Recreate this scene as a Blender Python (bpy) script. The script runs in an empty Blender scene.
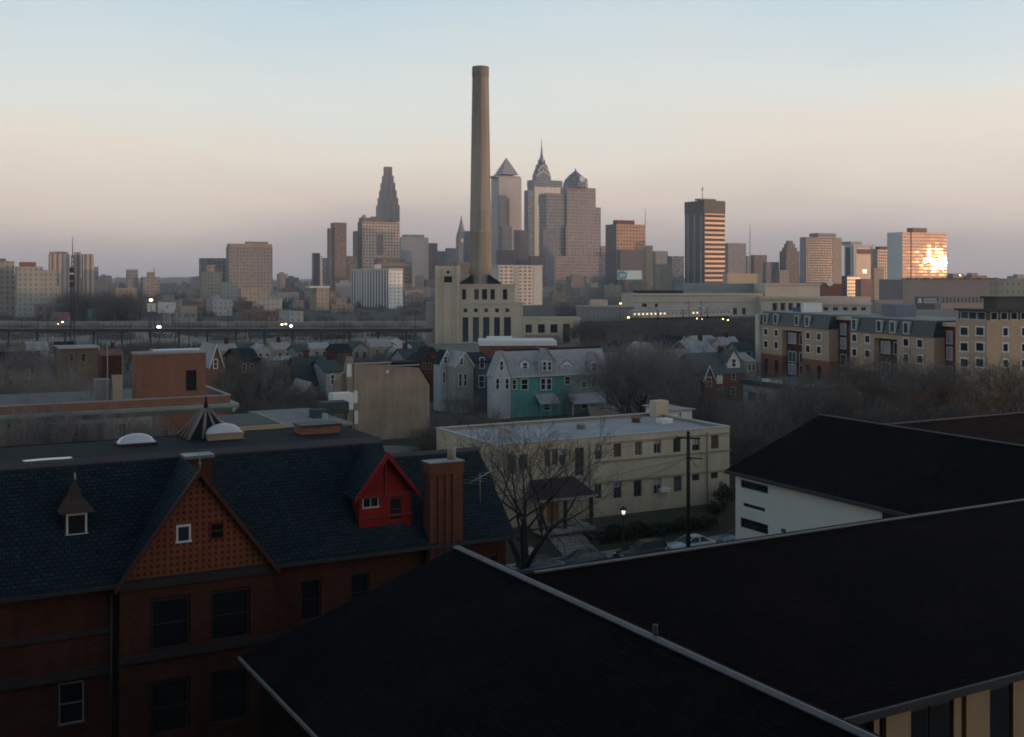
import bpy, math, random
from mathutils import Vector, Matrix

RND = random.Random(11)
SC = bpy.context.scene
COL = SC.collection
# ------------------------------------------------------------------ survey
# camera: 25 m up, level, focal length 1100 px, horizon on row 278 (vertical shift)
F, CX, HY, H = 1100.0, 512.0, 278.0, 25.0
HAZE = 1.0e-4
GRID = 28.0                                   # street grid, degrees to the view


def V(*a):
    return Vector(a)


class Fr:
    """A local frame of one building: x along its front, y into its depth."""
    def __init__(s, ox, oy, deg=GRID, oz=0.0):
        s.o = V(ox, oy, oz)
        s.deg = deg
        s.c, s.s = math.cos(math.radians(deg)), math.sin(math.radians(deg))
        s.M = Matrix.Translation(s.o) @ Matrix.Rotation(math.radians(deg), 4, 'Z')

    @classmethod
    def seen(cls, px, Y, deg=GRID, oz=0.0):
        return cls((px - CX) / F * Y, Y, deg, oz)

    def xat(s, px, y=0.0):
        k = (px - CX) / F
        X0, Y0 = s.o.x - s.s * y, s.o.y + s.c * y
        return (k * Y0 - X0) / (s.c - k * s.s)

    def yat(s, px, x=0.0):
        k = (px - CX) / F
        X0, Y0 = s.o.x + s.c * x, s.o.y + s.s * x
        return (k * Y0 - X0) / (-s.s - k * s.c)

    def zat(s, py, x=0.0, y=0.0):
        return H - (py - HY) / F * (s.o.y + s.s * x + s.c * y) - s.o.z

    def w(s, x, y, z=0.0):
        return s.M @ V(x, y, z)


# ------------------------------------------------------------------ mesh builder
class MB:
    def __init__(s, pre=None):
        s.v, s.f, s.uv, s.m, s.sm = [], [], [], [], []
        s.pre, s.mi = pre, 0

    def face(s, pts, smooth=False, uv=None):
        pts = [V(*p) for p in pts]
        n = V(0, 0, 0)
        for i in range(len(pts)):
            a, b = pts[i], pts[(i + 1) % len(pts)]
            n += V((a.y - b.y) * (a.z + b.z), (a.z - b.z) * (a.x + b.x), (a.x - b.x) * (a.y + b.y))
        if n.length < 1e-12:
            return
        n.normalize()
        t = V(0, 0, 1).cross(n)
        if t.length < 1e-3:
            t = V(1, 0, 0)
        t.normalize()
        b = n.cross(t)
        k = len(s.v)
        for i, p in enumerate(pts):
            s.uv.append(uv[i] if uv else (p.dot(t), p.dot(b)))
            s.v.append(s.pre @ p if s.pre else p)
        s.f.append(tuple(range(k, k + len(pts))))
        s.m.append(s.mi)
        s.sm.append(smooth)

    def box(s, x0, x1, y0, y1, z0, z1, M=None, bottom=True):
        c = [V(x, y, z) for z in (z0, z1) for y in (y0, y1) for x in (x0, x1)]
        if M is not None:
            c = [M @ p for p in c]
        for q in ((0, 1, 5, 4), (1, 3, 7, 5), (3, 2, 6, 7), (2, 0, 4, 6), (4, 5, 7, 6)) + (((2, 3, 1, 0),) if bottom else ()):
            s.face([c[i] for i in q])
        return s

    def prism(s, poly, vec):
        """poly extruded by vec (poly wound so its normal points against vec)."""
        vec = V(*vec)
        a = [V(*p) for p in poly]
        n = V(0, 0, 0)
        for i in range(len(a)):
            n += (a[i] - a[0]).cross(a[(i + 1) % len(a)] - a[0])
        if n.dot(vec) > 0:
            a.reverse()
        b = [p + vec for p in a]
        s.face(a)
        s.face(list(reversed(b)))
        for i in range(len(a)):
            j = (i + 1) % len(a)
            s.face([a[j], a[i], b[i], b[j]])
        return s

    def tube(s, p0, p1, r0, r1=None, n=8, caps=True, smooth=True):
        p0, p1 = V(*p0), V(*p1)
        r1 = r0 if r1 is None else r1
        d = p1 - p0
        if d.length < 1e-6:
            return s
        d.normalize()
        a = d.cross(V(0, 0, 1) if abs(d.z) < .9 else V(1, 0, 0)).normalized()
        b = d.cross(a)
        ring = lambda p, r: [p + (a * math.cos(2 * math.pi * i / n) + b * math.sin(2 * math.pi * i / n)) * r for i in range(n)]
        A, B = ring(p0, r0), ring(p1, r1)
        for i in range(n):
            j = (i + 1) % n
            s.face([A[i], A[j], B[j], B[i]], smooth)
        if caps:
            s.face(list(reversed(A)))
            s.face(B)
        return s

    def lathe(s, cx, cy, prof, n=24, smooth=True, a0=0.0):
        rings = [[V(cx + r * math.cos(a0 + 2 * math.pi * i / n), cy + r * math.sin(a0 + 2 * math.pi * i / n), z) for i in range(n)] for r, z in prof]
        L = 2 * math.pi * max(r for r, _ in prof)
        for (A, B) in zip(rings, rings[1:]):
            for i in range(n):
                j = (i + 1) % n
                s.face([A[i], A[j], B[j], B[i]], smooth, uv=[(L * i / n, A[i].z), (L * (i + 1) / n, A[i].z), (L * (i + 1) / n, B[i].z), (L * i / n, B[i].z)])
        if prof[0][0] > 1e-4:
            s.face(list(reversed(rings[0])))
        if prof[-1][0] > 1e-4:
            s.face(rings[-1])
        return s

    def wall(s, o, u, w, h, openings=(), depth=.15):
        """a wall seen from outside: o lower left corner, u to the right; openings (x0,x1,z0,z1) have real reveals."""
        o, u, z = V(*o), V(*u), V(0, 0, 1)
        inn = -(u.cross(z))
        xs = sorted({0.0, w} | {q for a in openings for q in a[:2]})
        zs = sorted({0.0, h} | {q for a in openings for q in a[2:]})
        xs = [x for x in xs if -1e-6 <= x <= w + 1e-6]
        zs = [q for q in zs if -1e-6 <= q <= h + 1e-6]
        at = lambda x, q, d=0.0: o + u * x + z * q + inn * d
        for x0, x1 in zip(xs, xs[1:]):
            for z0, z1 in zip(zs, zs[1:]):
                mx, mz = (x0 + x1) / 2, (z0 + z1) / 2
                if any(a[0] < mx < a[1] and a[2] < mz < a[3] for a in openings):
                    continue
                s.face([at(x0, z0), at(x1, z0), at(x1, z1), at(x0, z1)])
        for x0, x1, z0, z1 in openings:
            s.face([at(x0, z0), at(x0, z0, depth), at(x0, z1, depth), at(x0, z1)][::-1])
            s.face([at(x1, z0), at(x1, z0, depth), at(x1, z1, depth), at(x1, z1)])
            s.face([at(x0, z0), at(x1, z0), at(x1, z0, depth), at(x0, z0, depth)][::-1])
            s.face([at(x0, z1), at(x1, z1), at(x1, z1, depth), at(x0, z1, depth)])
        return s

    def mesh(s, name, mats):
        me = bpy.data.meshes.new(name)
        me.from_pydata([tuple(p) for p in s.v], [], s.f)
        uvl = me.uv_layers.new(name='UVMap')
        flat = [c for q in s.uv for c in q]
        uvl.data.foreach_set('uv', flat)
        mats = mats if isinstance(mats, (list, tuple)) else [mats]
        for m in mats:
            me.materials.append(m)
        me.polygons.foreach_set('material_index', s.m)
        me.polygons.foreach_set('use_smooth', s.sm)
        me.update()
        if any(s.sm):                           # weld, so smooth faces share normals
            import bmesh
            bm = bmesh.new()
            bm.from_mesh(me)
            bmesh.ops.remove_doubles(bm, verts=bm.verts, dist=1e-4)
            bm.to_mesh(me)
            bm.free()
        return me

    def build(s, name, mats, parent=None):
        return link(name, s.mesh(name, mats), parent)


def link(name, me, parent=None, M=None):
    o = bpy.data.objects.new(name, me)
    COL.objects.link(o)
    if parent is not None:
        o.parent = parent
    if M is not None:
        o.matrix_local = M
    return o


def tag(o, label=None, cat=None, group=None, kind=None):
    if label: o['label'] = label
    if cat: o['category'] = cat
    if group: o['group'] = group
    if kind: o['kind'] = kind
    return o


def thing(name, label, cat, fr=None, loc=None, rz=0.0, group=None):
    o = bpy.data.objects.new(name, None)
    COL.objects.link(o)
    o.empty_display_size = .2
    o.matrix_world = fr.M if fr is not None else Matrix.Translation(V(*loc)) @ Matrix.Rotation(math.radians(rz), 4, 'Z')
    return tag(o, label, cat, group)


KIDS = {}


def copy_tree(o, parent=None):
    c = o.copy()
    COL.objects.link(c)
    if parent is not None:
        ml = o.matrix_local.copy()
        c.parent = parent
        c.matrix_local = ml
    for ch in list(o.children):
        copy_tree(ch, c)
    return c


# ------------------------------------------------------------------ materials
def nmat(name):
    m = bpy.data.materials.new(name)
    m.use_nodes = True
    nt = m.node_tree
    b = nt.nodes['Principled BSDF']
    return m, nt, b


def nd(nt, typ, ins=None, **at):
    n = nt.nodes.new(typ)
    for k, v in at.items():
        setattr(n, k, v)
    for k, v in (ins or {}).items():
        if isinstance(v, bpy.types.NodeSocket):
            nt.links.new(v, n.inputs[k])
        else:
            n.inputs[k].default_value = v
    return n


def mth(nt, op, a, b=None, c=None):
    n = nt.nodes.new('ShaderNodeMath')
    n.operation = op
    for i, v in enumerate((a, b, c)):
        if v is None: continue
        if isinstance(v, bpy.types.NodeSocket): nt.links.new(v, n.inputs[i])
        else: n.inputs[i].default_value = v
    return n.outputs[0]


def mix(nt, fac, a, b, mode='MIX'):
    n = nt.nodes.new('ShaderNodeMix')
    n.data_type = 'RGBA'
    n.blend_type = mode
    for i, v in ((0, fac), (6, a), (7, b)):
        if isinstance(v, bpy.types.NodeSocket): nt.links.new(v, n.inputs[i])
        elif i == 0: n.inputs[0].default_value = v
        else: n.inputs[i].default_value = (*v, 1)
    return n.outputs[2]


def rgb(c):
    return (*c, 1.0)


def weather(nt, col, scale=.35, amt=.35, uv=False):
    """uneven dirt: two octaves of noise in object space, plus faint vertical streaks."""
    tc = nd(nt, 'ShaderNodeTexCoord')
    n1 = nd(nt, 'ShaderNodeTexNoise', {'Vector': tc.outputs['Object'], 'Scale': scale, 'Detail': 6.0, 'Roughness': .65})
    mp = nd(nt, 'ShaderNodeMapping', {'Vector': tc.outputs['Object'], 'Scale': (scale * 5, scale * 5, scale * .35)})
    n2 = nd(nt, 'ShaderNodeTexNoise', {'Vector': mp.outputs[0], 'Scale': 1.0, 'Detail': 3.0})
    v = mth(nt, 'MULTIPLY_ADD', n1.outputs[0], 2 * amt, 1 - amt)
    v2 = mth(nt, 'MULTIPLY_ADD', n2.outputs[0], amt, 1 - amt * .5)
    v = mth(nt, 'MULTIPLY', v, v2)
    g = nd(nt, 'ShaderNodeCombineColor', {0: v, 1: v, 2: v})
    return mix(nt, 1.0, col, g.outputs[0], 'MULTIPLY')


def plain(name, c, rough=.75, amt=.3, scale=.35, metal=0.0, bump=0.0, spec=.5):
    m, nt, b = nmat(name)
    out = weather(nt, c, scale, amt) if amt else None
    if out: nt.links.new(out, b.inputs['Base Color'])
    else: b.inputs['Base Color'].default_value = rgb(c)
    b.inputs['Roughness'].default_value = rough
    b.inputs['Metallic'].default_value = metal
    b.inputs['Specular IOR Level'].default_value = spec
    if bump:
        tc = nd(nt, 'ShaderNodeTexCoord')
        n = nd(nt, 'ShaderNodeTexNoise', {'Vector': tc.outputs['Object'], 'Scale': 6.0, 'Detail': 5.0})
        bp = nd(nt, 'ShaderNodeBump', {'Height': n.outputs[0], 'Strength': bump, 'Distance': .05})
        nt.links.new(bp.outputs[0], b.inputs['Normal'])
    return m


def glassmat(name, c=(.012, .016, .02), rough=.06, spec=.6):
    m, nt, b = nmat(name)
    oi = nd(nt, 'ShaderNodeObjectInfo')
    col = mix(nt, mth(nt, 'MULTIPLY', oi.outputs['Random'], .8), c, tuple(min(1, q * 3 + .01) for q in c))
    nt.links.new(col, b.inputs['Base Color'])
    b.inputs['Roughness'].default_value = rough
    b.inputs['Specular IOR Level'].default_value = spec
    return m


def lamp_mat(name, c, s):
    m, nt, b = nmat(name)
    b.inputs['Base Color'].default_value = rgb(c)
    b.inputs['Emission Color'].default_value = rgb(c)
    b.inputs['Emission Strength'].default_value = s
    return m


def bricks(name, c1, c2, mortar, bw=.22, bh=.075, mo=.012, rough=.85, amt=.35, bump=.5, spec=.3, off=.5, moss=None):
    """courses of bricks, slates or shingles in metres, on the UV map."""
    m, nt, b = nmat(name)
    uv = nd(nt, 'ShaderNodeUVMap')
    br = nd(nt, 'ShaderNodeTexBrick', {'Vector': uv.outputs[0], 'Color1': rgb(c1), 'Color2': rgb(c2), 'Mortar': rgb(mortar), 'Scale': 1.0,
                                       'Mortar Size': mo, 'Mortar Smooth': .3, 'Bias': 0.0, 'Brick Width': bw, 'Row Height': bh}, offset=off)
    bc = br.outputs['Color']
    if moss:                                    # worn and mossy patches, and single odd tabs
        tc = nd(nt, 'ShaderNodeTexCoord')
        n = nd(nt, 'ShaderNodeTexNoise', {'Vector': tc.outputs['Object'], 'Scale': .16, 'Detail': 7.0, 'Roughness': .7})
        r = nd(nt, 'ShaderNodeMapRange', {0: n.outputs[0], 1: .50, 2: .68})
        bc = mix(nt, r.outputs[0], bc, moss)
        sp = nd(nt, 'ShaderNodeSeparateXYZ', {0: uv.outputs[0]})
        cell = nd(nt, 'ShaderNodeCombineXYZ', {0: mth(nt, 'FLOOR', mth(nt, 'DIVIDE', sp.outputs[0], bw)), 1: mth(nt, 'FLOOR', mth(nt, 'DIVIDE', sp.outputs[1], bh))})
        wn = nd(nt, 'ShaderNodeTexWhiteNoise', {'Vector': cell.outputs[0]}, noise_dimensions='3D')
        k = mth(nt, 'MULTIPLY_ADD', wn.outputs['Value'], .4, .8)
        bc = mix(nt, 1.0, bc, nd(nt, 'ShaderNodeCombineColor', {0: k, 1: k, 2: k}).outputs[0], 'MULTIPLY')
    out = weather(nt, bc, .4, amt)
    nt.links.new(out, b.inputs['Base Color'])
    b.inputs['Roughness'].default_value = rough
    b.inputs['Specular IOR Level'].default_value = spec
    if bump:
        bp = nd(nt, 'ShaderNodeBump', {'Height': br.outputs['Fac'], 'Strength': bump, 'Distance': .03 if moss else .01}, invert=True)
        nt.links.new(bp.outputs[0], b.inputs['Normal'])
    return m


def winmat(name, wall, glass, sx, sz, wf=.5, hf=.5, gr=.45, wr=.8, metal=0.0, amt=.25, blind=.25, tilt=0.0, blindc=(.3, .28, .25), u0=0.0, v0=0.0, grp=1.0):
    """far facade: window grid on the UV map in metres (sx bay, sz storey); each pane has its own tone and a slight tilt."""
    m, nt, b = nmat(name)
    uv = nd(nt, 'ShaderNodeUVMap')
    sp = nd(nt, 'ShaderNodeSeparateXYZ', {0: uv.outputs[0]})
    u = mth(nt, 'DIVIDE', mth(nt, 'ADD', sp.outputs[0], u0), sx)
    v = mth(nt, 'DIVIDE', mth(nt, 'ADD', sp.outputs[1], v0), sz)
    fu = mth(nt, 'ABSOLUTE', mth(nt, 'SUBTRACT', mth(nt, 'FRACT', u), .5))
    fv = mth(nt, 'ABSOLUTE', mth(nt, 'SUBTRACT', mth(nt, 'FRACT', v), .5))
    mask = mth(nt, 'MULTIPLY', mth(nt, 'LESS_THAN', fu, wf / 2 if wf < 1 else 2), mth(nt, 'LESS_THAN', fv, hf / 2 if hf < 1 else 2))
    cell = nd(nt, 'ShaderNodeCombineXYZ', {0: mth(nt, 'FLOOR', u), 1: mth(nt, 'FLOOR', v), 2: 3.7})
    wn = nd(nt, 'ShaderNodeTexWhiteNoise', {'Vector': cell.outputs[0]}, noise_dimensions='3D')
    gl = mix(nt, mth(nt, 'MULTIPLY', mth(nt, 'GREATER_THAN', wn.outputs['Value'], 1 - blind), .7), glass, blindc)
    wl = weather(nt, wall, .03, amt)
    nt.links.new(mix(nt, mask, wl, gl), b.inputs['Base Color'])
    nt.links.new(mth(nt, 'MULTIPLY_ADD', mask, gr - wr, wr), b.inputs['Roughness'])
    nt.links.new(mth(nt, 'MULTIPLY', mask, metal), b.inputs['Metallic'])
    if tilt:
        g = nd(nt, 'ShaderNodeNewGeometry')
        c2 = nd(nt, 'ShaderNodeCombineXYZ', {0: mth(nt, 'FLOOR', mth(nt, 'DIVIDE', u, grp)), 1: mth(nt, 'FLOOR', v), 2: 9.1})
        w2 = nd(nt, 'ShaderNodeTexWhiteNoise', {'Vector': c2.outputs[0]}, noise_dimensions='3D')
        d = nd(nt, 'ShaderNodeVectorMath', {0: w2.outputs['Color'], 1: (.5, .5, .5)}, operation='SUBTRACT')
        d = nd(nt, 'ShaderNodeVectorMath', {0: d.outputs[0], 'Scale': mth(nt, 'MULTIPLY', mask, tilt)}, operation='SCALE')
        s = nd(nt, 'ShaderNodeVectorMath', {0: g.outputs['Normal'], 1: d.outputs[0]}, operation='ADD')
        s = nd(nt, 'ShaderNodeVectorMath', {0: s.outputs[0]}, operation='NORMALIZE')
        nt.links.new(s.outputs[0], b.inputs['Normal'])
    return m


# ------------------------------------------------------------------ windows and roofs
WCACHE = {}


def window(parent, o, u, w, h, fm, pm, fw=.08, proud=.05, deep=.1, mull='h', name='window'):
    """one window: a frame (with sill and bar) and its pane as a sub-part, at point o = middle of its lower edge on the wall."""
    key = (round(w, 2), round(h, 2), fm.name, pm.name, fw, proud, deep, mull, name)
    if key not in WCACHE:
        a = MB()
        a.box(-w / 2 - fw, -w / 2, -proud, deep, 0, h)
        a.box(w / 2, w / 2 + fw, -proud, deep, 0, h)
        a.box(-w / 2 - fw, w / 2 + fw, -proud, deep, h, h + fw * 1.2)
        a.box(-w / 2 - fw * 1.4, w / 2 + fw * 1.4, -proud - .05, deep, -fw, 0)
        m0, m1 = (deep * .1, deep * .7) if deep > .05 else (-proud * .9, 0)
        if 'h' in mull: a.box(-w / 2, w / 2, m0, m1, h * .5 - fw * .3, h * .5 + fw * .3)
        if 'v' in mull: a.box(-fw * .3, fw * .3, m0 - .002, m1 + .002, 0, h)
        p = MB()
        if deep > .05: p.box(-w / 2, w / 2, deep * .72, deep * .98, 0, h)
        else: p.box(-w / 2, w / 2, -proud * .5, .01, 0, h)
        WCACHE[key] = (a.mesh(name, fm), p.mesh('pane', pm))
    u = V(*u)
    inn = -(u.cross(V(0, 0, 1)))
    M = Matrix(((u.x, inn.x, 0, o[0]), (u.y, inn.y, 0, o[1]), (u.z, inn.z, 1, o[2]), (0, 0, 0, 1)))
    f = link(name, WCACHE[key][0], parent, M)
    link('pane', WCACHE[key][1], f)
    return f


FRONT, LEFT, RIGHT = (1, 0, 0), (0, -1, 0), (0, 1, 0)


def gable_roof(mb, x0, x1, y0, y1, ze, zr, axis='x', ov=.35, t=.16):
    if axis == 'x':
        ym = (y0 + y1) / 2
        k = (zr - ze) / (ym - y0)
        for a, sgn in ((y0, -1), (y1, 1)):
            e = a + sgn * ov
            mb.prism([(x0 - ov, e, ze - k * ov), (x1 + ov, e, ze - k * ov), (x1 + ov, ym, zr), (x0 - ov, ym, zr)], (0, 0, t))
    else:
        xm = (x0 + x1) / 2
        k = (zr - ze) / (xm - x0)
        for a, sgn in ((x0, -1), (x1, 1)):
            e = a + sgn * ov
            mb.prism([(e, y0 - ov, ze - k * ov), (e, y1 + ov, ze - k * ov), (xm, y1 + ov, zr), (xm, y0 - ov, zr)], (0, 0, t))
    return mb


def gable_walls(mb, x0, x1, y0, y1, ze, zr, axis='x', z0=0.0):
    mb.wall((x0, y0, z0), FRONT, x1 - x0, ze - z0)
    mb.wall((x1, y1, z0), (-1, 0, 0), x1 - x0, ze - z0)
    mb.wall((x0, y1, z0), LEFT, y1 - y0, ze - z0)
    mb.wall((x1, y0, z0), RIGHT, y1 - y0, ze - z0)
    if axis == 'x':
        ym = (y0 + y1) / 2
        mb.face([(x0, y1, ze), (x0, y0, ze), (x0, ym, zr)])
        mb.face([(x1, y0, ze), (x1, y1, ze), (x1, ym, zr)])
    else:
        xm = (x0 + x1) / 2
        mb.face([(x0, y0, ze), (x1, y0, ze), (xm, y0, zr)])
        mb.face([(x1, y1, ze), (x0, y1, ze), (xm, y1, zr)])
    return mb


def parapet(mb, x0, x1, y0, y1, z0, z1, t=.3):
    mb.box(x0, x1, y0, y0 + t, z0, z1)
    mb.box(x0, x1, y1 - t, y1, z0, z1)
    mb.box(x0, x0 + t, y0 + t, y1 - t, z0, z1)
    mb.box(x1 - t, x1, y0 + t, y1 - t, z0, z1)
    return mb


# ------------------------------------------------------------------ common materials
M = {}
M['glass'] = glassmat('window_glass')
M['glass_blue'] = glassmat('bluish_glass', (.02, .035, .045))
M['glass_deep'] = glassmat('deep_glass', (.006, .008, .01), .1)
M['white'] = plain('white_paint', (.72, .72, .68), .6, .15)
M['offwhite'] = plain('aged_white_paint', (.55, .54, .48), .7, .25)
M['cream'] = plain('cream_stucco', (.56, .468, .325), .85, .32)
M['cream_trim'] = plain('cream_trim', (.32, .27, .20), .8, .2)
M['stone'] = plain('brown_stone', (.036, .029, .026), .85, .35)
M['limestone'] = plain('limestone', (.50, .43, .325), .85, .25, .15)
M['tan_wall'] = plain('tan_stucco_wall', (.31, .24, .17), .9, .55, .3)
M['grey_roof'] = plain('pale_grey_roofing', (.31, .315, .32), .8, .35, .3)
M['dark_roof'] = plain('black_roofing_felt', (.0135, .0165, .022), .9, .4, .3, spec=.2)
M['slate'] = bricks('blue_grey_slate', (.019, .037, .048), (.014, .028, .037), (.0045, .008, .011), .34, .24, .03, .8, .4, .8, .12, moss=(.021, .034, .039))
M['slate_grey'] = bricks('grey_slate', (.42, .425, .43), (.35, .355, .36), (.22, .22, .225), .3, .22, .02, .8, .3, .4)
M['slate_green'] = bricks('greenish_slate', (.055, .085, .082), (.04, .065, .064), (.02, .03, .03), .3, .22, .02, .8, .3, .4)
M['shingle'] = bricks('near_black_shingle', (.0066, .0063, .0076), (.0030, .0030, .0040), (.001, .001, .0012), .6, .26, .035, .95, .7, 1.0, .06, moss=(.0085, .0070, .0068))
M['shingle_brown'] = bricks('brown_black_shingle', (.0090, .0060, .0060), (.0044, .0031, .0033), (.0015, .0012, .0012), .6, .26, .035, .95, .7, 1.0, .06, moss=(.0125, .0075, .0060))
M['shingle_red'] = bricks('reddish_shingle', (.030, .014, .012), (.020, .010, .009), (.01, .006, .005), .5, .2, .02, .95, .5, .4, .08, moss=(.036, .015, .011))
M['brick'] = bricks('dark_red_brick', (.115, .028, .014), (.07, .018, .010), (.045, .026, .019), amt=.8)
M['brick_orange'] = bricks('orange_red_brick', (.30, .115, .065), (.23, .085, .05), (.22, .15, .11), amt=.35)
M['brick_red'] = bricks('red_brick', (.25, .07, .04), (.19, .05, .035), (.13, .09, .07), amt=.35)
M['red_paint'] = bricks('red_painted_boards', (.33, .011, .009), (.24, .009, .008), (.09, .005, .004), 2.7, .17, .016, .65, .5, .6, .25)
M['red_dark'] = plain('dark_red_trim', (.16, .008, .008), .6, .2)
M['metal'] = plain('dull_metal', (.22, .23, .25), .45, .2, metal=.7)
M['ridge'] = plain('ridge_metal', (.115, .108, .108), .55, .6, 2.2)
M['dark_metal'] = plain('dark_steel', (.028, .03, .033), .6, .2)
M['wood_dark'] = plain('dark_creosoted_wood', (.022, .018, .015), .9, .3)
M['concrete'] = plain('pale_concrete', (.33, .31, .29), .9, .3, .2)
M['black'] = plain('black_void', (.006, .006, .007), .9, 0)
M['asphalt'] = plain('asphalt', (.05, .05, .053), .9, .25, .4)
M['bark'] = plain('grey_brown_bark', (.060, .050, .043), .95, .25, 1.5)
M['bark_dark'] = plain('dark_bark', (.024, .02, .018), .95, .25, 1.5)
M['twig'] = plain('bare_twigs', (.135, .117, .102), .95, .3, .7)
M['twig_grey'] = plain('grey_bare_twigs', (.21, .19, .172), .95, .3, .7)
M['twig_pale'] = plain('pale_bare_twigs', (.25, .22, .205), .95, .3, .7)
M['twig_dark'] = plain('dark_bare_twigs', (.105, .092, .083), .95, .3, .7)
M['twig_rust'] = plain('rusty_twigs', (.15, .095, .060), .95, .4, .7)
M['leaf_rust'] = plain('rust_leaves', (.22, .075, .02), .9, .4, 1.0)
M['leaf_green'] = plain('evergreen_leaves', (.030, .048, .022), .9, .4, 1.0)
# ------------------------------------------------------------------ light, sky, camera
SUN_H = V(.975, -.222, 0).normalized()       # low behind the right shoulder
SUN_EL = math.radians(0.85)
sd = V(SUN_H.x * math.cos(SUN_EL), SUN_H.y * math.cos(SUN_EL), math.sin(SUN_EL))


def world():
    w = bpy.data.worlds.new('World')
    SC.world = w
    w.use_nodes = True
    nt = w.node_tree
    bg = nt.nodes['Background']
    sky = nd(nt, 'ShaderNodeTexSky', sky_type='NISHITA', sun_disc=False)
    sky.sun_elevation = SUN_EL
    sky.sun_rotation = math.atan2(sd.x, sd.y)
    tc = nd(nt, 'ShaderNodeTexCoord')
    sp = nd(nt, 'ShaderNodeSeparateXYZ', {0: tc.outputs['Generated']})
    # thin high cloud banks tint the evening sky: a ramp on elevation with a little slow noise
    mp = nd(nt, 'ShaderNodeMapping', {'Vector': tc.outputs['Generated'], 'Scale': (2.2, 2.2, 9.0)})
    nz = nd(nt, 'ShaderNodeTexNoise', {'Vector': mp.outputs[0], 'Scale': 1.3, 'Detail': 4.0, 'Roughness': .5})
    el = mth(nt, 'ADD', sp.outputs[2], mth(nt, 'MULTIPLY_ADD', nz.outputs[0], .11, -.055))
    rp = nt.nodes.new('ShaderNodeValToRGB')
    nt.links.new(el, rp.inputs[0])
    cr = rp.color_ramp
    stops = [(0.0, (.38, .38, .43)), (.036, (.57, .515, .52)), (.072, (.78, .675, .615)), (.112, (.85, .785, .70)), (.155, (.775, .81, .785)),
             (.25, (.56, .71, .795)), (.36, (.34, .48, .60)), (.55, (.15, .23, .32)), (1.0, (.08, .125, .19))]
    while len(cr.elements) < len(stops):
        cr.elements.new(.5)
    for e, (p, c) in zip(cr.elements, stops):
        e.position = p
        e.color = rgb(c)
    # faint peach wisps low in the sky
    mp2 = nd(nt, 'ShaderNodeMapping', {'Vector': tc.outputs['Generated'], 'Scale': (1.6, 1.6, 13.0), 'Rotation': (0.0, .12, 0.0)})
    nz2 = nd(nt, 'ShaderNodeTexNoise', {'Vector': mp2.outputs[0], 'Scale': 1.7, 'Detail': 5.0, 'Roughness': .55})
    wf_ = nd(nt, 'ShaderNodeMapRange', {0: nz2.outputs[0], 1: .46, 2: .72})
    bd = nd(nt, 'ShaderNodeMapRange', {0: mth(nt, 'ABSOLUTE', mth(nt, 'SUBTRACT', sp.outputs[2], .105)), 1: .07, 2: .0})
    wisp = mth(nt, 'MULTIPLY', mth(nt, 'MULTIPLY', wf_.outputs[0], bd.outputs[0]), .65)
    # sunset glow round the sun, behind the camera
    dt = nd(nt, 'ShaderNodeVectorMath', {0: tc.outputs['Generated'], 1: tuple(V(sd.x, sd.y, .06).normalized())}, operation='DOT_PRODUCT')
    gl = mth(nt, 'POWER', mth(nt, 'MAXIMUM', mth(nt, 'MULTIPLY_ADD', dt.outputs['Value'], .5, .5), 0), 6.5)
    low = mth(nt, 'POWER', mth(nt, 'SUBTRACT', 1.0, mth(nt, 'MINIMUM', mth(nt, 'ABSOLUTE', sp.outputs[2]), 1.0)), 3.0)
    glow = mix(nt, mth(nt, 'MULTIPLY', gl, low), (0, 0, 0), (1.68, 1.44, 1.24))
    a = mix(nt, 1.0, mix(nt, wisp, rp.outputs[0], (.93, .74, .62)), glow, 'ADD')
    sk = nd(nt, 'ShaderNodeVectorMath', {0: sky.outputs[0], 'Scale': .06}, operation='SCALE')
    out = mix(nt, 1.0, a, sk.outputs[0], 'ADD')
    nt.links.new(out, bg.inputs['Color'])
    bg.inputs['Strength'].default_value = .95


world()
sl = bpy.data.lights.new('sun', 'SUN')
sl.energy = 2.0
sl.angle = math.radians(.5)
sl.color = (1.0, .56, .30)
so = bpy.data.objects.new('sun', sl)
COL.objects.link(so)
so.rotation_euler = sd.to_track_quat('Z', 'Y').to_euler()

cd = bpy.data.cameras.new('camera')
cam = bpy.data.objects.new('camera', cd)
COL.objects.link(cam)
cam.location = (0, 0, H)
cam.rotation_euler = (math.pi / 2, 0, 0)
cd.sensor_fit = 'HORIZONTAL'
cd.sensor_width = 36.0
cd.lens = 36.0 * F / 1024.0
cd.shift_y = -(737 / 2 - HY) / 1024.0
cd.clip_start = .5
cd.clip_end = 30000
SC.camera = cam
SC.view_settings.view_transform = 'Standard'
SC.view_settings.look = 'None'
SC.view_settings.exposure = 0.0
SC.view_settings.gamma = 1.0
SC.view_settings.use_curve_mapping = False
SC.cycles.max_bounces = 6
SC.cycles.diffuse_bounces = 3
SC.cycles.glossy_bounces = 2
SC.cycles.volume_bounces = 1
SC.cycles.transmission_bounces = 2
SC.cycles.use_denoising = True
SC.cycles.sample_clamp_indirect = 4.0
SC.cycles.filter_width = 1.8
SC.cycles.caustics_reflective = False
SC.cycles.caustics_refractive = False

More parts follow.
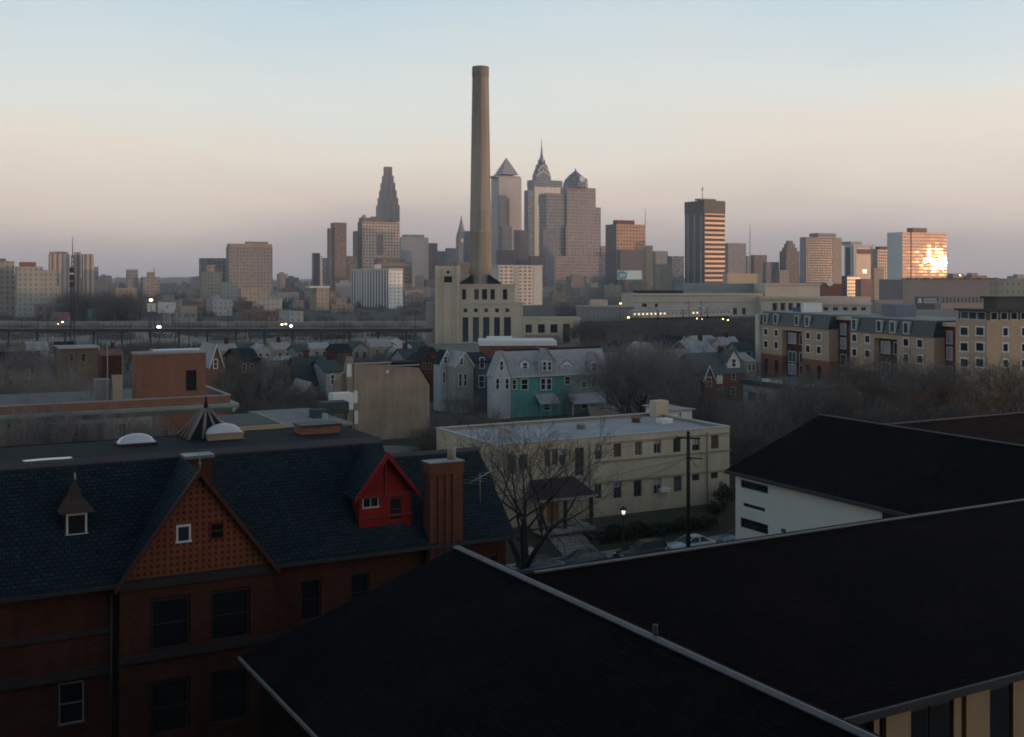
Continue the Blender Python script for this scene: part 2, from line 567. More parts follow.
# ------------------------------------------------------------------ ground, rail yard, street, added sun-blocking ridge
def ground_mat():
    m, nt, b = nmat('city_ground')
    tc = nd(nt, 'ShaderNodeTexCoord')
    n1 = nd(nt, 'ShaderNodeTexNoise', {'Vector': tc.outputs['Object'], 'Scale': .05, 'Detail': 8.0, 'Roughness': .7})
    r = nt.nodes.new('ShaderNodeValToRGB')
    nt.links.new(n1.outputs[0], r.inputs[0])
    for i, (p, c) in enumerate([(.35, (.028, .026, .022)), (.52, (.05, .046, .036)), (.66, (.085, .078, .066))]):
        e = r.color_ramp.elements[i] if i < 2 else r.color_ramp.elements.new(p)
        e.position, e.color = p, rgb(c)
    nt.links.new(r.outputs[0], b.inputs['Base Color'])
    b.inputs['Roughness'].default_value = .95
    return m


g = MB()
g.face([(-5000, -900, 0), (5000, -900, 0), (5000, 9000, 0), (-5000, 9000, 0)])
tag(g.build('ground', ground_mat()), kind='structure')

yard = MB()
yard.face([(-420, 352, .004), (60, 352, .004), (60, 640, .004), (-420, 640, .004)])
tag(yard.build('rail_yard_ground', plain('rail_yard_gravel', (.21, .185, .155), .95, .8, .09)), kind='structure')

lot = MB()
lot.face([((352 - CX) / F * 126, 126, .006), ((500 - CX) / F * 126, 126, .006), ((470 - CX) / F * 160, 160, .006), ((352 - CX) / F * 166, 166, .006)])
tag(lot.build('vacant_lot_ground', plain('vacant_lot_gravel', (.20, .18, .155), .95, .8, .25)), kind='structure')

# unseen ridge added off to the right, blocking the low sun from the foreground
hl = MB()
pv = V(-SUN_H.y, SUN_H.x, 0)
rows = []
for j in range(-4, 13):
    t = (-360 + (j + 4) * 72)
    hh = 37 * min(1, (j + 4) / 3) * min(1, (12 - j) / 3) + 2.5 * math.sin(j * 2.1)
    c = SUN_H * 620 + pv * t
    rows.append([c + SUN_H * dx + V(0, 0, max(hh * kk - .5, -.5)) for dx, kk in ((-170, 0), (-90, .45), (-35, .85), (0, 1), (60, .95), (150, .6), (260, 0))])
for A, B in zip(rows, rows[1:]):
    for i in range(len(A) - 1):
        hl.face([A[i], B[i], B[i + 1], A[i + 1]][::-1], True)
tag(hl.build('hill', plain('sun_block_earth', (.04, .038, .025), .95, .4, .02)), kind='structure')

ST = Fr.seen(690, 100.5)                     # the side street, x along it
s = MB(); s.box(-75, 120, -4.6, 1.3, -.2, .006)
tag(link('street', (lambda mb: mb.mesh('street', M['asphalt']))(s), None, ST.M), kind='structure')
s = MB(); s.box(-75, 120, 1.3, 1.5, -.2, .15)
tag(link('kerb', s.mesh('kerb', M['concrete']), None, ST.M), kind='structure')
s = MB(); s.box(-75, 120, 1.5, 3.4, -.2, .14)
tag(link('sidewalk', s.mesh('sidewalk', bricks('concrete_flags', (.30, .28, .25), (.26, .245, .22), (.12, .11, .1), 1.5, 1.5, .02, .9, .25, 0, off=0)), None, ST.M), kind='structure')
STX = ST.xat(569.5, 5.5)                      # garden steps
LAWN = plain('winter_lawn', (.042, .045, .022), .95, .5, .8)
s = MB()
for x0, x1 in ((-60, STX - 1.9), (STX + 1.9, 60)):
    s.face([(x0, 3.4, .14), (x1, 3.4, .14), (x1, 8.0, 1.86), (x0, 8.0, 1.86)])
    s.face([(x0, 8.0, 1.86), (x1, 8.0, 1.86), (x1, 40, 1.9), (x0, 40, 1.9)])
s.face([(STX - 1.9, 8.0, 1.86), (STX + 1.9, 8.0, 1.86), (STX + 1.9, 40, 1.9), (STX - 1.9, 40, 1.9)])
tag(link('lawn', s.mesh('lawn', LAWN), None, ST.M), kind='structure')

# the viewpoint's own block, unseen, added and sized to shade the foreground
CBK = thing('foreground_shade_block', 'unseen tall dark brick block behind the viewpoint, added to shade the foreground', 'apartment building', loc=(0, -4, 0), rz=8)
m = MB(); m.box(-52, 50, -16, 0, 0, 58)
m.build('wall', winmat('dark_brick_block', (.12, .06, .045), (.03, .03, .035), 3.6, 3.1, .4, .45), CBK)
m = MB(); m.box(-52.4, 50.4, -16.4, .4, 58, 58.8)
m.build('parapet', M['concrete'], CBK)

# ------------------------------------------------------------------ the old brick house with the slate roof
M['frame_dark'] = plain('dark_brown_frame', (.05, .022, .018), .7, .2)
BH = Fr.seen(0, 53.6)
bx = BH.xat
bh = thing('brick_house', 'old red brick house with a long blue slate roof, checkered gable and scarlet dormer', 'house', BH)
EV, RG, RD, FB = 9.5, 14.95, 5.0, 12.1       # eave, ridge, ridge depth, back of flat top
XR, XE, RG2 = 21.7, 28.4, 13.8               # step of the ridge, right end, lower ridge
sl_ = (RG - EV) / RD
m = MB()
m.prism([(-9, -.15, EV - .16), (XR, -.15, EV - .16), (XR, RD, RG), (-9, RD, RG)], (0, 0, .14))
m.prism([(-9, FB, RG), (XR, FB, RG), (XR, 17.2, EV), (-9, 17.2, EV)], (0, 0, .14))
m.prism([(XR, -.15, EV - .16), (XE, -.15, EV - .16), (XE, RD, RG2), (XR, RD, RG2)], (0, 0, .14))
m.prism([(XR, RD + .02, RG2), (XE, RD + .02, RG2), (XE, 10.6, EV), (XR, 10.6, EV)], (0, 0, .14))
m.build('slate_roof', M['slate'], bh)
m = MB()
m.box(-9, XR, RD + .05, FB - .05, RG - .3, RG + .10)
m.build('flat_roof', M['dark_roof'], bh)
m = MB()
m.prism([(-9, RD - .28, RG - .12), (XR, RD - .28, RG - .12), (XR, RD + .12, RG + .17), (-9, RD + .12, RG + .17)], (0, 0, .06))
m.prism([(XR, RD - .14, RG2 + .02), (XE + .1, RD - .14, RG2 + .02), (XE + .1, RD + .1, RG2 + .2), (XR, RD + .1, RG2 + .2)], (0, 0, .05))
m.build('ridge_flashing', plain('lead_flashing', (.065, .055, .057), .55, .3, .6), bh)
# main walls with window openings
gl0, gl1 = bx(120), bx(272)                  # gable pavilion
zw = lambda py, x: BH.zat(py, x, .5)
ops = []
wl = bx(58, .5), bx(85, .5)
ops.append((wl[0] + 9, wl[1] + 9, 2.45, 4.6))
ops.append((wl[0] + 9 - 4.6, wl[1] + 9 - 4.6, 2.45, 4.6))
for xx in (15.2, 18.1, 23.9, 26.3):
    ops.append((xx + 9, xx + 10.2, 5.9, 8.2))
    ops.append((xx + 9, xx + 10.2, 1.6, 4.2))
m = MB()
m.wall((-9, .5, 0), FRONT, XE - .3 + 9, EV + .3, ops, .22)
m.wall((XE - .3, .5, 0), RIGHT, 9.8, EV, (), .2)
m.face([(XE - .3, .5, EV), (XE - .3, 10.3, EV), (XE - .3, RD + .0, RG2 - .05)])
m.wall((XR - .05, RD, EV), RIGHT, FB - RD, RG - EV)
m.wall((XR, 16.8, 0), (-1, 0, 0), XR + 9, EV)
m.build('brick_wall', M['brick'], bh)
for i, (a, b, c, d) in enumerate(ops):
    window(bh, ((a + b) / 2 - 9, .5 + .1, c + .06), FRONT, b - a - .22, d - c - .2, plain('darkened_white_frame', (.26, .25, .23), .8, .4) if i == 0 else M['frame_dark'], M['glass_deep'], .07, .02, .1, 'h')  # first frame takes a darker off-white
# stone courses
m = MB(); m.box(-9, gl0 - .02, .34, .52, 6.85, 7.15)
m.build('string_course', M['stone'], bh)
m = MB(); m.box(-9, gl0 - .02, .30, .52, 4.75, 5.2)
m.build('string_course', M['stone'], bh)
m = MB(); m.box(gl1 + .02, XE - .3, .30, .52, 5.2, 5.5)
m.build('string_course', M['stone'], bh)
for a, b in ((-9, gl0 - .05), (gl1 + .05, XE)):
    m = MB(); m.box(a, b, -.32, -.12, EV - .28, EV - .10); m.build('gutter', M['dark_metal'], bh)
m = MB(); m.tube((gl0 - .35, .35, .0), (gl0 - .35, .35, EV - .3), .09)
m.build('downpipe', M['dark_metal'], bh)


def checker():
    """the gable's panel of raised terracotta squares: a pattern of its own, not a shade"""
    mt, nt, b = nmat('checkered_brick')
    uv = nd(nt, 'ShaderNodeUVMap')
    sp = nd(nt, 'ShaderNodeSeparateXYZ', {0: uv.outputs[0]})
    fu = mth(nt, 'ABSOLUTE', mth(nt, 'SUBTRACT', mth(nt, 'FRACT', mth(nt, 'DIVIDE', sp.outputs[0], .33)), .5))
    fv = mth(nt, 'ABSOLUTE', mth(nt, 'SUBTRACT', mth(nt, 'FRACT', mth(nt, 'DIVIDE', sp.outputs[1], .33)), .5))
    k = mth(nt, 'MULTIPLY', mth(nt, 'LESS_THAN', fu, .25), mth(nt, 'LESS_THAN', fv, .25))
    br = nd(nt, 'ShaderNodeTexBrick', {'Vector': uv.outputs[0], 'Color1': rgb((.26, .075, .028)), 'Color2': rgb((.20, .06, .025)), 'Mortar': rgb((.17, .07, .035)),
                                       'Scale': 1.0, 'Mortar Size': .012, 'Brick Width': .22, 'Row Height': .075})
    c = mix(nt, k, br.outputs[0], (.085, .024, .012))
    nt.links.new(weather(nt, c, .5, .4), b.inputs['Base Color'])
    b.inputs['Roughness'].default_value = .85
    b.inputs['Specular IOR Level'].default_value = .3
    bp = nd(nt, 'ShaderNodeBump', {'Height': k, 'Strength': .6, 'Distance': .04}, invert=True)
    nt.links.new(bp.outputs[0], b.inputs['Normal'])
    return mt


gm, AP = (gl0 + gl1) / 2, 14.75
GY = -.12
m = MB()
w1 = bx(150), bx(190); w2 = bx(210), bx(250)
pops = [(w1[0] - gl0, w1[1] - gl0, 5.72, 8.42), (w2[0] - gl0, w2[1] - gl0, 5.72, 8.42),
        (w1[0] - gl0, w1[1] - gl0, 1.3, 4.1), (w2[0] - gl0, w2[1] - gl0, 1.3, 4.1)]
m.wall((gl0, GY, 0), FRONT, gl1 - gl0, 9.0, pops, .3)
m.wall((gl0, .5, 0), LEFT, .5 - GY, 9.4)
m.wall((gl1, GY, 0), RIGHT, .5 - GY, 9.4)
pav = m.build('pavilion_wall', M['brick'], bh)
for a, b, c, d in pops:
    window(bh, (gl0 + (a + b) / 2, GY + .12, c + .08), FRONT, b - a - .3, d - c - .28, M['frame_dark'], M['glass_deep'], .10, .02, .12, 'h')
m = MB(); m.box(gl0 - .1, gl1 + .1, GY - .12, .3, 9.0, 9.42)
m.build('stone_band', M['stone'], bh)
m = MB(); m.box(gl0 - .04, gl1 + .04, GY - .14, .3, 5.25, 5.62)
m.build('stone_band', M['stone'], bh)
m = MB()
zg = 9.42
hw = (gl1 - gl0) / 2
m.face([(gl0, GY, zg), (gl1, GY, zg), (gm, GY, AP)])
m.build('gable', checker(), bh)
m = MB()                                      # roof of the gable running back to the main ridge
for sg in (-1, 1):
    e = gm + sg * (hw + .32)
    ze = zg - .32 * (AP - zg) / hw
    m.prism([(e, GY - .28, ze), (gm, GY - .28, AP), (gm, RD + .1, AP), (e, RD * .1, ze)], (0, 0, .17))
m.build('gable_roof', M['slate'], bh)
m = MB()
for sg in (-1, 1):
    e = gm + sg * (hw + .32)
    ze = zg - .32 * (AP - zg) / hw
    m.prism([(e, GY - .34, ze - .1), (gm, GY - .34, AP - .1), (gm, GY - .34, AP + .22), (e, GY - .34, ze + .2)], (0, .22, 0))
m.build('bargeboard', plain('dark_oxblood_board', (.07, .016, .012), .7, .3), bh)
m = MB()
m.tube((gm, GY - .2, AP + .1), (gm, GY - .2, AP + 1.0), .06, .02, 6)
m.lathe(gm, GY - .2, [(.0, AP + .42), (.11, AP + .52), (.0, AP + .62)], 8)
m.build('finial', plain('verdigris', (.14, .2, .17), .7, .2), bh)
xa = bx(183)
window(bh, (xa, GY, BH.zat(540.5, xa, GY)), FRONT, .55, .72, M['white'], M['glass_blue'], .1, .05, .02, '')
xa = bx(216.5)
window(bh, (xa, GY, BH.zat(537.5, xa, GY)), FRONT, .62, .74, M['red_dark'], M['glass_deep'], .06, .04, .02, 'h')
# small brick chimney behind the gable's ridge
c0, c1 = bx(185, 3.2), bx(211, 3.2)
m = MB(); m.box(c0, c1, 2.9, 3.9, 12, BH.zat(459, c0, 3)); ch = m.build('chimney', M['brick'], bh)
m = MB(); m.box(c0 - .1, c1 + .12, 2.78, 4.02, BH.zat(459, c0, 3), BH.zat(456, c0, 3)); m.build('chimney_cap', M['metal'], ch)
# tall brick chimney near the right end
c0, c1 = bx(427, .3), bx(459.5, .3)
zt = BH.zat(463, c0, .2)
m = MB(); m.box(c0, c1, -.15, .85, 5.0, zt - .35)
m.box(c0 - .06, c1 + .06, -.22, .92, zt - .7, zt)
for q in (.28, .5, .72):
    xx = c0 + (c1 - c0) * q
    m.box(xx - .09, xx + .09, -.23, -.14, 6, zt - .72)
ch = m.build('chimney', bricks('sooty_orange_brick', (.19, .058, .031), (.135, .042, .025), (.085, .048, .035), amt=.75), bh)
m = MB(); m.box(c0 - .09, c1 + .09, -.25, .95, zt, zt + .06); m.build('chimney_cap', M['concrete'], ch)
xp = bx(451.5, .5)
m = MB(); m.lathe(xp, .5, [(.26, zt + .05), (.24, zt + .5), (.27, zt + .62), (.25, zt + .74), (.17, zt + .74), (.17, zt + .4), (0, zt + .4)], 14)
m.build('chimney_pot', plain('buff_clay', (.42, .34, .24), .85, .2), ch)
# the scarlet dormer
dx = bx(385.5, .9); dw = (bx(411, .9) - bx(359, .9)) / 2
DY, zb, ze, za = .9, 10.2, 12.3, 14.78
m = MB()
wa, wb = bx(371, DY) - dx, bx(395.5, DY) - dx
z1b, z1t = BH.zat(505.5, dx, DY), BH.zat(493.5, dx, DY)
z2b, z2t = BH.zat(521, dx, DY), BH.zat(498.5, dx, DY)
dop = [(dw + wa - .52, dw + wa + .52, z1b - .05 - zb, z1t - zb), (dw + wb - .38, dw + wb + .38, z2b - zb, z2t - zb)]
m.wall((dx - dw, DY, zb), FRONT, 2 * dw, ze + .3 - zb, dop, .16)
k = (za - ze) / (dw + .3)
m.face([(dx - dw, DY, ze + .3), (dx + dw, DY, ze + .3), (dx, DY, za - .1)])
m.face([(dx - dw, DY, zb), (dx - dw, DY, ze + .3), (dx - dw, RD, ze + .3), (dx - dw, RD, zb)])
m.face([(dx + dw, DY, zb), (dx + dw, RD, zb), (dx + dw, RD, ze + .3), (dx + dw, DY, ze + .3)])
dm = m.build('dormer', M['red_paint'], bh)
m = MB()
for sg in (-1, 1):
    e = dx + sg * (dw + .42)
    m.prism([(e, DY - .4, ze - .05), (dx, DY - .4, za), (dx, RD + .1, za), (e, RD * .8, ze - .05)], (0, 0, .13))
m.build('dormer_roof', M['slate'], dm)
m = MB()
for sg in (-1, 1):
    e = dx + sg * (dw + .42)
    m.prism([(e, DY - .46, ze - .22), (dx, DY - .46, za - .2), (dx, DY - .46, za + .16), (e, DY - .46, ze + .1)], (0, .14, 0))
m.build('bargeboard', M['red_paint'], dm)
m = MB()
m.box(dx - dw - .05, dx + dw + .05, DY - .09, DY, ze - .02, ze + .2)
m.box(dx - dw - .04, dx + dw + .04, DY - .12, DY, zb + .9, zb + 1.05)
m.box(dx - .06, dx + .06, DY - .07, DY, ze + .2, za - .3)
m.build('dormer_trim', M['red_dark'], dm)
for q, (a, b, c, d) in enumerate(dop):
    window(dm, (dx - dw + (a + b) / 2, DY + .06, zb + c + .05), FRONT, b - a - .16, d - c - .16, M['offwhite'] if q == 0 else M['red_dark'], M['glass_deep'], .06, .02, .08, 'v' if q == 0 else 'h')
# little spired dormer on the left
sx_, SY = bx(76.6, 2.0), 2.0
zb = BH.zat(534.5, sx_, SY)
m = MB()
m.box(sx_ - .62, sx_ + .62, SY, RD, zb - .35, zb + 1.2)
sdm = m.build('dormer', M['slate'], bh)
window(sdm, (sx_, SY, zb + .06), FRONT, .82, .95, M['white'], M['black'], .1, .06, .02, '')
m = MB()
zt = BH.zat(479, sx_, SY + .6)
ap = (sx_, SY + .75, zt)
b4 = [(sx_ - .86, SY - .28, zb + 1.15), (sx_ + .86, SY - .28, zb + 1.15), (sx_ + .86, SY + 1.9, zb + 1.15), (sx_ - .86, SY + 1.9, zb + 1.15)]
mid = [(ap[0] + (p[0] - ap[0]) * .42, ap[1] + (p[1] - ap[1]) * .42, zb + 1.15 + (zt - zb - 1.15) * .42) for p in b4]
for i in range(4):
    j = (i + 1) % 4
    m.face([b4[i], b4[j], mid[j], mid[i]]); m.face([mid[i], mid[j], ap])
m.face(b4[::-1])
m.build('spire_roof', bricks('brownish_slate', (.085, .052, .042), (.06, .04, .034), (.03, .022, .02), .22, .16, .012, .8, .4, .4), sdm)
m = MB(); m.tube((ap[0], ap[1], zt - .05), (ap[0], ap[1], zt + .32), .09, .03, 6)
m.build('finial', M['concrete'], sdm)
# vent stubs on the slates
for px, py in ((209, 466), (327, 541)):
    pass
# slatted pyramid and skylights on the flat roof
tx, ty = bx(206, 11.0), 11.0
m = MB()
zb, zt, hw_ = RG + .1, BH.zat(404, tx, ty), 1.42
b4 = [(tx - hw_, ty - hw_, zb), (tx + hw_, ty - hw_, zb), (tx + hw_, ty + hw_, zb), (tx - hw_, ty + hw_, zb)]
for i in range(4):
    m.face([b4[i], b4[(i + 1) % 4], (tx, ty, zt - .1)])
m.build('turret_roof', M['slate'], bh)
RIB = plain('weathered_rib_boards', (.24, .19, .16), .85, .3)
for i in range(4):
    for q in (0.0, .33, .67):
        a, b = V(*b4[i]), V(*b4[(i + 1) % 4])
        p = a.lerp(b, q)
        m = MB(); m.tube((p.x, p.y, p.z + .02), (tx + (p.x - tx) * .1, ty + (p.y - ty) * .1, zt - .28), .13, .08, 5)
        m.build('roof_rib', RIB, bh)
m = MB(); m.tube((tx, ty, zt - .35), (tx, ty, zt + .5), .17, .04, 8)
m.build('finial', M['bark_dark'], bh)

DOME = plain('milky_acrylic', (.62, .63, .64), .25, .12)


def skylight(px0, px1, y, curb, hh, label, cm):
    x0, x1 = bx(px0, y), bx(px1, y)
    xm, r = (x0 + x1) / 2, (x1 - x0) / 2
    p = BH.w(xm, y, RG + .1)
    t = thing('skylight', label, 'skylight', Fr(p.x, p.y, GRID, p.z))
    m = MB(); m.box(-r, r, -.62, .62, 0, curb); m.box(-r - .05, r + .05, -.67, .67, curb - .09, curb + .002); m.build('curb', cm, t)
    m = MB()
    n, q = 14, 7
    P = lambda i, j: (-r * .97 + 2 * r * .97 * i / n, -.6 + 1.2 * j / q, curb + hh * max(0, (1 - abs(2 * i / n - 1) ** 2.2)) ** .6 * max(0, (1 - abs(2 * j / q - 1) ** 2.2)) ** .6)
    for i in range(n):
        for j in range(q):
            m.face([P(i, j), P(i + 1, j), P(i + 1, j + 1), P(i, j + 1)], True)
    m.build('dome', DOME, t)


skylight(117, 155, 9.7, .14, .50, 'low milky skylight dome on the slate house flat roof, left of the pyramid', M['dark_metal'])
skylight(206, 241, 9.6, .42, .52, 'milky skylight dome on a tan box, in front of the slatted pyramid', plain('tan_curb', (.36, .285, .19), .8, .2))
skylight(24, 72, 5.65, .05, .07, 'flat bright skylight lens at the front edge of the flat roof', M['metal'])
x0, x1 = bx(298, 9.5), bx(336, 9.5)
p = BH.w((x0 + x1) / 2, 9.5, RG + .1)
t = thing('roof_hatch', 'low brown brick roof hatch on the flat roof behind the scarlet dormer', 'hatch', Fr(p.x, p.y, GRID, p.z))
hwid = (x1 - x0) / 2
m = MB(); m.box(-hwid, hwid, -.8, .8, 0, .5); m.build('hatch_box', M['brick_orange'], t)
m = MB(); m.box(-hwid - .08, hwid + .08, -.9, .9, .5, .6); m.build('hatch_lid', M['dark_metal'], t)
# roof antenna right of the tall chimney
ax, ay = bx(480, 1.8), 1.8
p = BH.w(ax, ay, EV + sl_ * .78 * ay)
t = thing('television_antenna', 'greenish television antenna on a short mast beside the tall brick chimney', 'antenna', Fr(p.x, p.y, GRID, p.z))
AN = plain('green_aluminium', (.22, .30, .20), .5, .2, metal=.3)
m = MB(); m.tube((0, 0, -.2), (0, 0, 1.95), .03, .03, 6); m.build('mast', AN, t)
m = MB()
m.tube((-1.05, -.5, 1.45), (1.15, .5, 1.95), .035, .035, 6)
m.build('boom', AN, t)
for i in range(6):
    f = i / 5
    cx_, cy_, cz_ = -1.0 + 2.1 * f, -.48 + .95 * f, 1.48 + .46 * f
    l = .32 + .5 * (1 - f)
    m = MB(); m.tube((cx_ + l * .55, cy_ - l * .85, cz_), (cx_ - l * .55, cy_ + l * .85, cz_), .014, .014, 4)
    m.build('element', AN, t)

# ------------------------------------------------------------------ dark roofs right under the camera
R1 = Vector(((457 - CX) / F * (H - 12) * F / (547 - HY), (H - 12) * F / (547 - HY), 12))
R2 = Vector(((870 - CX) / F * (H - 12) * F / (737 - HY), (H - 12) * F / (737 - HY), 12))
da = math.degrees(math.atan2(-(R2 - R1).normalized().x * -1, -(R2 - R1).normalized().y * -1)) if False else None
v = (R1 - R2).normalized()                    # away along wing A's ridge
AA = math.degrees(math.atan2(-v.x, v.y))
WA = Fr(R1.x, R1.y, AA)                      # y=0 is the far gable end, y<0 comes to the camera
ab = thing('apartment_building', 'nearest low apartment building with near-black shingle roofs and a pale ridge cap', 'apartment building', WA)
xg = WA.xat(240)
zg_ = WA.zat(657, xg)
LA = -34.0
m = MB()
for xe, ze_ in ((xg, zg_), (.95, 11.68)):
    m.prism([(xe, 0, ze_), (0, 0, 12), (0, LA, 12), (xe, LA, ze_)], (0, 0, -.22))
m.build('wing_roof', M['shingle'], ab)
m = MB()
for q in (-1, 1):
    m.prism([(0, .06, 12.03), (q * .2, .06, 11.97), (q * .2, LA, 11.97), (0, LA, 12.03)], (0, 0, .04))
m.build('ridge_cap', M['ridge'], ab)
m = MB()
m.box(xg - .08, xg + .0, LA, .05, zg_ - .12, zg_ + .02)
m.build('gutter', M['ridge'], ab)
m = MB()
m.wall((xg + .7, -.5, 0), LEFT, -LA - .5, zg_ - .2)
m.wall((.9, -.5, 0), (-1, 0, 0), -xg + .2, zg_ - .2)
m.face([(.9, -.5, zg_ - .2), (xg + .7, -.5, zg_ - .2), (0, -.5, 11.7), (.9, -.5, 11.4)])
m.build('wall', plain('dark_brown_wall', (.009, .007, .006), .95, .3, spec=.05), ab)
WBY = WA.yat(652, 0)
m = MB(); m.tube((.15, WBY, 11.8), (.15, WBY, 12.42), .09, .09, 8); m.build('vent_pipe', M['dark_metal'], ab)
# wing B: ridge right across the picture
q1 = Vector(((540 - CX) / F * (H - 12) * F / (572 - HY), (H - 12) * F / (572 - HY), 12))
q2 = Vector(((1024 - CX) / F * (H - 12) * F / (500 - HY), (H - 12) * F / (500 - HY), 12))
vb = (q2 - q1).normalized()
WB = Fr(q1.x, q1.y, math.degrees(math.atan2(vb.y, vb.x)))
pre = WA.M.inverted() @ WB.M
# eave of the near slope from the photograph: rows 715 and 675
zev = 8.5
Ye = (H - zev) * F / (715 - HY)
pe = WB.M.inverted() @ Vector(((860 - CX) / F * Ye, Ye, zev))
yb = pe.y
m = MB(pre)
m.prism([(-1.6, 0, 12), (46, 0, 12), (46, yb, zev), (-1.6, yb, zev)], (0, 0, -.2))
m.prism([(0, 0.001, 12), (46, 0.001, 12), (46, -yb, zev), (0, -yb, zev)], (0, 0, -.2))
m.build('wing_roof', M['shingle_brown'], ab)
m = MB(pre)
m.box(-.3, 46, -.10, .08, 11.99, 12.06)
m.build('ridge_cap', M['ridge'], ab)
m = MB(pre)
m.box(-1.6, 46, yb - .12, yb + .02, zev - .28, zev + .03)
m.build('gutter', M['dark_metal'], ab)
yw = yb + .9
m = MB(pre)
m.wall((2, yw, 0), FRONT, 43, zev - .25)
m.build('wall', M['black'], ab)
PI_ = plain('warm_buff_panel', (.40, .29, .17), .85, .2)
EWp = WB
def pbx(px):
    return WB.xat(px, yw - .2)
for a, b in ((873.5, 879), (886, 910.5), (953.5, 961), (966, 989.5), (1013, 1040), (1046, 1056)):
    m = MB(pre); m.box(pbx(a), pbx(b), yw - .22, yw - .01, .2, zev - .3)
    m.build('wall_panel', PI_, ab)
for a, b in ((911.5, 931), (932, 952.5), (990.5, 1012)):
    m = MB(pre); m.box(pbx(a) + .04, pbx(b) - .04, yw - .08, yw - .02, 5.0, 7.7); fo = m.build('window', M['dark_metal'], ab)
    m = MB(pre); m.box(pbx(a) + .12, pbx(b) - .12, yw - .10, yw - .085, 5.1, 7.6); m.build('pane', M['glass_deep'], fo)

# ------------------------------------------------------------------ white walled block with the dark roof (and its reddish wing)
CY = (H - 8.5) * F / (470 - HY)
WC = Fr((725 - CX) / F * CY, CY, 28.0)
wc = thing('white_block', 'white walled block under a broad dark roof, with three dark windows near its corner', 'apartment building', WC)
xr = WC.xat(820)                               # ridge
zr = WC.zat(415, xr)
m = MB()
m.prism([(0, 0, 8.5), (xr, 0, zr), (xr, -46, zr), (0, -46, 8.5)], (0, 0, -.25))
m.prism([(2 * xr, 0, 8.5), (xr, 0, zr), (xr, -46, zr), (2 * xr, -46, 8.5)], (0, 0, -.25))
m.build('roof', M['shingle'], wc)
m = MB(); m.box(xr - .14, xr + .14, -46, .05, zr - .02, zr + .07); m.build('ridge_cap', plain('brownish_ridge_cap', (.05, .042, .04), .7, .3, 1.0), wc)
yj = WC.yat(884, xr)
m = MB()
m.prism([(xr + .1, yj, zr), (xr + 45, yj, zr), (xr + 45, yj - 11, 8.5), (xr + .1, yj - 11, 8.5)], (0, 0, -.25))
m.prism([(xr + .1, yj, zr), (xr + 45, yj, zr), (xr + 45, yj + 11, 8.5), (xr + .1, yj + 11, 8.5)], (0, 0, -.25))
m.build('wing_roof', M['shingle_red'], wc)
m = MB(); m.box(xr + .2, xr + 45, yj - .14, yj + .14, zr - .02, zr + .07); m.build('ridge_cap', plain('brown_ridge_cap', (.08, .055, .05), .7, .3, 1.0), wc)
wx = .75
cw = lambda px: -WC.yat(px, wx)               # distance along the left wall from its far corner
y0 = WC.yat(735.5, wx)
zz = lambda py, px: WC.zat(py, wx, WC.yat(px, wx))
wops = []
for a, b, t_, b_ in ((741, 768, 479.5, 494), (743.5, 765, 502.5, 508.5), (740.5, 768, 517, 535)):
    zt_, zb_ = zz((t_ + 0), a), zz(b_, b)
    wops.append((y0 - WC.yat(a, wx), y0 - WC.yat(b, wx), min(zb_, zt_ - .3), zt_))
lw = 44 + y0
m = MB()
m.wall((wx, y0, 0), LEFT, lw, 8.75, wops, .25)
m.wall((2 * xr - wx, y0, 0), (-1, 0, 0), 2 * xr - 2 * wx, 8.3)
m.face([(2 * xr - wx, y0, 8.3), (wx, y0, 8.3), (xr, y0, zr - .3)])
m.build('wall', plain('white_stucco', (.78, .775, .68), .85, .13), wc)
for a, b, c, d in wops:
    window(wc, (wx + .12, y0 - (a + b) / 2, c + .04), LEFT, b - a - .14, d - c - .12, M['dark_metal'], M['glass'], .06, .0, .1, 'v')
yv = WC.yat(784, wx)
m = MB(); m.box(wx - .12, wx, yv - .2, yv + .2, zz(532, 784), zz(529, 784)); m.build('wall_vent', M['dark_metal'], wc)
ya, yb_ = WC.yat(883, wx), WC.yat(901, wx)
window(wc, (wx, (ya + yb_) / 2, 7.0), LEFT, ya - yb_, .95, M['dark_metal'], M['glass'], .05, .05, .03, 'v')
m = MB(); m.box(-.1, .02, -46, 0, 8.22, 8.5); m.build('gutter', M['dark_metal'], wc)
# ------------------------------------------------------------------ cream two-storey building across the street
CB = Fr.seen(729.5, 114)
cb = thing('cream_building', 'long cream stucco two storey building with a flat pale grey roof across the street', 'building', CB)
zb_, zt_ = 1.6, CB.zat(427)
xl = CB.xat(495.5)
dp = CB.yat(436.5, xl)
U = [(598.2, 7, 444, 459.5), (617.5, 7.5, 443.5, 457.5), (638.6, 7, 441.5, 456), (657.6, 7.5, 440, 454), (677, 7.5, 438, 452.5), (696, 7.5, 436.5, 451), (714.8, 7.5, 435, 449),
     (617.5, 8, 482, 498.5), (637.7, 8, 479.5, 497), (657.6, 8, 477, 494), (677.7, 8, 475, 492), (695.7, 7, 473.5, 481), (714.4, 7, 471.5, 479), (598, 7, 484, 499),
     (579.5, 9, 448, 476), (547.5, 6, 450, 466), (555, 6, 449.5, 465.5), (562.5, 6, 449, 465), (512, 8, 456, 471), (523, 8, 455, 470)]
M['frame_grey'] = plain('grey_window_frame', (.16, .15, .14), .6, .2)
ops, specs = [], []
for c, w, t, b in U:
    a, d = CB.xat(c - w / 2), CB.xat(c + w / 2)
    z1, z0 = CB.zat(t, a), CB.zat(b, a)
    ops.append((a - xl, d - xl, z0 - zb_, z1 - zb_))
m = MB()
m.wall((xl, 0, zb_), FRONT, -xl, zt_ - zb_, ops, .2)
yL = dp
lops = [(q, q + 1.1, 5.0 - zb_ + 0.9, 7.4 - zb_) for q in (3.0, 8.0, 13.0) if q + 2 < yL]
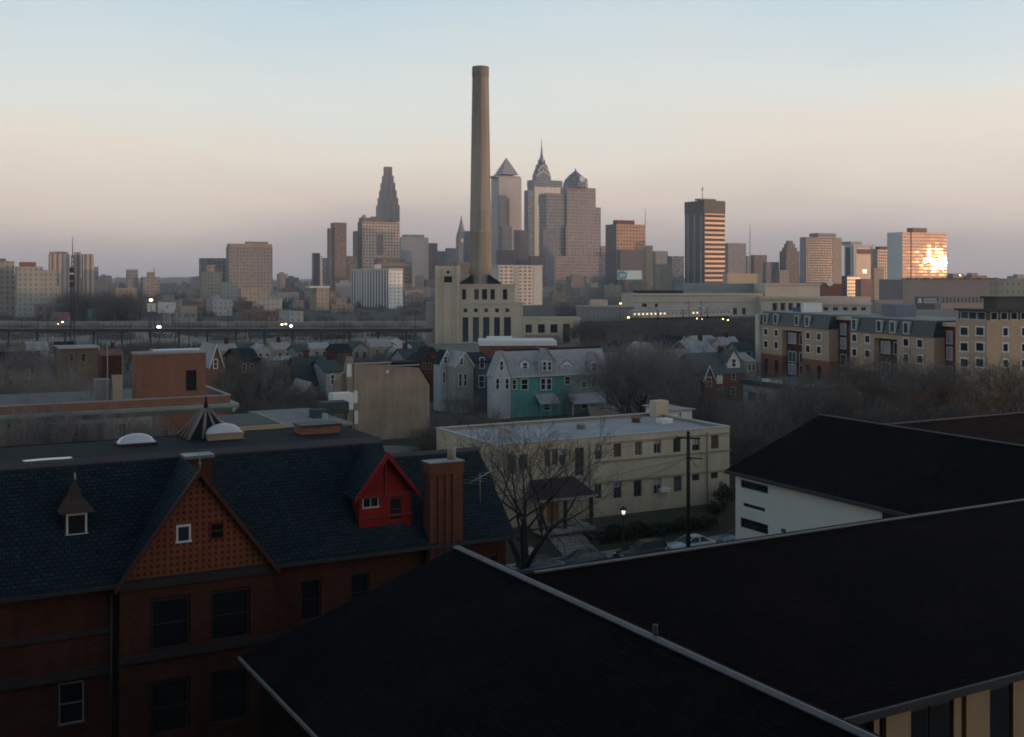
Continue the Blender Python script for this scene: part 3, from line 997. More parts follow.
m.wall((xl, yL, zb_), LEFT, yL, zt_ - zb_, lops, .2)
m.wall((0, 0, zb_), RIGHT, dp, zt_ - zb_)
m.wall((0, dp, zb_), (-1, 0, 0), -xl, zt_ - zb_)
m.build('wall', M['cream'], cb)
RM = [plain('curtain_' + n, c, .9, .2) for n, c in (('red', (.16, .06, .05)), ('grey', (.10, .11, .12)))]
for i, (a, b, c, d) in enumerate(ops):
    pm = M['glass'] if i in (3, 4, 5, 7, 8, 11, 12, 14) else (RM[0] if i in (1, 2, 6, 15) else M['glass_blue'] if i % 2 else RM[1])
    window(cb, (xl + (a + b) / 2, .1, zb_ + c + .05), FRONT, b - a - .16, d - c - .12, M['offwhite'] if i in (2, 3, 9) else M['frame_grey'], pm, .06, -.02, .09, 'hv' if i == 14 else ('v' if i < 14 else 'h'))
for a, b, c, d in lops:
    window(cb, (xl + .1, yL - (a + b) / 2, zb_ + c + .05), LEFT, b - a - .16, d - c - .12, M['frame_grey'], M['glass'], .06, -.02, .09, 'h')
m = MB()
m.box(xl + .3, -.3, .3, dp - .3, zt_ - .55, zt_ - .22)
m.build('roof', M['grey_roof'], cb)
m = MB(); parapet(m, xl - .08, .08, -.08, dp + .08, zt_, zt_ + .12, .42); m.build('coping', plain('pale_coping', (.42, .42, .40), .7, .2), cb)
for nm, pa, pb in (('lintel_band', 442.5, 433.6), ('sill_band', 461.3, 450.2), ('lintel_band', 480.6, 471)):
    xs = CB.xat(594)
    z = (CB.zat(pa, CB.xat(611)) + CB.zat(pb, 0)) / 2
    m = MB(); m.box(xs, .05, -.07, -.003, z - .1, z + .1); m.build(nm, M['cream_trim'], cb)
for px in (589.5, 707):
    xx = CB.xat(px); m = MB(); m.tube((xx, -.09, zb_), (xx, -.09, zt_ - .3), .06, .06, 6); m.build('downpipe', M['cream_trim'], cb)
BL = plain('ivory_blind', (.42, .40, .34), .8, .1)
for i in (0, 3, 5, 7, 9, 12, 17):
    a, b, c, d = ops[i]
    f_ = (.45, .3, .6, .35, .5, .25, .4)[(0, 3, 5, 7, 9, 12, 17).index(i)]
    m = MB(); m.box(xl + a + .09, xl + b - .09, .155, .162, zb_ + d - (d - c) * f_, zb_ + d - .06); m.build('blind', BL, cb)
m = MB()
xp = CB.xat(532)
m.box(xp - .5, xp + .5, 5, 6.0, zt_ - .2, zt_ + .8); m.build('roof_vent', M['concrete'], cb)
for px, yy in ((636, 9.0), (581, 7.5)):
    xp = CB.xat(px, yy)
    m = MB(); m.lathe(xp, yy, [(.45, zt_ - .24), (.45, zt_ + .15), (.62, zt_ + .2), (.5, zt_ + .38), (0, zt_ + .42)], 12)
    m.build('roof_vent', M['brick_orange'] if px == 636 else M['concrete'], cb)
xp = CB.xat(665, 7)
m = MB(); m.box(xp - .7, xp + .7, 6.5, 7.7, zt_ - .24, zt_ + .3); m.build('roof_hatch', M['white'], cb)
xp = CB.xat(659, dp - 1.3)
m = MB(); m.box(xp - .8, xp + .9, dp - 1.9, dp - .6, zt_ - .24, zt_ + 1.6); m.build('chimney', M['cream'], cb)
xp = CB.xat(655, -.5)
m = MB(); m.box(CB.xat(660, -.3), CB.xat(669, -.3), -.55, -.01, CB.zat(491, CB.xat(665)), CB.zat(487.5, CB.xat(665))); m.build('air_conditioner', M['white'], cb)
# porch
pa, pb = CB.xat(541, -3), CB.xat(594, -3)
zf = CB.zat(496, pb, -3) + .2
m = MB()
m.prism([(pa - .3, -3.2, zf), (pb + .3, -3.2, zf - .0), (pb - .5, -.02, zf + 1.25), (pa + .5, -.02, zf + 1.25)], (0, 0, -.16))
m.face([(pb + .3, -3.2, zf), (pb + .3, -.02, zf), (pb - .5, -.02, zf + 1.25)])
m.build('porch_roof', bricks('purplish_tiles', (.052, .034, .036), (.038, .026, .028), (.018, .014, .014), .3, .2, .015, .85, .3, .4), cb)
m = MB(); m.box(pa - .3, pb + .3, -3.26, -3.1, zf - .22, zf - .02); m.build('porch_fascia', M['concrete'], cb)
for q in (pa + .1, (pa + pb) / 2 - .2, pb - .2):
    m = MB(); m.box(q - .13, q + .13, -3.0, -2.75, 1.9, zf - .2); m.build('porch_post', M['wood_dark'], cb)
dxx = CB.xat(553)
m = MB(); m.box(dxx - .6, dxx + .6, -.09, -.004, 1.9, 4.1); dr = m.build('door', plain('orange_wood_door', (.26, .12, .045), .6, .25), cb)
m = MB(); m.box(dxx + .42, dxx + .5, -.16, -.08, 2.9, 3.1); m.build('handle', M['metal'], dr)
m = MB(); m.box(pa, pb, -3.3, -.003, 1.6, 1.93); m.build('porch_floor', M['concrete'], cb)
# steps up from the street
stp = thing('garden_steps', 'pale stone steps climbing the lawn to the porch, with a dark handrail', 'steps', Fr(*ST.w(STX, 3.4)[:2], GRID))
for i in range(11):
    m = MB(); m.box(-1.8, 1.8, i * .42, 4.9 if i == 10 else i * .42 + .44, 0, .14 + (i + 1) * .158); m.build('step', M['concrete'], stp)
for sx in (-1.75, 1.6):
    m = MB(); m.tube((sx, 0, 1.1), (sx, 4.6, 2.75), .04, .04, 6)
    for q in (0, 1.15, 2.3, 3.45, 4.6):
        m.tube((sx, q, .1 + q * .36), (sx, q, 1.1 + q * .36), .03, .03, 5)
    m.build('handrail', M['dark_metal'], stp)


# ------------------------------------------------------------------ leaf and twig builders
def leaf_cloud(mb, rng, x0, x1, y0, y1, z0, z1, n, s=.16, lump=True):
    ph = [rng.uniform(0, 6) for _ in range(4)]
    for _ in range(n):
        x, y = rng.uniform(x0, x1), rng.uniform(y0, y1)
        k = .72 + .28 * math.sin(x * 1.7 + ph[0]) * math.sin(x * .6 + ph[1] + y) if lump else 1
        z = z0 + (z1 - z0) * k * rng.random() ** .45
        c = V(x, y, z)
        a = V(rng.gauss(0, 1), rng.gauss(0, 1), rng.gauss(0, 1)).normalized() * s * rng.uniform(.6, 1.3)
        b = a.cross(V(rng.gauss(0, 1), rng.gauss(0, 1), rng.gauss(0, 1))).normalized() * s * rng.uniform(.4, .8)
        mb.face([c - a, c + b, c + a, c - b])


def ball_cloud(mb, rng, c, r, n, s=.15):
    for _ in range(n):
        d = V(rng.gauss(0, 1), rng.gauss(0, 1), rng.gauss(0, 1)).normalized()
        p = V(*c) + V(d.x * r[0], d.y * r[1], d.z * r[2]) * rng.uniform(.45, 1.0) * (.8 + .2 * math.sin(d.x * 5 + d.z * 4))
        a = V(rng.gauss(0, 1), rng.gauss(0, 1), rng.gauss(0, 1)).normalized() * s * rng.uniform(.6, 1.3)
        b = a.cross(d).normalized() * s * .6 if a.cross(d).length > 1e-4 else V(s, 0, 0)
        mb.face([p - a, p + b, p + a, p - b])


rng = random.Random(5)
for x0, x1, lab in ((STX + 2.2, -3.2, 'dark green clipped hedge beside the steps and the lit street lamp'), (-2.9, 6.8, 'dark green clipped hedge behind the white sedan')):
    t = thing('hedge', lab, 'hedge', Fr(*ST.w((x0 + x1) / 2, 5.0)[:2], GRID, .5))
    w = (x1 - x0) / 2
    m = MB(); leaf_cloud(m, rng, -w, w, -.85, .85, 0, 1.45, 2600, .17); m.build('foliage', M['leaf_green'], t)
    m = MB()
    for q in range(int(w * 2)):
        xx = -w + .5 + q; m.tube((xx, 0, -.4), (xx + .1, .05, .6), .04, .02, 5)
    m.build('stem', M['bark_dark'], t)
for (px, Y, z0, r, hh, mat_, lab, nm) in (
        (726, 112, 1.6, 1.5, 2.9, 'leaf_green', 'tall dark evergreen bush at the right corner of the cream building', 'bush'),
        (716, 110.5, 1.2, 1.1, 1.6, 'leaf_green', 'low dark evergreen bush left of the tall corner bush', 'bush'),
        (601, 110.5, 1.8, 1.0, 1.5, 'leaf_rust', 'rust coloured shrub beside the porch steps', 'shrub'),
        (535, 108, 1.2, 1.9, 2.2, 'leaf_green', 'dark green shrub left of the garden steps', 'shrub'),
        (552, 109, 1.4, .9, 1.2, 'leaf_green', 'small dark shrub tucked against the steps handrail', 'shrub')):
    t = thing(nm, lab, 'shrub', loc=((px - CX) / F * Y, Y, z0))
    m = MB(); ball_cloud(m, rng, (0, 0, hh * .5), (r, r, hh * .5), int(700 * r), .13); m.build('foliage', M[mat_], t)
    m = MB()
    for q in range(4): m.tube((0, 0, -.5), (rng.uniform(-.5, .5) * r, rng.uniform(-.5, .5) * r, hh * .6), .04, .015, 5)
    m.build('stem', M['bark_dark'], t)


# ------------------------------------------------------------------ cars
def car(label, Lx, hz, paint, wagon=False, loc=(0, 0), flip=False, group='cars parked along the side street'):
    p = ST.w(*loc)
    t = thing('parked_car', label, 'car', loc=(p.x, p.y, .01), rz=GRID + (180 if flip else 0), group=group)
    h = Lx / 2
    # stations along the body: x, sill z, belt z, half width
    st = [(-h, .42, .70, .62), (-h + .12, .30, .86, .78), (-h + .5, .26, .95, .86), (-h * .45, .24, .97, .9), (0, .24, .95, .9), (h * .38, .24, .93, .9), (h - .75, .26, .82, .87), (h - .18, .30, .72, .78), (h, .40, .60, .62)]
    sec = lambda s: [V(s[0], -s[3] * .93, s[1]), V(s[0], -s[3], s[1] + .14), V(s[0], -s[3] * 1.01, (s[1] + s[2]) / 2 + .06), V(s[0], -s[3] * .93, s[2]), V(s[0], 0, s[2] + .05),
                     V(s[0], s[3] * .93, s[2]), V(s[0], s[3] * 1.01, (s[1] + s[2]) / 2 + .06), V(s[0], s[3], s[1] + .14), V(s[0], s[3] * .93, s[1])]
    m = MB()
    R_ = [sec(s) for s in st]
    for A, B in zip(R_, R_[1:]):
        for i in range(9):
            j = (i + 1) % 9
            m.face([A[i], A[j], B[j], B[i]][::-1], True)
    m.face(R_[0]); m.face(R_[-1][::-1])
    # pillars and roof as one shell with the body
    xr0, xr1 = (-h + .35 if wagon else -h * .42), h * .05
    xb0, xb1 = (-h + .22 if wagon else -h * .70), h * .42
    zr_, zbl = hz, .96
    m.prism([(xr0, -.60, zr_), (xr1, -.60, zr_), (xr1, .60, zr_), (xr0, .60, zr_)], (0, 0, -.05))
    for sg in (-1, 1):
        for a, b, w in ((xb0, xr0, .09), (xb1, xr1, .07), ((xb0 + xb1) / 2 - .15, (xr0 + xr1) / 2 - .1, .06)):
            m.prism([(a - w, sg * .83, zbl), (a + w, sg * .83, zbl), (b + w, sg * .62, zr_ - .02), (b - w, sg * .62, zr_ - .02)], (0, -sg * .05, 0))
    m.build('body', paint, t)
    m = MB()
    A = [V(xb0, -.80, zbl), V(xb1, -.80, zbl), V(xb1, .80, zbl), V(xb0, .80, zbl)]
    B = [V(xr0, -.585, zr_ - .06), V(xr1, -.585, zr_ - .06), V(xr1, .585, zr_ - .06), V(xr0, .585, zr_ - .06)]
    for i in range(4):
        j = (i + 1) % 4
        m.face([A[i], A[j], B[j], B[i]])
    m.face(B)
    m.build('window_glass', M['glass_blue'], t)
    for sx in (-h * .58, h * .62):
        for sg in (-1, 1):
            m = MB(); m.tube((sx, sg * .66, .32), (sx, sg * .89, .32), .32, .32, 18, smooth=False); wl_ = m.build('wheel', M['black'], t)
            m = MB(); m.tube((sx, sg * .88, .32), (sx, sg * .905, .32), .19, .17, 14, smooth=False); m.build('rim', M['metal'], wl_)
    for sg in (-1, 1):
        m = MB(); m.box(h - .12, h - .015, sg * .58 - .14, sg * .58 + .14, .58, .69); m.build('headlight', M['white'], t)
        m = MB(); m.box(-h + .0, -h + .1, sg * .60 - .13, sg * .60 + .13, .66, .80); m.build('tail_light', M['red_paint'], t)
    m = MB(); m.box(h - .1, h + .06, -.74, .74, .34, .5); m.box(-h - .06, -h + .1, -.74, .74, .36, .52); m.build('bumper', paint, t)
    return t


def paint(n, c):
    m, nt, b = nmat(n)
    b.inputs['Base Color'].default_value = rgb(c)
    b.inputs['Roughness'].default_value = .35
    b.inputs['Coat Weight'].default_value = .6
    b.inputs['Coat Roughness'].default_value = .08
    return m


cxs = lambda px: ST.xat(px, 0)
car('white sedan parked by the utility pole', 4.9, 1.42, paint('white_car_paint', (.66, .70, .72)), False, (cxs(690.5), .0), True)
car('dark blue black wagon parked behind the white sedan, under the street lamp', 4.9, 1.55, paint('black_car_paint', (.022, .028, .036)), True, (cxs(641), .0), True)
car('dark rounded sedan parked between the wagon and the sedan by the round sign', 4.8, 1.45, paint('ink_car_paint', (.035, .045, .06)), False, (cxs(583), .0), True)
car('blue grey sedan parked beside the round pale sign at the street corner', 4.7, 1.42, paint('slate_car_paint', (.06, .085, .11)), False, (cxs(537), -.1), True)
car('pale blue sedan half hidden by the white block corner', 4.8, 1.42, paint('pale_car_paint', (.22, .25, .31)), False, (cxs(741), .0), True)

# lit street lamp, round sign, utility pole and its wires
lp = ST.w(ST.xat(623.5, 2.2), 2.2)
t = thing('street_lamp', 'short black street lamp with a lit white lantern in front of the hedge', 'street lamp', loc=(lp.x, lp.y, .14))
zl = H - (512 - HY) / F * lp.y - .14
m = MB(); m.lathe(0, 0, [(.16, 0), (.15, .25), (.07, .5), (.055, zl - .3), (.1, zl - .25), (.0, zl - .22)], 10); m.build('post', M['dark_metal'], t)
m = MB(); m.lathe(0, 0, [(.0, zl - .24), (.12, zl - .2), (.18, zl + .06), (.16, zl + .2), (0, zl + .28)], 12); m.build('lantern', lamp_mat('lantern_glow', (1, .93, .88), .95), t)
m = MB(); m.lathe(0, 0, [(.36, zl + .2), (.3, zl + .32), (.08, zl + .48), (0, zl + .56)], 12); m.build('cap', M['dark_metal'], t)
sp_ = ST.w(ST.xat(530.5, 1.9), 1.9)
t = thing('round_sign', 'pale round sign on a thin post at the street corner', 'sign', loc=(sp_.x, sp_.y, .14), rz=14)
zs = H - (551 - HY) / F * sp_.y - .14
m = MB(); m.tube((0, .04, 0), (0, .04, zs + .5), .035, .035, 6); m.build('post', M['metal'], t)
m = MB(); m.tube((0, 0, zs), (0, -.03, zs), .36, .36, 24, smooth=False); m.build('disc', M['white'], t)
up = ST.w(ST.xat(688.3, -2.3), -2.3)
t = thing('utility_pole', 'tall dark wooden utility pole with two crossarms standing before the cream building', 'utility pole', loc=(up.x, up.y, 0), rz=-22)
zt = H - (431.5 - HY) / F * up.y
m = MB(); m.tube((0, 0, 0), (0, 0, zt), .19, .15, 10); m.build('pole', M['wood_dark'], t)
zc = zt - .55
m = MB(); m.box(-1.1, 1.1, -.26, -.14, zc - .07, zc + .07); m.build('crossarm', M['wood_dark'], t)
for q in (-1.0, -.55, .55, 1.0):
    m = MB(); m.lathe(q, -.2, [(.05, zc + .07), (.07, zc + .14), (.05, zc + .2), (0, zc + .22)], 8); m.build('insulator', M['concrete'], t)
zc2 = H - (457.5 - HY) / F * up.y
m = MB(); m.box(-.2, 1.35, -.26, -.14, zc2 - .05, zc2 + .05); m.build('crossarm', M['wood_dark'], t)
m = MB(); m.tube((.2, -.1, zc2 - .05), (.9, -.2, zc2 - .9), .03, .03, 5); m.build('brace', M['wood_dark'], t)
wi = MB()


def wire(mb, a, b, sag, r=.016, n=14):
    a, b = V(*a), V(*b)
    pts = [a.lerp(b, i / n) - V(0, 0, sag * 4 * (i / n) * (1 - i / n)) for i in range(n + 1)]
    for p, q in zip(pts, pts[1:]):
        mb.tube(p, q, r, r, 4, False)


for (dx_, zz_, end, lab) in ((-1.0, zc + .22, ST.w(-46, -4.6, 9.3), 'long thin street cable running off to the left from the upper crossarm'), (1.0, zc + .22, ST.w(62, -4.6, 9.6), 'long thin street cable running off to the right from the upper crossarm'),
                             (.2, zc2 + .06, ST.w(-46, -4.4, 7.2), 'lower thin street cable running off to the left behind the brick house')):
    m = MB(); wire(m, V(up.x + dx_ * .9, up.y - dx_ * .35, zz_), end, .8, .014); tag(m.build('power_line', M['dark_metal']), lab, 'wire')
W0 = V(up.x - .2, up.y, zc2)
for end, sag, lab in ((BH.w(XE - 4.5, 1.2, 10.9), 1.2, 'thin sagging wire from the utility pole to the brick house roof'),
                      (CB.w(CB.xat(598, -.1), -.1, 5.5), .9, 'thin sagging wire from the utility pole to the cream building')):
    m = MB(); wire(m, W0, end, sag, .012); tag(m.build('power_line', M['dark_metal']), lab, 'wire')


# ------------------------------------------------------------------ corner building with the brick penthouse (left)
LB = Fr.seen(231, 127)
lb = thing('corniced_building', 'old building with a pale green cornice and an orange brick penthouse, behind the slate roof', 'building', LB)
zc = LB.zat(407)
xl = LB.xat(-25)
zp = LB.zat(395.5)
xm = LB.xat(152)
wp = [(5, 14), (26, 36), (46, 55), (70, 79), (95, 104), (118, 127)]
ops = []
for a, b in wp:
    ops.append((LB.xat(a) - xl, LB.xat(b) - xl, LB.zat(446, LB.xat(a)) - .6, LB.zat(423, LB.xat(a))))
m = MB()
m.wall((xl, 0, 0), FRONT, xm - xl, zc, ops, .25)
m.wall((xl, 24, 0), LEFT, 24, zc)
m.build('plaster_wall', plain('grey_pink_plaster', (.47, .42, .39), .9, .45, .25), lb)
for a, b, c, d in ops:
    window(lb, (xl + (a + b) / 2, .12, c + .05), FRONT, b - a - .24, d - c - .2, plain('ochre_frame', (.33, .24, .13), .8, .2) if a == ops[4][0] else M['white'], M['glass_deep'], .22, .03, .1, 'h')
m = MB()
wop = [(LB.xat(163) - xm, LB.xat(169) - xm, zc - 4.2, zc - 2.0), (LB.xat(200) - xm, LB.xat(206) - xm, zc - 4.2, zc - 2.0)]
m.wall((xm, 0, 0), FRONT, -xm, zc, wop, .2)
m.wall((0, 0, 0), RIGHT, 24, zc)
m.box(xl, -.1, .05, .35, zc + .45, zp)
m.box(-.35, -.05, .35, 24, zc + .45, zp)
m.build('brick_wall', M['brick_orange'], lb)
for a, b, c, d in wop:
    window(lb, (xm + (a + b) / 2, .1, c + .05), FRONT, b - a - .2, d - c - .16, M['offwhite'], M['glass'], .08, .0, .09, 'h')
m = MB()
m.prism([(xl, -.75, zc + .1), (xl, 0, zc - .55), (xl, .05, zc + .45), (xl, -.85, zc + .45)], (-xl + .75, 0, 0))
m.prism([(.75, 24, zc + .1), (0.02, 24, zc - .55), (.02, 24, zc + .44), (.85, 24, zc + .44)], (0, -24.6, 0))
m.build('cornice', plain('pale_verdigris_cornice', (.30, .37, .33), .8, .35), lb)
m = MB(); m.box(xl, 0.02, .0, .42, zp, zp + .12); m.box(-.42, .02, .42, 24, zp, zp + .12); m.build('coping', M['concrete'], lb)
m = MB(); m.box(xl, -.36, .36, 24, zc - .2, zc + .3); m.build('roof', plain('brown_grey_felt', (.13, .115, .11), .9, .5, .5), lb)
p0, p1 = LB.xat(136, 2.6), LB.xat(206, 2.6)
z1 = LB.zat(355, p0, 2.6)
da_, db_ = LB.xat(186, 2.6), LB.xat(196.5, 2.6)
m = MB()
m.wall((p0, 2.6, zc + .2), FRONT, p1 - p0, z1 - zc - .2, [(da_ - p0, db_ - p0, LB.zat(391, da_, 2.6) - zc - .2, LB.zat(370.5, da_, 2.6) - zc - .2)], .25)
m.wall((p0, 5.4, zc + .2), LEFT, 2.8, z1 - zc - .2)
m.wall((p1, 2.6, zc + .2), RIGHT, 2.8, z1 - zc - .2)
m.wall((p1, 5.4, zc + .2), (-1, 0, 0), p1 - p0, z1 - zc - .2)
ph = m.build('penthouse', M['brick_orange'], lb)
m = MB(); m.box(p0 - .12, p1 + .12, 2.5, 5.5, z1, z1 + .22); m.build('roof_slab', M['concrete'], ph)
m = MB(); m.box(da_, db_, 2.78, 2.84, LB.zat(391, da_, 2.6), LB.zat(370.5, da_, 2.6)); m.build('door', M['black'], ph)
a, b = LB.xat(112.5, 1.5), LB.xat(122, 1.5)
m = MB(); m.box(a, b, 1.2, 2.2, zc, LB.zat(375.5, a, 1.5)); m.build('chimney', plain('buff_render', (.34, .28, .22), .9, .3), lb)
a, b = LB.xat(96, 2), LB.xat(111, 2)
m = MB(); m.box(a, b, 2.1, 4.2, zc, LB.zat(380, a, 2)); m.build('stair_housing', plain('grey_render', (.22, .21, .21), .9, .3), lb)
m = MB(); m.tube((LB.xat(107.5, 1), 1, zc), (LB.xat(107.5, 1), 1, LB.zat(341, LB.xat(107.5), 1)), .07, .05, 6); m.build('flagpole', M['concrete'], lb)

# low flat-roofed blocks between it and the tan wall
fb = Fr.seen(233, 98)
t = thing('flat_roofed_block', 'low block with a tan fascia and green grey flat roof behind the slate house', 'building', fb)
L_ = fb.xat(284); z1 = fb.zat(427)
m = MB(); m.box(0, L_, 0, 9, 0, z1 - .9); m.build('wall', M['brick'], t)
m = MB(); m.box(-.1, L_ + .1, -.12, 9.1, z1 - .9, z1); m.build('fascia', plain('tan_fascia', (.42, .33, .20), .8, .2), t)
m = MB(); m.box(.25, L_ - .25, .2, 8.8, z1, z1 + .06); m.build('roof', plain('green_grey_felt', (.065, .085, .08), .9, .4), t)
fb = Fr.seen(287, 112)
t = thing('flat_roofed_block', 'low block with a pale cluttered flat roof beside the tan stucco wall', 'building', fb)
L_ = fb.xat(352); z1 = fb.zat(428)
m = MB(); m.box(0, L_, 0, 15, 0, z1 - .15); m.build('wall', M['brick'], t)
m = MB(); m.box(-.1, L_ + .1, -.12, 15.1, z1 - .15, z1 + .1); m.build('roof', plain('pale_torn_roofing', (.22, .215, .20), .9, .55, .8), t)
for px, yy, w, d, hh, mt in ((318, 6, 1.6, 1.2, .9, M['slate_green']), (333, 9, 3, 2.2, 1.3, M['slate_green']), (325, 2.0, .5, .5, .9, plain('mint_box', (.25, .42, .34), .8, .2)), (341, 12, 2.4, 1.8, 1.9, M['white'])):
    xx = fb.xat(px, yy); m = MB(); m.box(xx - w / 2, xx + w / 2, yy - d / 2, yy + d / 2, z1 + .1, z1 + .1 + hh); m.build('roof_box', mt, t)

# ------------------------------------------------------------------ the tan blank party wall
TW = Fr.seen(354, 168)
t = thing('party_wall_house', 'tall house with a big blank tan stucco end wall and chamfered shoulder', 'house', TW)
X = lambda px: TW.xat(px)
Z = lambda py, px: TW.zat(py, X(px))
poly = [(X(354), 0, 0), (X(429.5), 0, 0), (X(429.5), 0, Z(385, 429)), (X(419), 0, Z(367.5, 419)), (X(391), 0, Z(366.5, 391)), (X(391), 0, Z(364.5, 391)), (X(354), 0, Z(364.5, 354))]
m = MB(); m.prism(poly, (0, 4.5, 0)); m.build('wall', M['tan_wall'], t)
m = MB(); m.box(X(355), X(419) - .1, .45, 4.3, Z(366, 391) - .1, Z(364.5, 354) + .06); m.build('roof', M['dark_roof'], t)
x0 = TW.xat(334.5, 1.2)
m = MB(); m.prism([(x0, 1.2, 0), (X(354), 1.2, 0), (X(354), 1.2, Z(371, 354)), (TW.xat(346, 1.2), 1.2, Z(371, 350)), (x0, 1.2, Z(382, 340))], (0, .7, 0)); m.build('side_wall', M['tan_wall'], t)
m = MB()
m.box(X(354), X(391), -.12, .4, Z(364.5, 354), Z(364.5, 354) + .2)
m.box(X(391) + .02, X(419), -.12, .4, Z(366.5, 391) + .002, Z(366.5, 391) + .18)
m.build('coping', M['concrete'], t)
m = MB(); m.prism([(X(419), -.1, Z(367.5, 419) + .02), (X(429.5) + .2, -.1, Z(386, 429)), (X(429.5) + .2, -.1, Z(386, 429) + .4), (X(419), -.1, Z(367.5, 419) + .3)], (0, 4.6, 0)); m.build('side_roof', M['slate'], t)
a, b = TW.xat(346.5, .6), TW.xat(352.5, .6)
m = MB(); m.box(a, b, .2, 1.1, 0, TW.zat(357, a, .6)); m.build('chimney', plain('patched_render', (.30, .25, .18), .9, .5), t)
for a, b, c, d in ((347, 351.5, 364, 377), (347, 350.3, 395, 408), (353.8, 357.6, 391, 403), (354.5, 358, 411, 424)):
    yy = .1 if b < 352 else -.06
    m = MB(); m.box(TW.xat(a, yy), TW.xat(b, yy), yy, yy + .08, TW.zat(d, X(a), yy), TW.zat(c, X(a), yy)); m.build('white_patch', M['white'], t)
m = MB(); m.box(X(386), X(388.5), -.1, -.0, Z(373, 386), Z(370.5, 386)); m.build('white_patch', M['white'], t)


# ------------------------------------------------------------------ small houses
def house(name, label, px0, px1, Y, pe, pr, depth, wm, rm, axis='x', deg=GRID, wins=(), trim=None, cat='house', group=None, chim=None, base=0.0, ov=.35, fm=None):
    """a gabled house whose front spans px0..px1 at distance Y, eave on row pe and ridge on row pr."""
    f = Fr.seen(px0, Y, deg, base)
    t = thing(name, label, cat, f, group=group)
    w = f.xat(px1)
    ze = f.zat(pe)
    zr = f.zat(pr, w / 2, depth / 2 if axis == 'x' else 0)
    m = MB(); gable_walls(m, 0, w, 0, depth, ze, zr - .05, axis); m.build('wall', wm, t)
    m = MB(); gable_roof(m, 0, w, 0, depth, ze, zr, axis, ov); m.build('roof', rm, t)
    if trim and axis == 'y':
        k = (zr - ze) / (w / 2)
        m = MB()
        for sg in (-1, 1):
            e = w / 2 + sg * (w / 2 + ov)
            m.prism([(e, -ov - .06, ze - k * ov - .15), (w / 2, -ov - .06, zr - .15), (w / 2, -ov - .06, zr + .2), (e, -ov - .06, ze - k * ov + .2)], (0, .1, 0))
        m.build('bargeboard', trim, t)
    for a, b, c, d in wins:
        xa, xb = f.xat(a), f.xat(b)
        z0, z1 = f.zat(d, xa), f.zat(c, xa)
        window(t, ((xa + xb) / 2, 0, z0), FRONT, max(.3, xb - xa), max(.4, z1 - z0), fm or M['white'], M['glass'], .12, .06, .03, 'h')
    if chim:
        for q in chim:
            xa = f.xat(q); m = MB(); m.box(xa - .4, xa + .4, depth * .5 - .4, depth * .5 + .4, zr - 1.2, zr + 1.3); m.build('chimney', M['brick'], t)
    return t, f


house('narrow_house', 'narrow white gabled house beside the pale yellow one', 440.5, 452.5, 206, 363, 351, 3.2, plain('white_clapboard', (.40, .41, .42), .8, .25), M['slate'], 'y',
      wins=((444, 447, 357, 363), (443, 445, 372, 383), (447, 449, 372, 383)), trim=M['white'], ov=.2)
house('narrow_house', 'narrow pale yellow gabled house between the white house and the grey terrace', 455.5, 473.5, 203, 366, 352.5, 5, plain('pale_yellow_clapboard', (.32, .315, .25), .8, .3), M['slate_grey'], 'y',
      wins=((460, 463, 358, 365), (459, 461.5, 374, 386), (464, 466.5, 374, 386)), trim=M['offwhite'], ov=.2)
house('narrow_house', 'dark slate fronted house in the gap left of the grey terrace', 475, 492, 207, 362, 353, 11, plain('dark_slate_wall', (.11, .115, .125), .8, .3), M['slate'], 'x',
      wins=((480, 484, 358, 368), (479, 484, 376, 387)))
t, f = house('row_house', 'grey house end with a pale upper wall and a red brick ground floor', 271, 297, 192, 361, 357, 9, plain('pale_grey_render', (.36, .38, .38), .85, .35), M['slate_grey'], 'x', wins=((283, 287, 372, 382),))
t, f = house('row_house', 'house with a broad greenish slate mansard above red brick, left of the tan wall', 300, 328, 188, 384, 357, 9, M['brick_red'], M['slate_green'], 'x', wins=((306, 309, 388, 396), (317, 320, 388, 396)), chim=(314,))
house('row_house', 'dim slate roofed house close against the tan stucco wall', 326, 343, 186, 372, 361, 10, M['slate_grey'], M['slate_green'], 'x', wins=((331, 334, 375, 384),))
house('gabled_house', 'red brown house with a white edged gable behind the brick penthouse', 211, 222, 178, 362, 345, 10, M['brick_orange'], M['slate_grey'], 'y', wins=((214, 217, 360, 368),), trim=M['white'])
house('gabled_house', 'dark brown gabled house among bare trees left of the grey house end', 238, 258, 196, 360, 349, 10, M['brick'], M['slate'], 'x', wins=((243, 246, 364, 372), (250, 253, 364, 372)))
house('white_shed', 'pale shed with a white edged gable under the viaduct, left one', 304, 322, 300, 352, 345.5, 12, M['concrete'], M['grey_roof'], 'y', 0, trim=M['white'], cat='shed')
house('white_shed', 'pale shed with a white edged gable under the viaduct, by the power plant', 381, 402, 310, 347, 340.5, 12, M['concrete'], M['grey_roof'], 'y', 0, trim=M['white'], cat='shed')
house('brown_house', 'brown block with a pale roof edge behind bare saplings on the left', 61, 98, 175, 349, 346.5, 8, plain('umber_wall', (.13, .10, .07), .9, .3), M['concrete'], 'x', wins=((70, 73, 354, 361), (82, 85, 354, 361)), fm=M['frame_grey'])
house('row_house', 'red roofed low house peeping left of the brick penthouse', 102, 122, 210, 356, 350, 9, M['brick'], M['brick_red'], 'x')
house('row_house', 'long low house with a white roof strip behind the brick penthouse', 156, 205, 190, 351.5, 349.5, 4, M['brick_red'], M['white'], 'x')
house('row_house', 'purple brown roofed house at the far left under the viaduct', 2, 40, 205, 366, 352, 9, M['brick'], M['shingle_red'], 'x', wins=((12, 15, 370, 378), (26, 29, 370, 378)))
house('white_garage', 'small white garage behind the cream building roof', 673, 692, 140, 411, 408.5, 6, M['white'], M['concrete'], 'x', cat='garage', wins=((679, 681, 413, 417),))
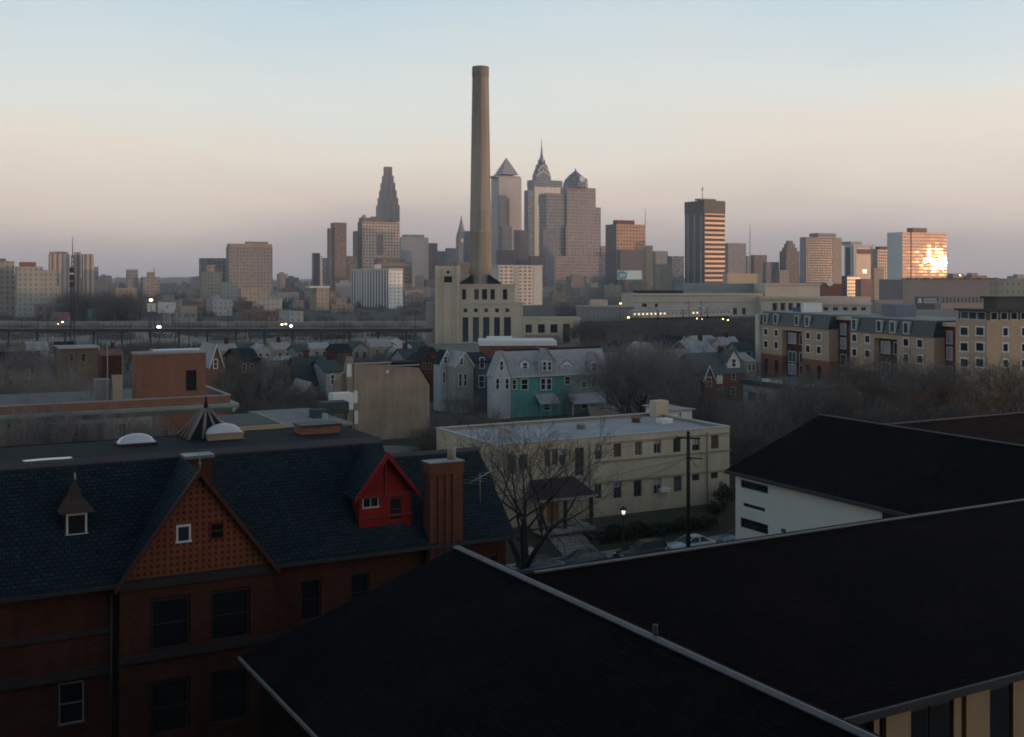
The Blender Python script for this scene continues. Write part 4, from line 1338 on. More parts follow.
# cluster right of the terrace
house('row_house', 'grey roofed house with an orange brick wall right of the big bare trees', 680, 698, 240, 364, 350, 9, M['brick_orange'], M['slate_grey'], 'x', wins=((685, 687, 366, 371),))
house('row_house', 'house with a dark steep gable above the orange walled house', 676, 690, 262, 351, 337, 9, M['slate_grey'], M['slate'], 'y', trim=M['offwhite'])
house('row_house', 'grey purple slate house in the hollow before the long shed', 692, 716, 255, 353, 341, 9, M['brick_red'], M['slate_grey'], 'x', wins=((697, 699, 355, 359), (708, 710, 355, 359)), chim=(712,))
house('row_house', 'small pale house below the lit train', 700, 720, 300, 342, 336, 9, M['offwhite'], M['slate_grey'], 'x', wins=((705, 707, 344, 348),))
house('row_house', 'red walled house below the signal light', 660, 674, 290, 345, 338, 9, M['brick_red'], M['slate'], 'y')

# small houses of the back streets: plain, half hidden ones
BACK = [('small pale house half hidden among the bare trees of the back streets', plain('weathered_boards', (.40, .395, .37), .85, .5), M['slate_grey']), ('small grey slate roofed house among the bare trees of the back streets', plain('dun_render', (.25, .235, .22), .85, .35), M['slate_green']),
        ('small red brick house among the bare trees of the back streets', M['brick'], M['slate']), ('small tan house with a pale roof among the bare trees of the back streets', plain('tan_boards', (.34, .285, .21), .85, .3), M['concrete'])]
hr = random.Random(77)
for px, Y, pe, w_, k in ((222, 236, 351, 15, 3), (238, 228, 356, 14, 1), (256, 240, 351, 16, 0), (275, 250, 350, 17, 3), (296, 236, 352, 13, 1), (312, 262, 349, 18, 0), (336, 255, 352, 16, 2), (352, 270, 350, 18, 1), (372, 285, 347, 20, 3),
                         (398, 262, 352, 16, 0), (412, 275, 350, 15, 1), (426, 258, 355, 12, 2), (404, 232, 358, 14, 1), (420, 222, 361, 14, 2), (304, 170, 396, 14, 3), 
                         (4, 240, 354, 18, 1), (28, 250, 351, 20, 0), (56, 262, 350, 18, 2), (84, 255, 352, 16, 3), (108, 246, 354, 15, 1),
                         (604, 262, 352, 15, 1), (622, 270, 349, 16, 2), (642, 262, 350, 15, 0), (662, 276, 348, 14, 1), (724, 282, 345, 16, 0), (738, 275, 350, 15, 1), (712, 236, 361, 13, 2), (676, 226, 372, 14, 3), (660, 215, 378, 14, 0), (688, 205, 386, 12, 1), (746, 240, 362, 10, 3)):
    ax_ = hr.choice('xxy')
    lab, wm_, rm_ = BACK[k]
    a = px + w_
    house('small_house', lab, px, a, Y, pe, pe - hr.uniform(6, 10) * 230 / Y, hr.uniform(5, 9), wm_, rm_, ax_, GRID + hr.choice((0, 0, -4)), group='small houses of the back streets', ov=.25,
          wins=((px + w_ * .2, px + w_ * .2 + 2.6, pe + 2.5, pe + 8), (px + w_ * .62, px + w_ * .62 + 2.6, pe + 2.5, pe + 8)), chim=(px + w_ * .5,) if hr.random() < .4 and ax_ == 'x' else None, fm=M['offwhite'] if k in (0, 3) else M['frame_grey'])

# red brick villa with teal roof
RV = Fr.seen(700, 212)
t = thing('brick_villa', 'red brick villa with teal grey roofs, a white dormer and a cross gable', 'house', RV)
w = RV.xat(742); ze = RV.zat(373, w * .5); zr = RV.zat(353, w * .6, 4.5)
m = MB(); gable_walls(m, 0, w, 0, 9, ze, zr - .05, 'x'); m.build('wall', M['brick_red'], t)
TEAL = bricks('teal_grey_slate', (.10, .125, .125), (.075, .097, .10), (.04, .05, .05), .3, .22, .02, .8, .3, .4)
m = MB(); gable_roof(m, 0, w, 0, 9, ze, zr, 'x', .35); m.build('roof', TEAL, t)
g1 = RV.xat(713.5, -1.2)
zg0, zg1 = RV.zat(378, 1, -1.2), RV.zat(366, 1, -1.2)
m = MB(); gable_walls(m, 0, g1, -1.2, 4, zg0, zg1 - .05, 'y'); m.build('wing_wall', M['brick_red'], t)
m = MB(); gable_roof(m, 0, g1, -1.2, 4, zg0, zg1, 'y', .3); m.build('wing_roof', TEAL, t)
m = MB()
for sg in (-1, 1):
    e = g1 / 2 + sg * (g1 / 2 + .3); k = (zg1 - zg0) / (g1 / 2)
    m.prism([(e, -1.56, zg0 - k * .3 - .15), (g1 / 2, -1.56, zg1 - .15), (g1 / 2, -1.56, zg1 + .2), (e, -1.56, zg0 - k * .3 + .2)], (0, .1, 0))
m.build('bargeboard', M['offwhite'], t)
d0, d1 = RV.xat(727.5, .8), RV.xat(740, .8)
zd0, zd1, zd2 = RV.zat(367, d0, .8), RV.zat(361, d0, .8), RV.zat(350, d0, .8)
m = MB(); gable_walls(m, d0, d1, .8, 4.5, zd1, zd2 - .1, 'y', zd0 - .5); dm = m.build('dormer', M['offwhite'], t)
m = MB(); gable_roof(m, d0, d1, .8, 4.5, zd1, zd2, 'y', .25); m.build('dormer_roof', TEAL, dm)
window(dm, ((d0 + d1) / 2, .8, zd0), FRONT, .9, 1.5, M['white'], M['glass'], .12, .05, .03, 'h')
for a, b, c, d, fm_ in ((717, 722, 374.5, 383, M['white']), (732, 735, 375, 380, M['offwhite']), (718, 722, 389, 396, M['offwhite']), (731, 735, 388, 395, M['offwhite'])):
    window(t, ((RV.xat(a) + RV.xat(b)) / 2, 0, RV.zat(d, w / 2)), FRONT, RV.xat(b) - RV.xat(a), RV.zat(c, w / 2) - RV.zat(d, w / 2), fm_, M['glass'] if fm_ != M['white'] else M['offwhite'], .1, .06, .03, 'h')
window(t, (g1 / 2, -1.2, RV.zat(386, 1, -1.2)), FRONT, 1.2, 1.6, M['offwhite'], M['glass'], .12, .06, .03, 'hv')
xc = RV.xat(720.5, 4.5)
m = MB(); m.box(xc - .45, xc + .45, 4.1, 4.9, zr - .8, RV.zat(346, xc, 4.5)); m.build('chimney', M['brick'], t)

# low flat garage with lamps on its roof edge, in front of the tan apartments
GF = Fr((812 - CX) / F * 190, 190, 26)
t = thing('low_garage', 'low pale walled garage with a flat dark roof below the tan apartments', 'garage', GF)
gl_ = GF.yat(743.5)
zg = GF.zat(388)
m = MB(); m.box(0, 12, 0, gl_, 0, zg - .9); m.build('wall', plain('stained_white_wall', (.42, .43, .42), .9, .55, .3), t)
m = MB(); m.box(-.4, 12.4, -.4, gl_ + .4, zg - .9, zg); m.build('roof', M['slate_green'], t)
for px in (766, 776, 807):
    yy = GF.yat(px, .4); m = MB(); m.box(.1, 1.1, yy - .8, yy + .8, zg, zg + .45); m.build('roof_light', M['white'], t)
for px in (752, 763, 786, 797):
    yy = GF.yat(px); window(t, (0, yy, 2.2), LEFT, 2.0, 1.5, M['metal'], M['glass'], .1, .05, .03, 'v')

# ------------------------------------------------------------------ grey mansard terrace with teal fronts
TE = Fr.seen(507, 196)
t = thing('mansard_terrace', 'three storey terrace with a grey slate mansard, white dormers and teal painted fronts', 'terrace', TE)
w = TE.xat(606); ze = TE.zat(376.8); zt = TE.zat(351.5, 0, 1.6)
TEALP = plain('teal_paint', (.11, .32, .285), .8, .45, .6)
U1 = TE.xat(538); U2 = TE.xat(570)
for a, b, mt in ((0, U1, TEALP), (U1, U2, plain('dull_teal_paint', (.095, .26, .24), .8, .45, .6)), (U2, w, plain('grey_teal_paint', (.17, .27, .235), .8, .5, .6))):
    m = MB(); m.box(a, b - .01, 0, 5, 0, ze); m.build('wall', mt, t)
m = MB()
m.prism([(-.2, -.3, ze), (w + .2, -.3, ze), (w + .2, 1.7, zt), (-.2, 1.7, zt)], (0, 0, -.2))
m.prism([(-.2, 5.2, ze), (w + .2, 5.2, ze), (w + .2, 3.6, zt), (-.2, 3.6, zt)], (0, 0, -.2))
m.box(-.2, w + .2, 1.7, 3.6, zt - .2, zt - .02)
m.face([(w, 0, ze), (w, 5, ze), (w, 3.6, zt), (w, 1.7, zt)])
m.face([(0, 5, ze), (0, 0, ze), (0, 1.7, zt), (0, 3.6, zt)])
m.build('mansard_roof', M['slate_grey'], t)
m = MB(); m.box(-.3, w + .3, -.42, -.02, ze - .25, ze + .02); m.build('eaves_board', M['offwhite'], t)
m = MB(); m.box(1, w, 1.9, 3.4, zt - .02, zt + .3); m.build('upper_roof', M['dark_roof'], t)


def dorm(px0, px1, pb, pe, pr, y, wm, wn):
    a, b = TE.xat(px0, y), TE.xat(px1, y)
    m = MB(); gable_walls(m, a, b, y, 3.5, TE.zat(pe, a, y), TE.zat(pr, a, y) - .05, 'y', TE.zat(pb, a, y)); d = m.build('dormer', wm, t)
    m = MB(); gable_roof(m, a, b, y, 3.5, TE.zat(pe, a, y), TE.zat(pr, a, y), 'y', .18, .1); m.build('dormer_roof', M['slate_grey'], d)
    for q0, q1, c, e in wn:
        xa, xb = TE.xat(q0, y), TE.xat(q1, y)
        window(d, ((xa + xb) / 2, y, TE.zat(e, xa, y)), FRONT, xb - xa, TE.zat(c, xa, y) - TE.zat(e, xa, y), M['white'], M['glass'], .16, .06, .03, 'h')


dorm(520.5, 529, 371, 362.5, 359.5, .35, M['white'], ((523, 527, 363, 369.5),))
dorm(538, 555, 376, 361, 349.5, -.35, M['slate_grey'], ((543, 546, 362, 370), (548, 551, 362, 370)))
dorm(560, 574, 369, 366, 360.5, .3, M['white'], ((563, 570.5, 365.6, 368),))
dorm(588, 600, 375, 361, 352, -.2, M['slate_grey'], ((592, 596, 363, 371),))
for a, b, c, d in ((521.5, 527.5, 379.5, 389.5), (512.5, 516, 380, 389), (541, 545, 379, 389.5), (547, 551, 379, 389.5), (565, 570, 377, 384), (581.5, 586.5, 382, 387), (592, 596, 379, 386), (544, 551, 404, 410), (581.5, 587, 402, 408)):
    xa, xb = TE.xat(a), TE.xat(b)
    window(t, ((xa + xb) / 2, 0, TE.zat(d, xa)), FRONT, xb - xa, TE.zat(c, xa) - TE.zat(d, xa), M['white'] if a < 560 else M['offwhite'], M['glass'], .14, .07, .03, 'h')
for a, b in ((540, 560), (572, 606)):
    xa, xb = TE.xat(a, -2), TE.xat(b, -2)
    z0, z1 = TE.zat(404, xa, -2), TE.zat(394, xa, 0)
    m = MB(); m.prism([(xa, -2.2, z0), (xb, -2.2, z0), (xb, -.02, z1), (xa, -.02, z1)], (0, 0, -.15)); m.build('porch_roof', M['slate_grey'], t)
    for q in (xa + .2, (xa + xb) / 2, xb - .2):
        m = MB(); m.box(q - .1, q + .1, -2.1, -1.9, .02, z0 - .1); m.build('porch_post', M['offwhite'] if a > 570 else TEALP, t)
# left end bay, white clapboard with its own gable
b0, b1 = TE.xat(493.5, -.8), TE.xat(510.5, -.8)
m = MB(); gable_walls(m, b0, b1, -.8, 1.6, TE.zat(375, b0, -.8), TE.zat(353, b0, -.8) - .05, 'y'); bay = m.build('end_bay', plain('grey_white_boards', (.50, .50, .50), .8, .3), t)
m = MB(); gable_roof(m, b0, b1, -.8, 1.6, TE.zat(375, b0, -.8), TE.zat(353, b0, -.8), 'y', .2, .12); m.build('bay_roof', M['slate_grey'], bay)
for a, b, c, d in ((500, 503, 361.5, 370), (505.5, 508.5, 379, 389), (496, 499, 379, 389)):
    xa, xb = TE.xat(a, -.8), TE.xat(b, -.8)
    window(bay, ((xa + xb) / 2, -.8, TE.zat(d, xa, -.8)), FRONT, xb - xa, TE.zat(c, xa, -.8) - TE.zat(d, xa, -.8), M['white'], M['glass'], .14, .07, .03, 'h')
m = MB(); m.box(TE.xat(590, -4), TE.xat(620, -4), -4.2, -3.9, 0, 1.6); m.build('garden_wall', M['concrete'], t)

# white flat-roofed building behind the terrace
wf = Fr.seen(480, 300, 3)
t = thing('white_flat_building', 'long low building with a white flat roof in front of the power plant', 'building', wf)
L_ = wf.xat(556); z1 = wf.zat(341)
m = MB(); m.box(0, L_, 0, 14, 0, z1 - 1.3); m.build('wall', M['brick_red'], t)
m = MB(); m.box(-.2, L_ + .2, -.2, 14.2, z1 - 1.3, z1); m.build('roof', M['white'], t)
m = MB(); m.box(2, 9, 3, 8, z1, z1 + .9); m.build('roof_box', M['white'], t)

# ------------------------------------------------------------------ tan apartments stepping away on the right
AP_ = Fr((934 - CX) / F * 212.5, 212.5, 17.2)
ta = thing('tan_apartments', 'long tan and red brick apartment block with a dark mansard and white framed windows', 'apartment building', AP_)
TAN = plain('buff_brick', (.46, .325, .225), .85, .2, .15)
TAN2 = plain('warm_buff_brick', (.54, .365, .235), .85, .2, .15)
MAN = plain('dark_green_metal', (.030, .040, .042), .5, .25)
REDB = bricks('warm_red_brick', (.34, .10, .06), (.27, .08, .05), (.2, .12, .09), amt=.35)
Yq = lambda px, x=0: AP_.yat(px, x)
zq = lambda py, px, x=0: AP_.zat(py, x, Yq(px, x))
ZT, ZM = 16.6, 13.5


def block(pa, pb, zred, cols, rows, bay, dorms):
    ya, yb = Yq(pb), Yq(pa)                    # near, far
    c0, c1 = Yq(bay[1]), Yq(bay[0])
    L_ = yb - ya
    segs = [(c1, yb), (ya, c0)]
    for s0, s1 in segs:
        m = MB(); m.box(0, 14, s0, s1, zred, ZM - .01); m.build('tan_wall', TAN, ta)
        m = MB(); m.box(.05, 14, s0, s1, 0, zred - .01); m.build('brick_base', REDB, ta)
    m = MB(); m.box(1.3, 14, c0 + .01, c1 - .01, 0, ZM - .02); m.build('bay_wall', M['brick'], ta)
    m = MB(); m.box(-.02, 1.29, c0 + .01, c1 - .01, ZM - 1.0, ZM - .02); m.build('bay_head', TAN, ta)
    m = MB()
    m.prism([(-.3, ya - .1, ZM), (14, ya - .1, ZM), (14, ya - .1, ZT), (.5, ya - .1, ZT)], (0, L_ + .2, 0))
    m.build('mansard', MAN, ta)
    m = MB(); m.box(.35, 14, ya - .15, yb + .15, ZT, ZT + .22); m.build('roof_edge', M['concrete'], ta)
    for px in dorms:
        y = Yq(px); m = MB(); m.box(-.32, .6, y - .95, y + .95, ZM + .25, ZT - .35); dd = m.build('dormer', M['offwhite'], ta)
        m = MB(); m.box(-.35, -.31, y - .6, y + .6, ZM + .5, ZT - .6); m.build('pane', M['glass_blue'], dd)
    for px in cols:
        for z0, z1 in rows:
            window(ta, (0, Yq(px), z0), LEFT, 1.55, z1 - z0, M['white'], M['glass_deep'], .2, .06, .03, '')
    n = 4
    yc = (c0 + c1) / 2
    for k, zz0 in enumerate((2.0, 5.0, 9.4)):
        window(ta, (1.3, yc + .2 * (c1 - c0), zz0), LEFT, (c1 - c0) * .36, 2.3, M['offwhite'], plain('net_curtain', (.30, .31, .34), .8, .2) if k != 1 else M['glass_blue'], .15, .2, .03, 'v')
        window(ta, (1.3, yc - .27 * (c1 - c0), zz0), LEFT, (c1 - c0) * .2, 2.3, M['offwhite'], M['glass'], .12, .2, .03, '')
    for px in cols:                             # tall dark strips in the brick base
        y = Yq(px); window(ta, (.05, y, 1.2), LEFT, 1.5, zred - 2.6, M['red_dark'], M['glass_deep'], .12, .05, .03, 'h')


block(761, 829, zq(353, 762), (766, 776.3, 808, 819), ((zq(334.7, 766), zq(329, 766)), (zq(347.2, 766), zq(341, 766))), (782, 802), (766, 776.5, 797.5, 808))
block(850, 934, 5.3, (854.5, 867.5, 906, 920), ((zq(346, 906), zq(338.8, 906)), (zq(361.5, 906), zq(354.3, 906))), (874, 897), (855, 880, 893.5, 907))
m = MB(); m.box(-.6, .0, Yq(757.3), Yq(761) + .05, 0, ZM + 2.4); m.box(0, 8, Yq(759), Yq(759) + 1.5, 0, ZM + 2.4); m.build('white_end_pier', M['offwhite'], ta)
for pa, pb in ((829, 850), (934, 955)):         # recessed links
    ya, yb = Yq(pb) + .05, Yq(pa) - .05
    m = MB(); m.box(2.4, 12, ya, yb, 0, ZM + 2.2); m.build('link_wall', M['red_dark'] if pa > 900 else M['brick'], ta)
    m = MB(); m.box(1.8, 12, ya, yb, ZM + 2.2, ZM + 2.9); m.build('link_fascia', M['cream'], ta)
    for fr_ in (.25, .78):
        yy = ya + (yb - ya) * (1 - fr_)
        for k, zz0 in enumerate((1.6, 5.6, 9.3, 12.4)):
            window(ta, (2.4, yy, zz0), LEFT, (yb - ya) * .26, 2.3, M['offwhite'], plain('pale_curtain', (.26, .27, .30), .8, .2) if k != 1 else M['glass_deep'], .12, .1, .03, '')
# nearer end block
yc = Yq(987)
y2 = Yq(955.5)
xe = AP_.xat(1060, yc)
Z3 = zq(320.5, 987)
m = MB(); m.box(0, xe, yc, y2, 0, Z3); m.build('tan_wall', TAN2, ta)
m = MB(); m.box(.6, xe - .5, yc + .6, y2 - .1, Z3, Z3 + 1.6); m.build('attic_wall', MAN, ta)
m = MB(); m.box(-.2, xe, yc - .2, y2 + .2, Z3 + 1.6, Z3 + 2.0); m.build('roof_edge', M['dark_metal'], ta)
m = MB(); m.box(3.8, xe, yc + 2, y2 - 3, Z3 + 2.0, Z3 + 3.9); ph = m.build('penthouse', plain('dark_glazed_attic', (.03, .034, .04), .3, .2), ta)
m = MB(); m.box(3.4, xe, yc + 1.6, y2 - 2.6, Z3 + 3.9, Z3 + 4.3); m.build('roof_slab', M['dark_metal'], ph)
for px in (962, 970, 979):
    window(ta, (.6, Yq(px), Z3 + .15), LEFT, 1.9, 1.2, M['offwhite'], M['glass_blue'], .15, .05, .03, '')
for px in (994, 1004, 1014, 1024):
    window(ta, (AP_.xat(px, yc + .6), yc + .6, Z3 + .15), FRONT, 1.3, 1.2, M['offwhite'], M['glass_deep'], .15, .05, .03, '')
for px in (964.3, 980):
    for a, b in ((327.5, 335), (343, 350.8), (359, 366.5)):
        window(ta, (0, Yq(px), zq(b, px)), LEFT, 1.9, zq(a, px) - zq(b, px), M['white'], M['glass_deep'], .24, .06, .03, '')
for px in (1005.4, 1024):
    xx = AP_.xat(px, yc)
    for a, b in ((328, 335.5), (344, 351.2), (360, 367)):
        window(ta, (xx, yc, AP_.zat(b, xx, yc)), FRONT, 1.0, AP_.zat(a, xx, yc) - AP_.zat(b, xx, yc), M['white'], M['glass_deep'], .22, .06, .03, '')
# rooftop plant
for px, pw, hh, mt, nm in ((893, 14, 2.6, plain('blue_grey_plant', (.16, .18, .23), .6, .2), 'roof_plant'), (800, 7, 1.0, plain('blue_tarp', (.05, .11, .22), .7, .2), 'roof_plant'), (806, 3, 2.2, M['white'], 'roof_plant')):
    y0, y1 = Yq(px + pw / 2, 5), Yq(px - pw / 2, 5)
    m = MB(); m.box(4, 9, y0, y1, ZT + .22, ZT + .22 + hh); m.build(nm, mt, ta)
# ------------------------------------------------------------------ power plant with the great chimney
PY = 420.0
PP = Fr.seen(435, PY, 2.0)
LIME = M['limestone']
pp = thing('power_plant', 'pale stone power plant with a square tower and tall arched windows', 'power plant', PP)
X = lambda px, y=0: PP.xat(px, y)
Z = lambda py: PP.zat(py)
zt = Z(266)
m = MB()
tops = [(X(444), X(452), Z(282.5), Z(276.3)), (X(446.5), X(449.5), Z(273.5), Z(270.8))]
m.wall((0, 0, 0), FRONT, X(459.5), zt, tops, 1.0)
m.wall((X(459.5), 0, 0), RIGHT, 22, zt); m.wall((0, 22, 0), LEFT, 22, zt); m.wall((X(459.5), 22, 0), (-1, 0, 0), X(459.5), zt)
m.face([(0, 0, zt), (X(459.5), 0, zt), (X(459.5), 22, zt), (0, 22, zt)])
m.box(X(444) - .2, X(452) + .2, .9, 1.2, Z(283), Z(270))
tw = m.build('tower', LIME, pp)
for a, b in ((0, 1.1), (X(442.5), X(443.6)), (X(452.4), X(453.6)), (X(459.5) - 1.1, X(459.5))):
    m = MB(); m.box(a, b, -.35, -.01, 0, zt - 1.2 if a > .5 and b < X(459) else zt + .2); m.build('pilaster', LIME, tw)
for a, b, c, d in tops:
    m = MB(); m.box(a, b, .8, .88, c, d); m.build('louvre', M['black'], tw)
# main hall, lower storey with five tall windows
z2, z1 = Z(284.8), Z(303)
x0, x1 = X(459.5), X(523)
tall = [(462.5, 468.3), (472.8, 479), (483, 489.5), (494, 500), (504, 511)]
lo = [(X(a) - x0, X(b) - x0, Z(342), Z(317.3)) for a, b in tall]
rd = [(X((a + b) / 2) - x0 - .75, X((a + b) / 2) - x0 + .75, Z(312.3), Z(308.6)) for a, b in tall]
m = MB()
m.wall((x0, .8, 0), FRONT, x1 - x0, z1, lo + rd, .9)
m.wall((x1, .8, 0), RIGHT, 24, z1); m.wall((x1, 24.8, 0), (-1, 0, 0), x1 - x0, z1)
m.face([(x0, .8, z1), (x1, .8, z1), (x1, 24.8, z1), (x0, 24.8, z1)])
hall = m.build('hall', LIME, pp)
m = MB(); m.box(x0, x1 + .2, .55, .79, z1 - .5, z1 + .35); m.build('cornice', LIME, hall)
for a, b, c, d in lo:
    window(hall, (x0 + (a + b) / 2, 1.4, c + .2), FRONT, b - a - .5, d - c - .4, M['dark_metal'], M['glass_blue'], .2, .1, .15, 'hv')
for a, b, c, d in rd:
    window(hall, (x0 + (a + b) / 2, 1.4, c + .1), FRONT, b - a - .3, d - c - .2, M['dark_metal'], M['glass'], .12, .1, .12, '')
# upper storey
x2 = X(515)
up_ = [(462, 466), (474.2, 478.8), (482, 487.2), (490.5, 495), (503, 507.5)]
uo = [(X(a) - x0, X(b) - x0, Z(299.8) - z1, Z(289.2) - z1) for a, b in up_]
m = MB()
m.wall((x0, 3, z1), FRONT, x2 - x0, z2 - z1, uo, .7)
m.wall((x2, 3, z1), RIGHT, 20, z2 - z1); m.wall((x2, 23, z1), (-1, 0, 0), x2 - x0, z2 - z1)
m.face([(x0, 3, z2), (x2, 3, z2), (x2, 23, z2), (x0, 23, z2)])
us = m.build('upper_storey', LIME, pp)
for i, (a, b, c, d) in enumerate(uo):
    window(us, (x0 + (a + b) / 2, 3.4, z1 + c + .1), FRONT, b - a - .3, d - c - .25, M['dark_metal'], M['glass'] if i != 1 else plain('rusty_shutter', (.10, .06, .045), .8, .3), .14, .1, .14, 'h')
m = MB(); m.box(x0, x2 + .2, 2.75, 2.99, z2 - .5, z2 + .3); m.build('cornice', LIME, us)
# sloped dark skirts at the foot of the chimney
cy = 13.0
cxp = X(480.5, cy)
m = MB()
for sg in (-1, 1):
    m.prism([(cxp + sg * 3.2, cy - 5, z2), (cxp + sg * 8.6, cy - 5, z2), (cxp + sg * 7.6, cy - 5, z2 + 1.0), (cxp + sg * 3.2, cy - 5, z2 + 4.0)], (0, 10, 0))
m.build('skirt_roof', M['slate'], us)
# right low annex
x3, x4 = X(523), X(580)
za = Z(318)
an = [(525.5, 532), (538, 545), (550.5, 557.5)]
ao = [(X(a) - x3, X(b) - x3, Z(333), Z(324.5)) for a, b in an] + [(X(563) - x3, X(570) - x3, .2, Z(324))]
m = MB()
m.wall((x3 + .02, .6, 0), FRONT, x4 - x3, za, ao, .8)
m.wall((x4 + .02, .6, 0), RIGHT, 14, za); m.wall((x4, 14.6, 0), (-1, 0, 0), x4 - x3, za)
m.face([(x3, .6, za), (x4, .6, za), (x4, 14.6, za), (x3, 14.6, za)])
ax_ = m.build('annex', LIME, pp)
m = MB(); m.box(x3 + .05, x4 + .3, .35, .59, za - .5, za + .3); m.build('cornice', LIME, ax_)
for q, (a, b, c, d) in enumerate(ao[:3]):
    window(ax_, (x3 + (a + b) / 2, 1.0, c + .1), FRONT, b - a - .3, d - c - .25, M['red_dark'] if q == 0 else M['dark_metal'], M['glass'], .16, .1, .14, 'hv')
a, b, c, d = ao[3]
m = MB(); m.box(x3 + a, x3 + b, 1.25, 1.35, c, d); m.build('door', M['slate_green'], ax_)
for a, b in ((558.5, 561.5), (571.5, 573.8), (576, 580)):
    m = MB(); m.box(X(a), X(b), .25, .58, 0, za - .5); m.build('pilaster', LIME, ax_)
m = MB(); m.box(x3 + 1, X(557), -4, .55, 0, 3.2); m.build('brick_lean_to', plain('rosy_brick', (.33, .22, .16), .9, .3), ax_)
m = MB(); m.box(X(425.5), -.1, 3, 20, 0, Z(303)); m.build('side_annex', plain('grey_stone', (.30, .285, .25), .9, .3), pp)

# the chimney itself: tapering, with a shoulder ring
def stack_mat():
    mt, nt, b = nmat('buff_chimney_brick')
    uv = nd(nt, 'ShaderNodeUVMap')
    mp = nd(nt, 'ShaderNodeMapping', {'Vector': uv.outputs[0], 'Scale': (.55, .025, 1)})
    n = nd(nt, 'ShaderNodeTexNoise', {'Vector': mp.outputs[0], 'Scale': 1.0, 'Detail': 5.0, 'Roughness': .6})
    r = nt.nodes.new('ShaderNodeValToRGB')
    nt.links.new(n.outputs[0], r.inputs[0])
    for i, (p, c) in enumerate([(.30, (.22, .18, .145)), (.52, (.32, .27, .22)), (.72, (.40, .345, .285))]):
        e = r.color_ramp.elements[i] if i < 2 else r.color_ramp.elements.new(p)
        e.position, e.color = p, rgb(c)
    sp = nd(nt, 'ShaderNodeSeparateXYZ', {0: uv.outputs[0]})
    band = mth(nt, 'MULTIPLY', mth(nt, 'LESS_THAN', sp.outputs[1], 51.5), .35)
    out = mix(nt, band, r.outputs[0], (.27, .235, .19))
    top = mth(nt, 'GREATER_THAN', sp.outputs[1], 104.0)
    out = mix(nt, mth(nt, 'MULTIPLY', top, .25), out, (.06, .05, .04))
    nt.links.new(out, b.inputs['Base Color'])
    b.inputs['Roughness'].default_value = .9
    return mt


pc = PP.w(cxp, cy)
zc = H + (HY - 67) / F * pc.y
stk = thing('smokestack', 'very tall tapering buff brick smokestack rising from the power plant', 'chimney', loc=(pc.x, pc.y, 0))
s_ = pc.y / F
zr = H + (HY - 232) / F * pc.y
m = MB()
m.lathe(0, 0, [(11.9 * s_, 10), (11.2 * s_, z2 + 2), (11.0 * s_, zr - .6), (11.35 * s_, zr - .3), (11.35 * s_, zr + .2), (10.6 * s_, zr + .6), (8.3 * s_, zc - 5), (8.2 * s_, zc - 4.2), (8.5 * s_, zc - 3.8), (8.4 * s_, zc), (6.6 * s_, zc), (6.4 * s_, zc - 8), (0, zc - 8)], 48)
m.build('shaft', stack_mat(), stk)
m = MB()
for k in range(36):
    z = 30 + k * 2.1
    r = 10.6 * s_ + (8.3 - 10.6) * s_ * (z - zr) / (zc - 5 - zr) if z > zr else 11.2 * s_
    m.box(-.25, .25, -r - .22, -r - .12, z, z + .06)
for sx in (-.27, .27):
    m.tube((sx, -10.9 * s_ - .15, zr + 1), (sx, -8.4 * s_ - .15, zc - 5), .035, .035, 4)
m.build('ladder', M['dark_metal'], stk)

# ------------------------------------------------------------------ railway viaduct, poles, yard lights
VY = 400.0
vx0, vx1 = (-60 - CX) / F * VY, (432 - CX) / F * VY
vz = H - (328.6 - HY) / F * VY
vd = thing('railway_viaduct', 'long dark steel railway viaduct on slim columns, running left of the power plant', 'viaduct', loc=(vx0, VY, 0))
m = MB(); m.box(0, vx1 - vx0, -.5, 6, vz - 1.15, vz)
m.box(0, vx1 - vx0, -.62, -.5, vz - .35, vz - .1); m.box(0, vx1 - vx0, -.62, -.5, vz - 1.25, vz - 1.05)
m.build('deck', M['dark_metal'], vd)
m = MB()
m.tube((0, -.4, vz + 1.0), (vx1 - vx0, -.4, vz + 1.0), .04, .04, 4)
m.tube((0, -.4, vz + .5), (vx1 - vx0, -.4, vz + .5), .03, .03, 4)
m.build('railing', M['dark_metal'], vd)
px = -50
while px < 430:
    xx = (px - CX) / F * VY - vx0
    for yy in (1.2,):
        m = MB(); m.box(xx - .28, xx + .28, yy - .25, yy + .25, 0, vz - 1.14); m.box(xx - .6, xx + .6, yy - .27, yy + .27, vz - 1.6, vz - 1.13); m.build('column', M['dark_metal'], vd)
    px += 28.5
# pale retaining wall beyond
rwY = 560
t = thing('retaining_wall', 'long pale concrete wall beyond the viaduct', 'wall', loc=((-80 - CX) / F * rwY, rwY, 0))
m = MB(); m.box(0, 505 / F * rwY, 0, 1.2, 0, H - (322.5 - HY) / F * rwY); t2 = m.build('wall_face', plain('pale_retaining_wall', (.27, .245, .215), .9, .9, .12), t)
m = MB(); m.box(0, 505 / F * rwY, -.3, 1.4, H - (322.5 - HY) / F * rwY + .002, H - (322.5 - HY) / F * rwY + .4); m.build('coping', M['concrete'], t)


def catpole(px, Y, py, label, arm=1):
    z = H - (py - HY) / F * Y
    t = thing('catenary_pole', label, 'pole', loc=((px - CX) / F * Y, Y, 0), group='poles along the railway')
    m = MB(); m.tube((0, 0, 0), (0, 0, z), .16, .10, 6); m.build('mast', M['dark_metal'], t)
    m = MB(); m.box(0 if arm > 0 else -1.9, 1.9 if arm > 0 else 0, -.06, .06, z - 1.2, z - 1.05); m.build('arm', M['dark_metal'], t)


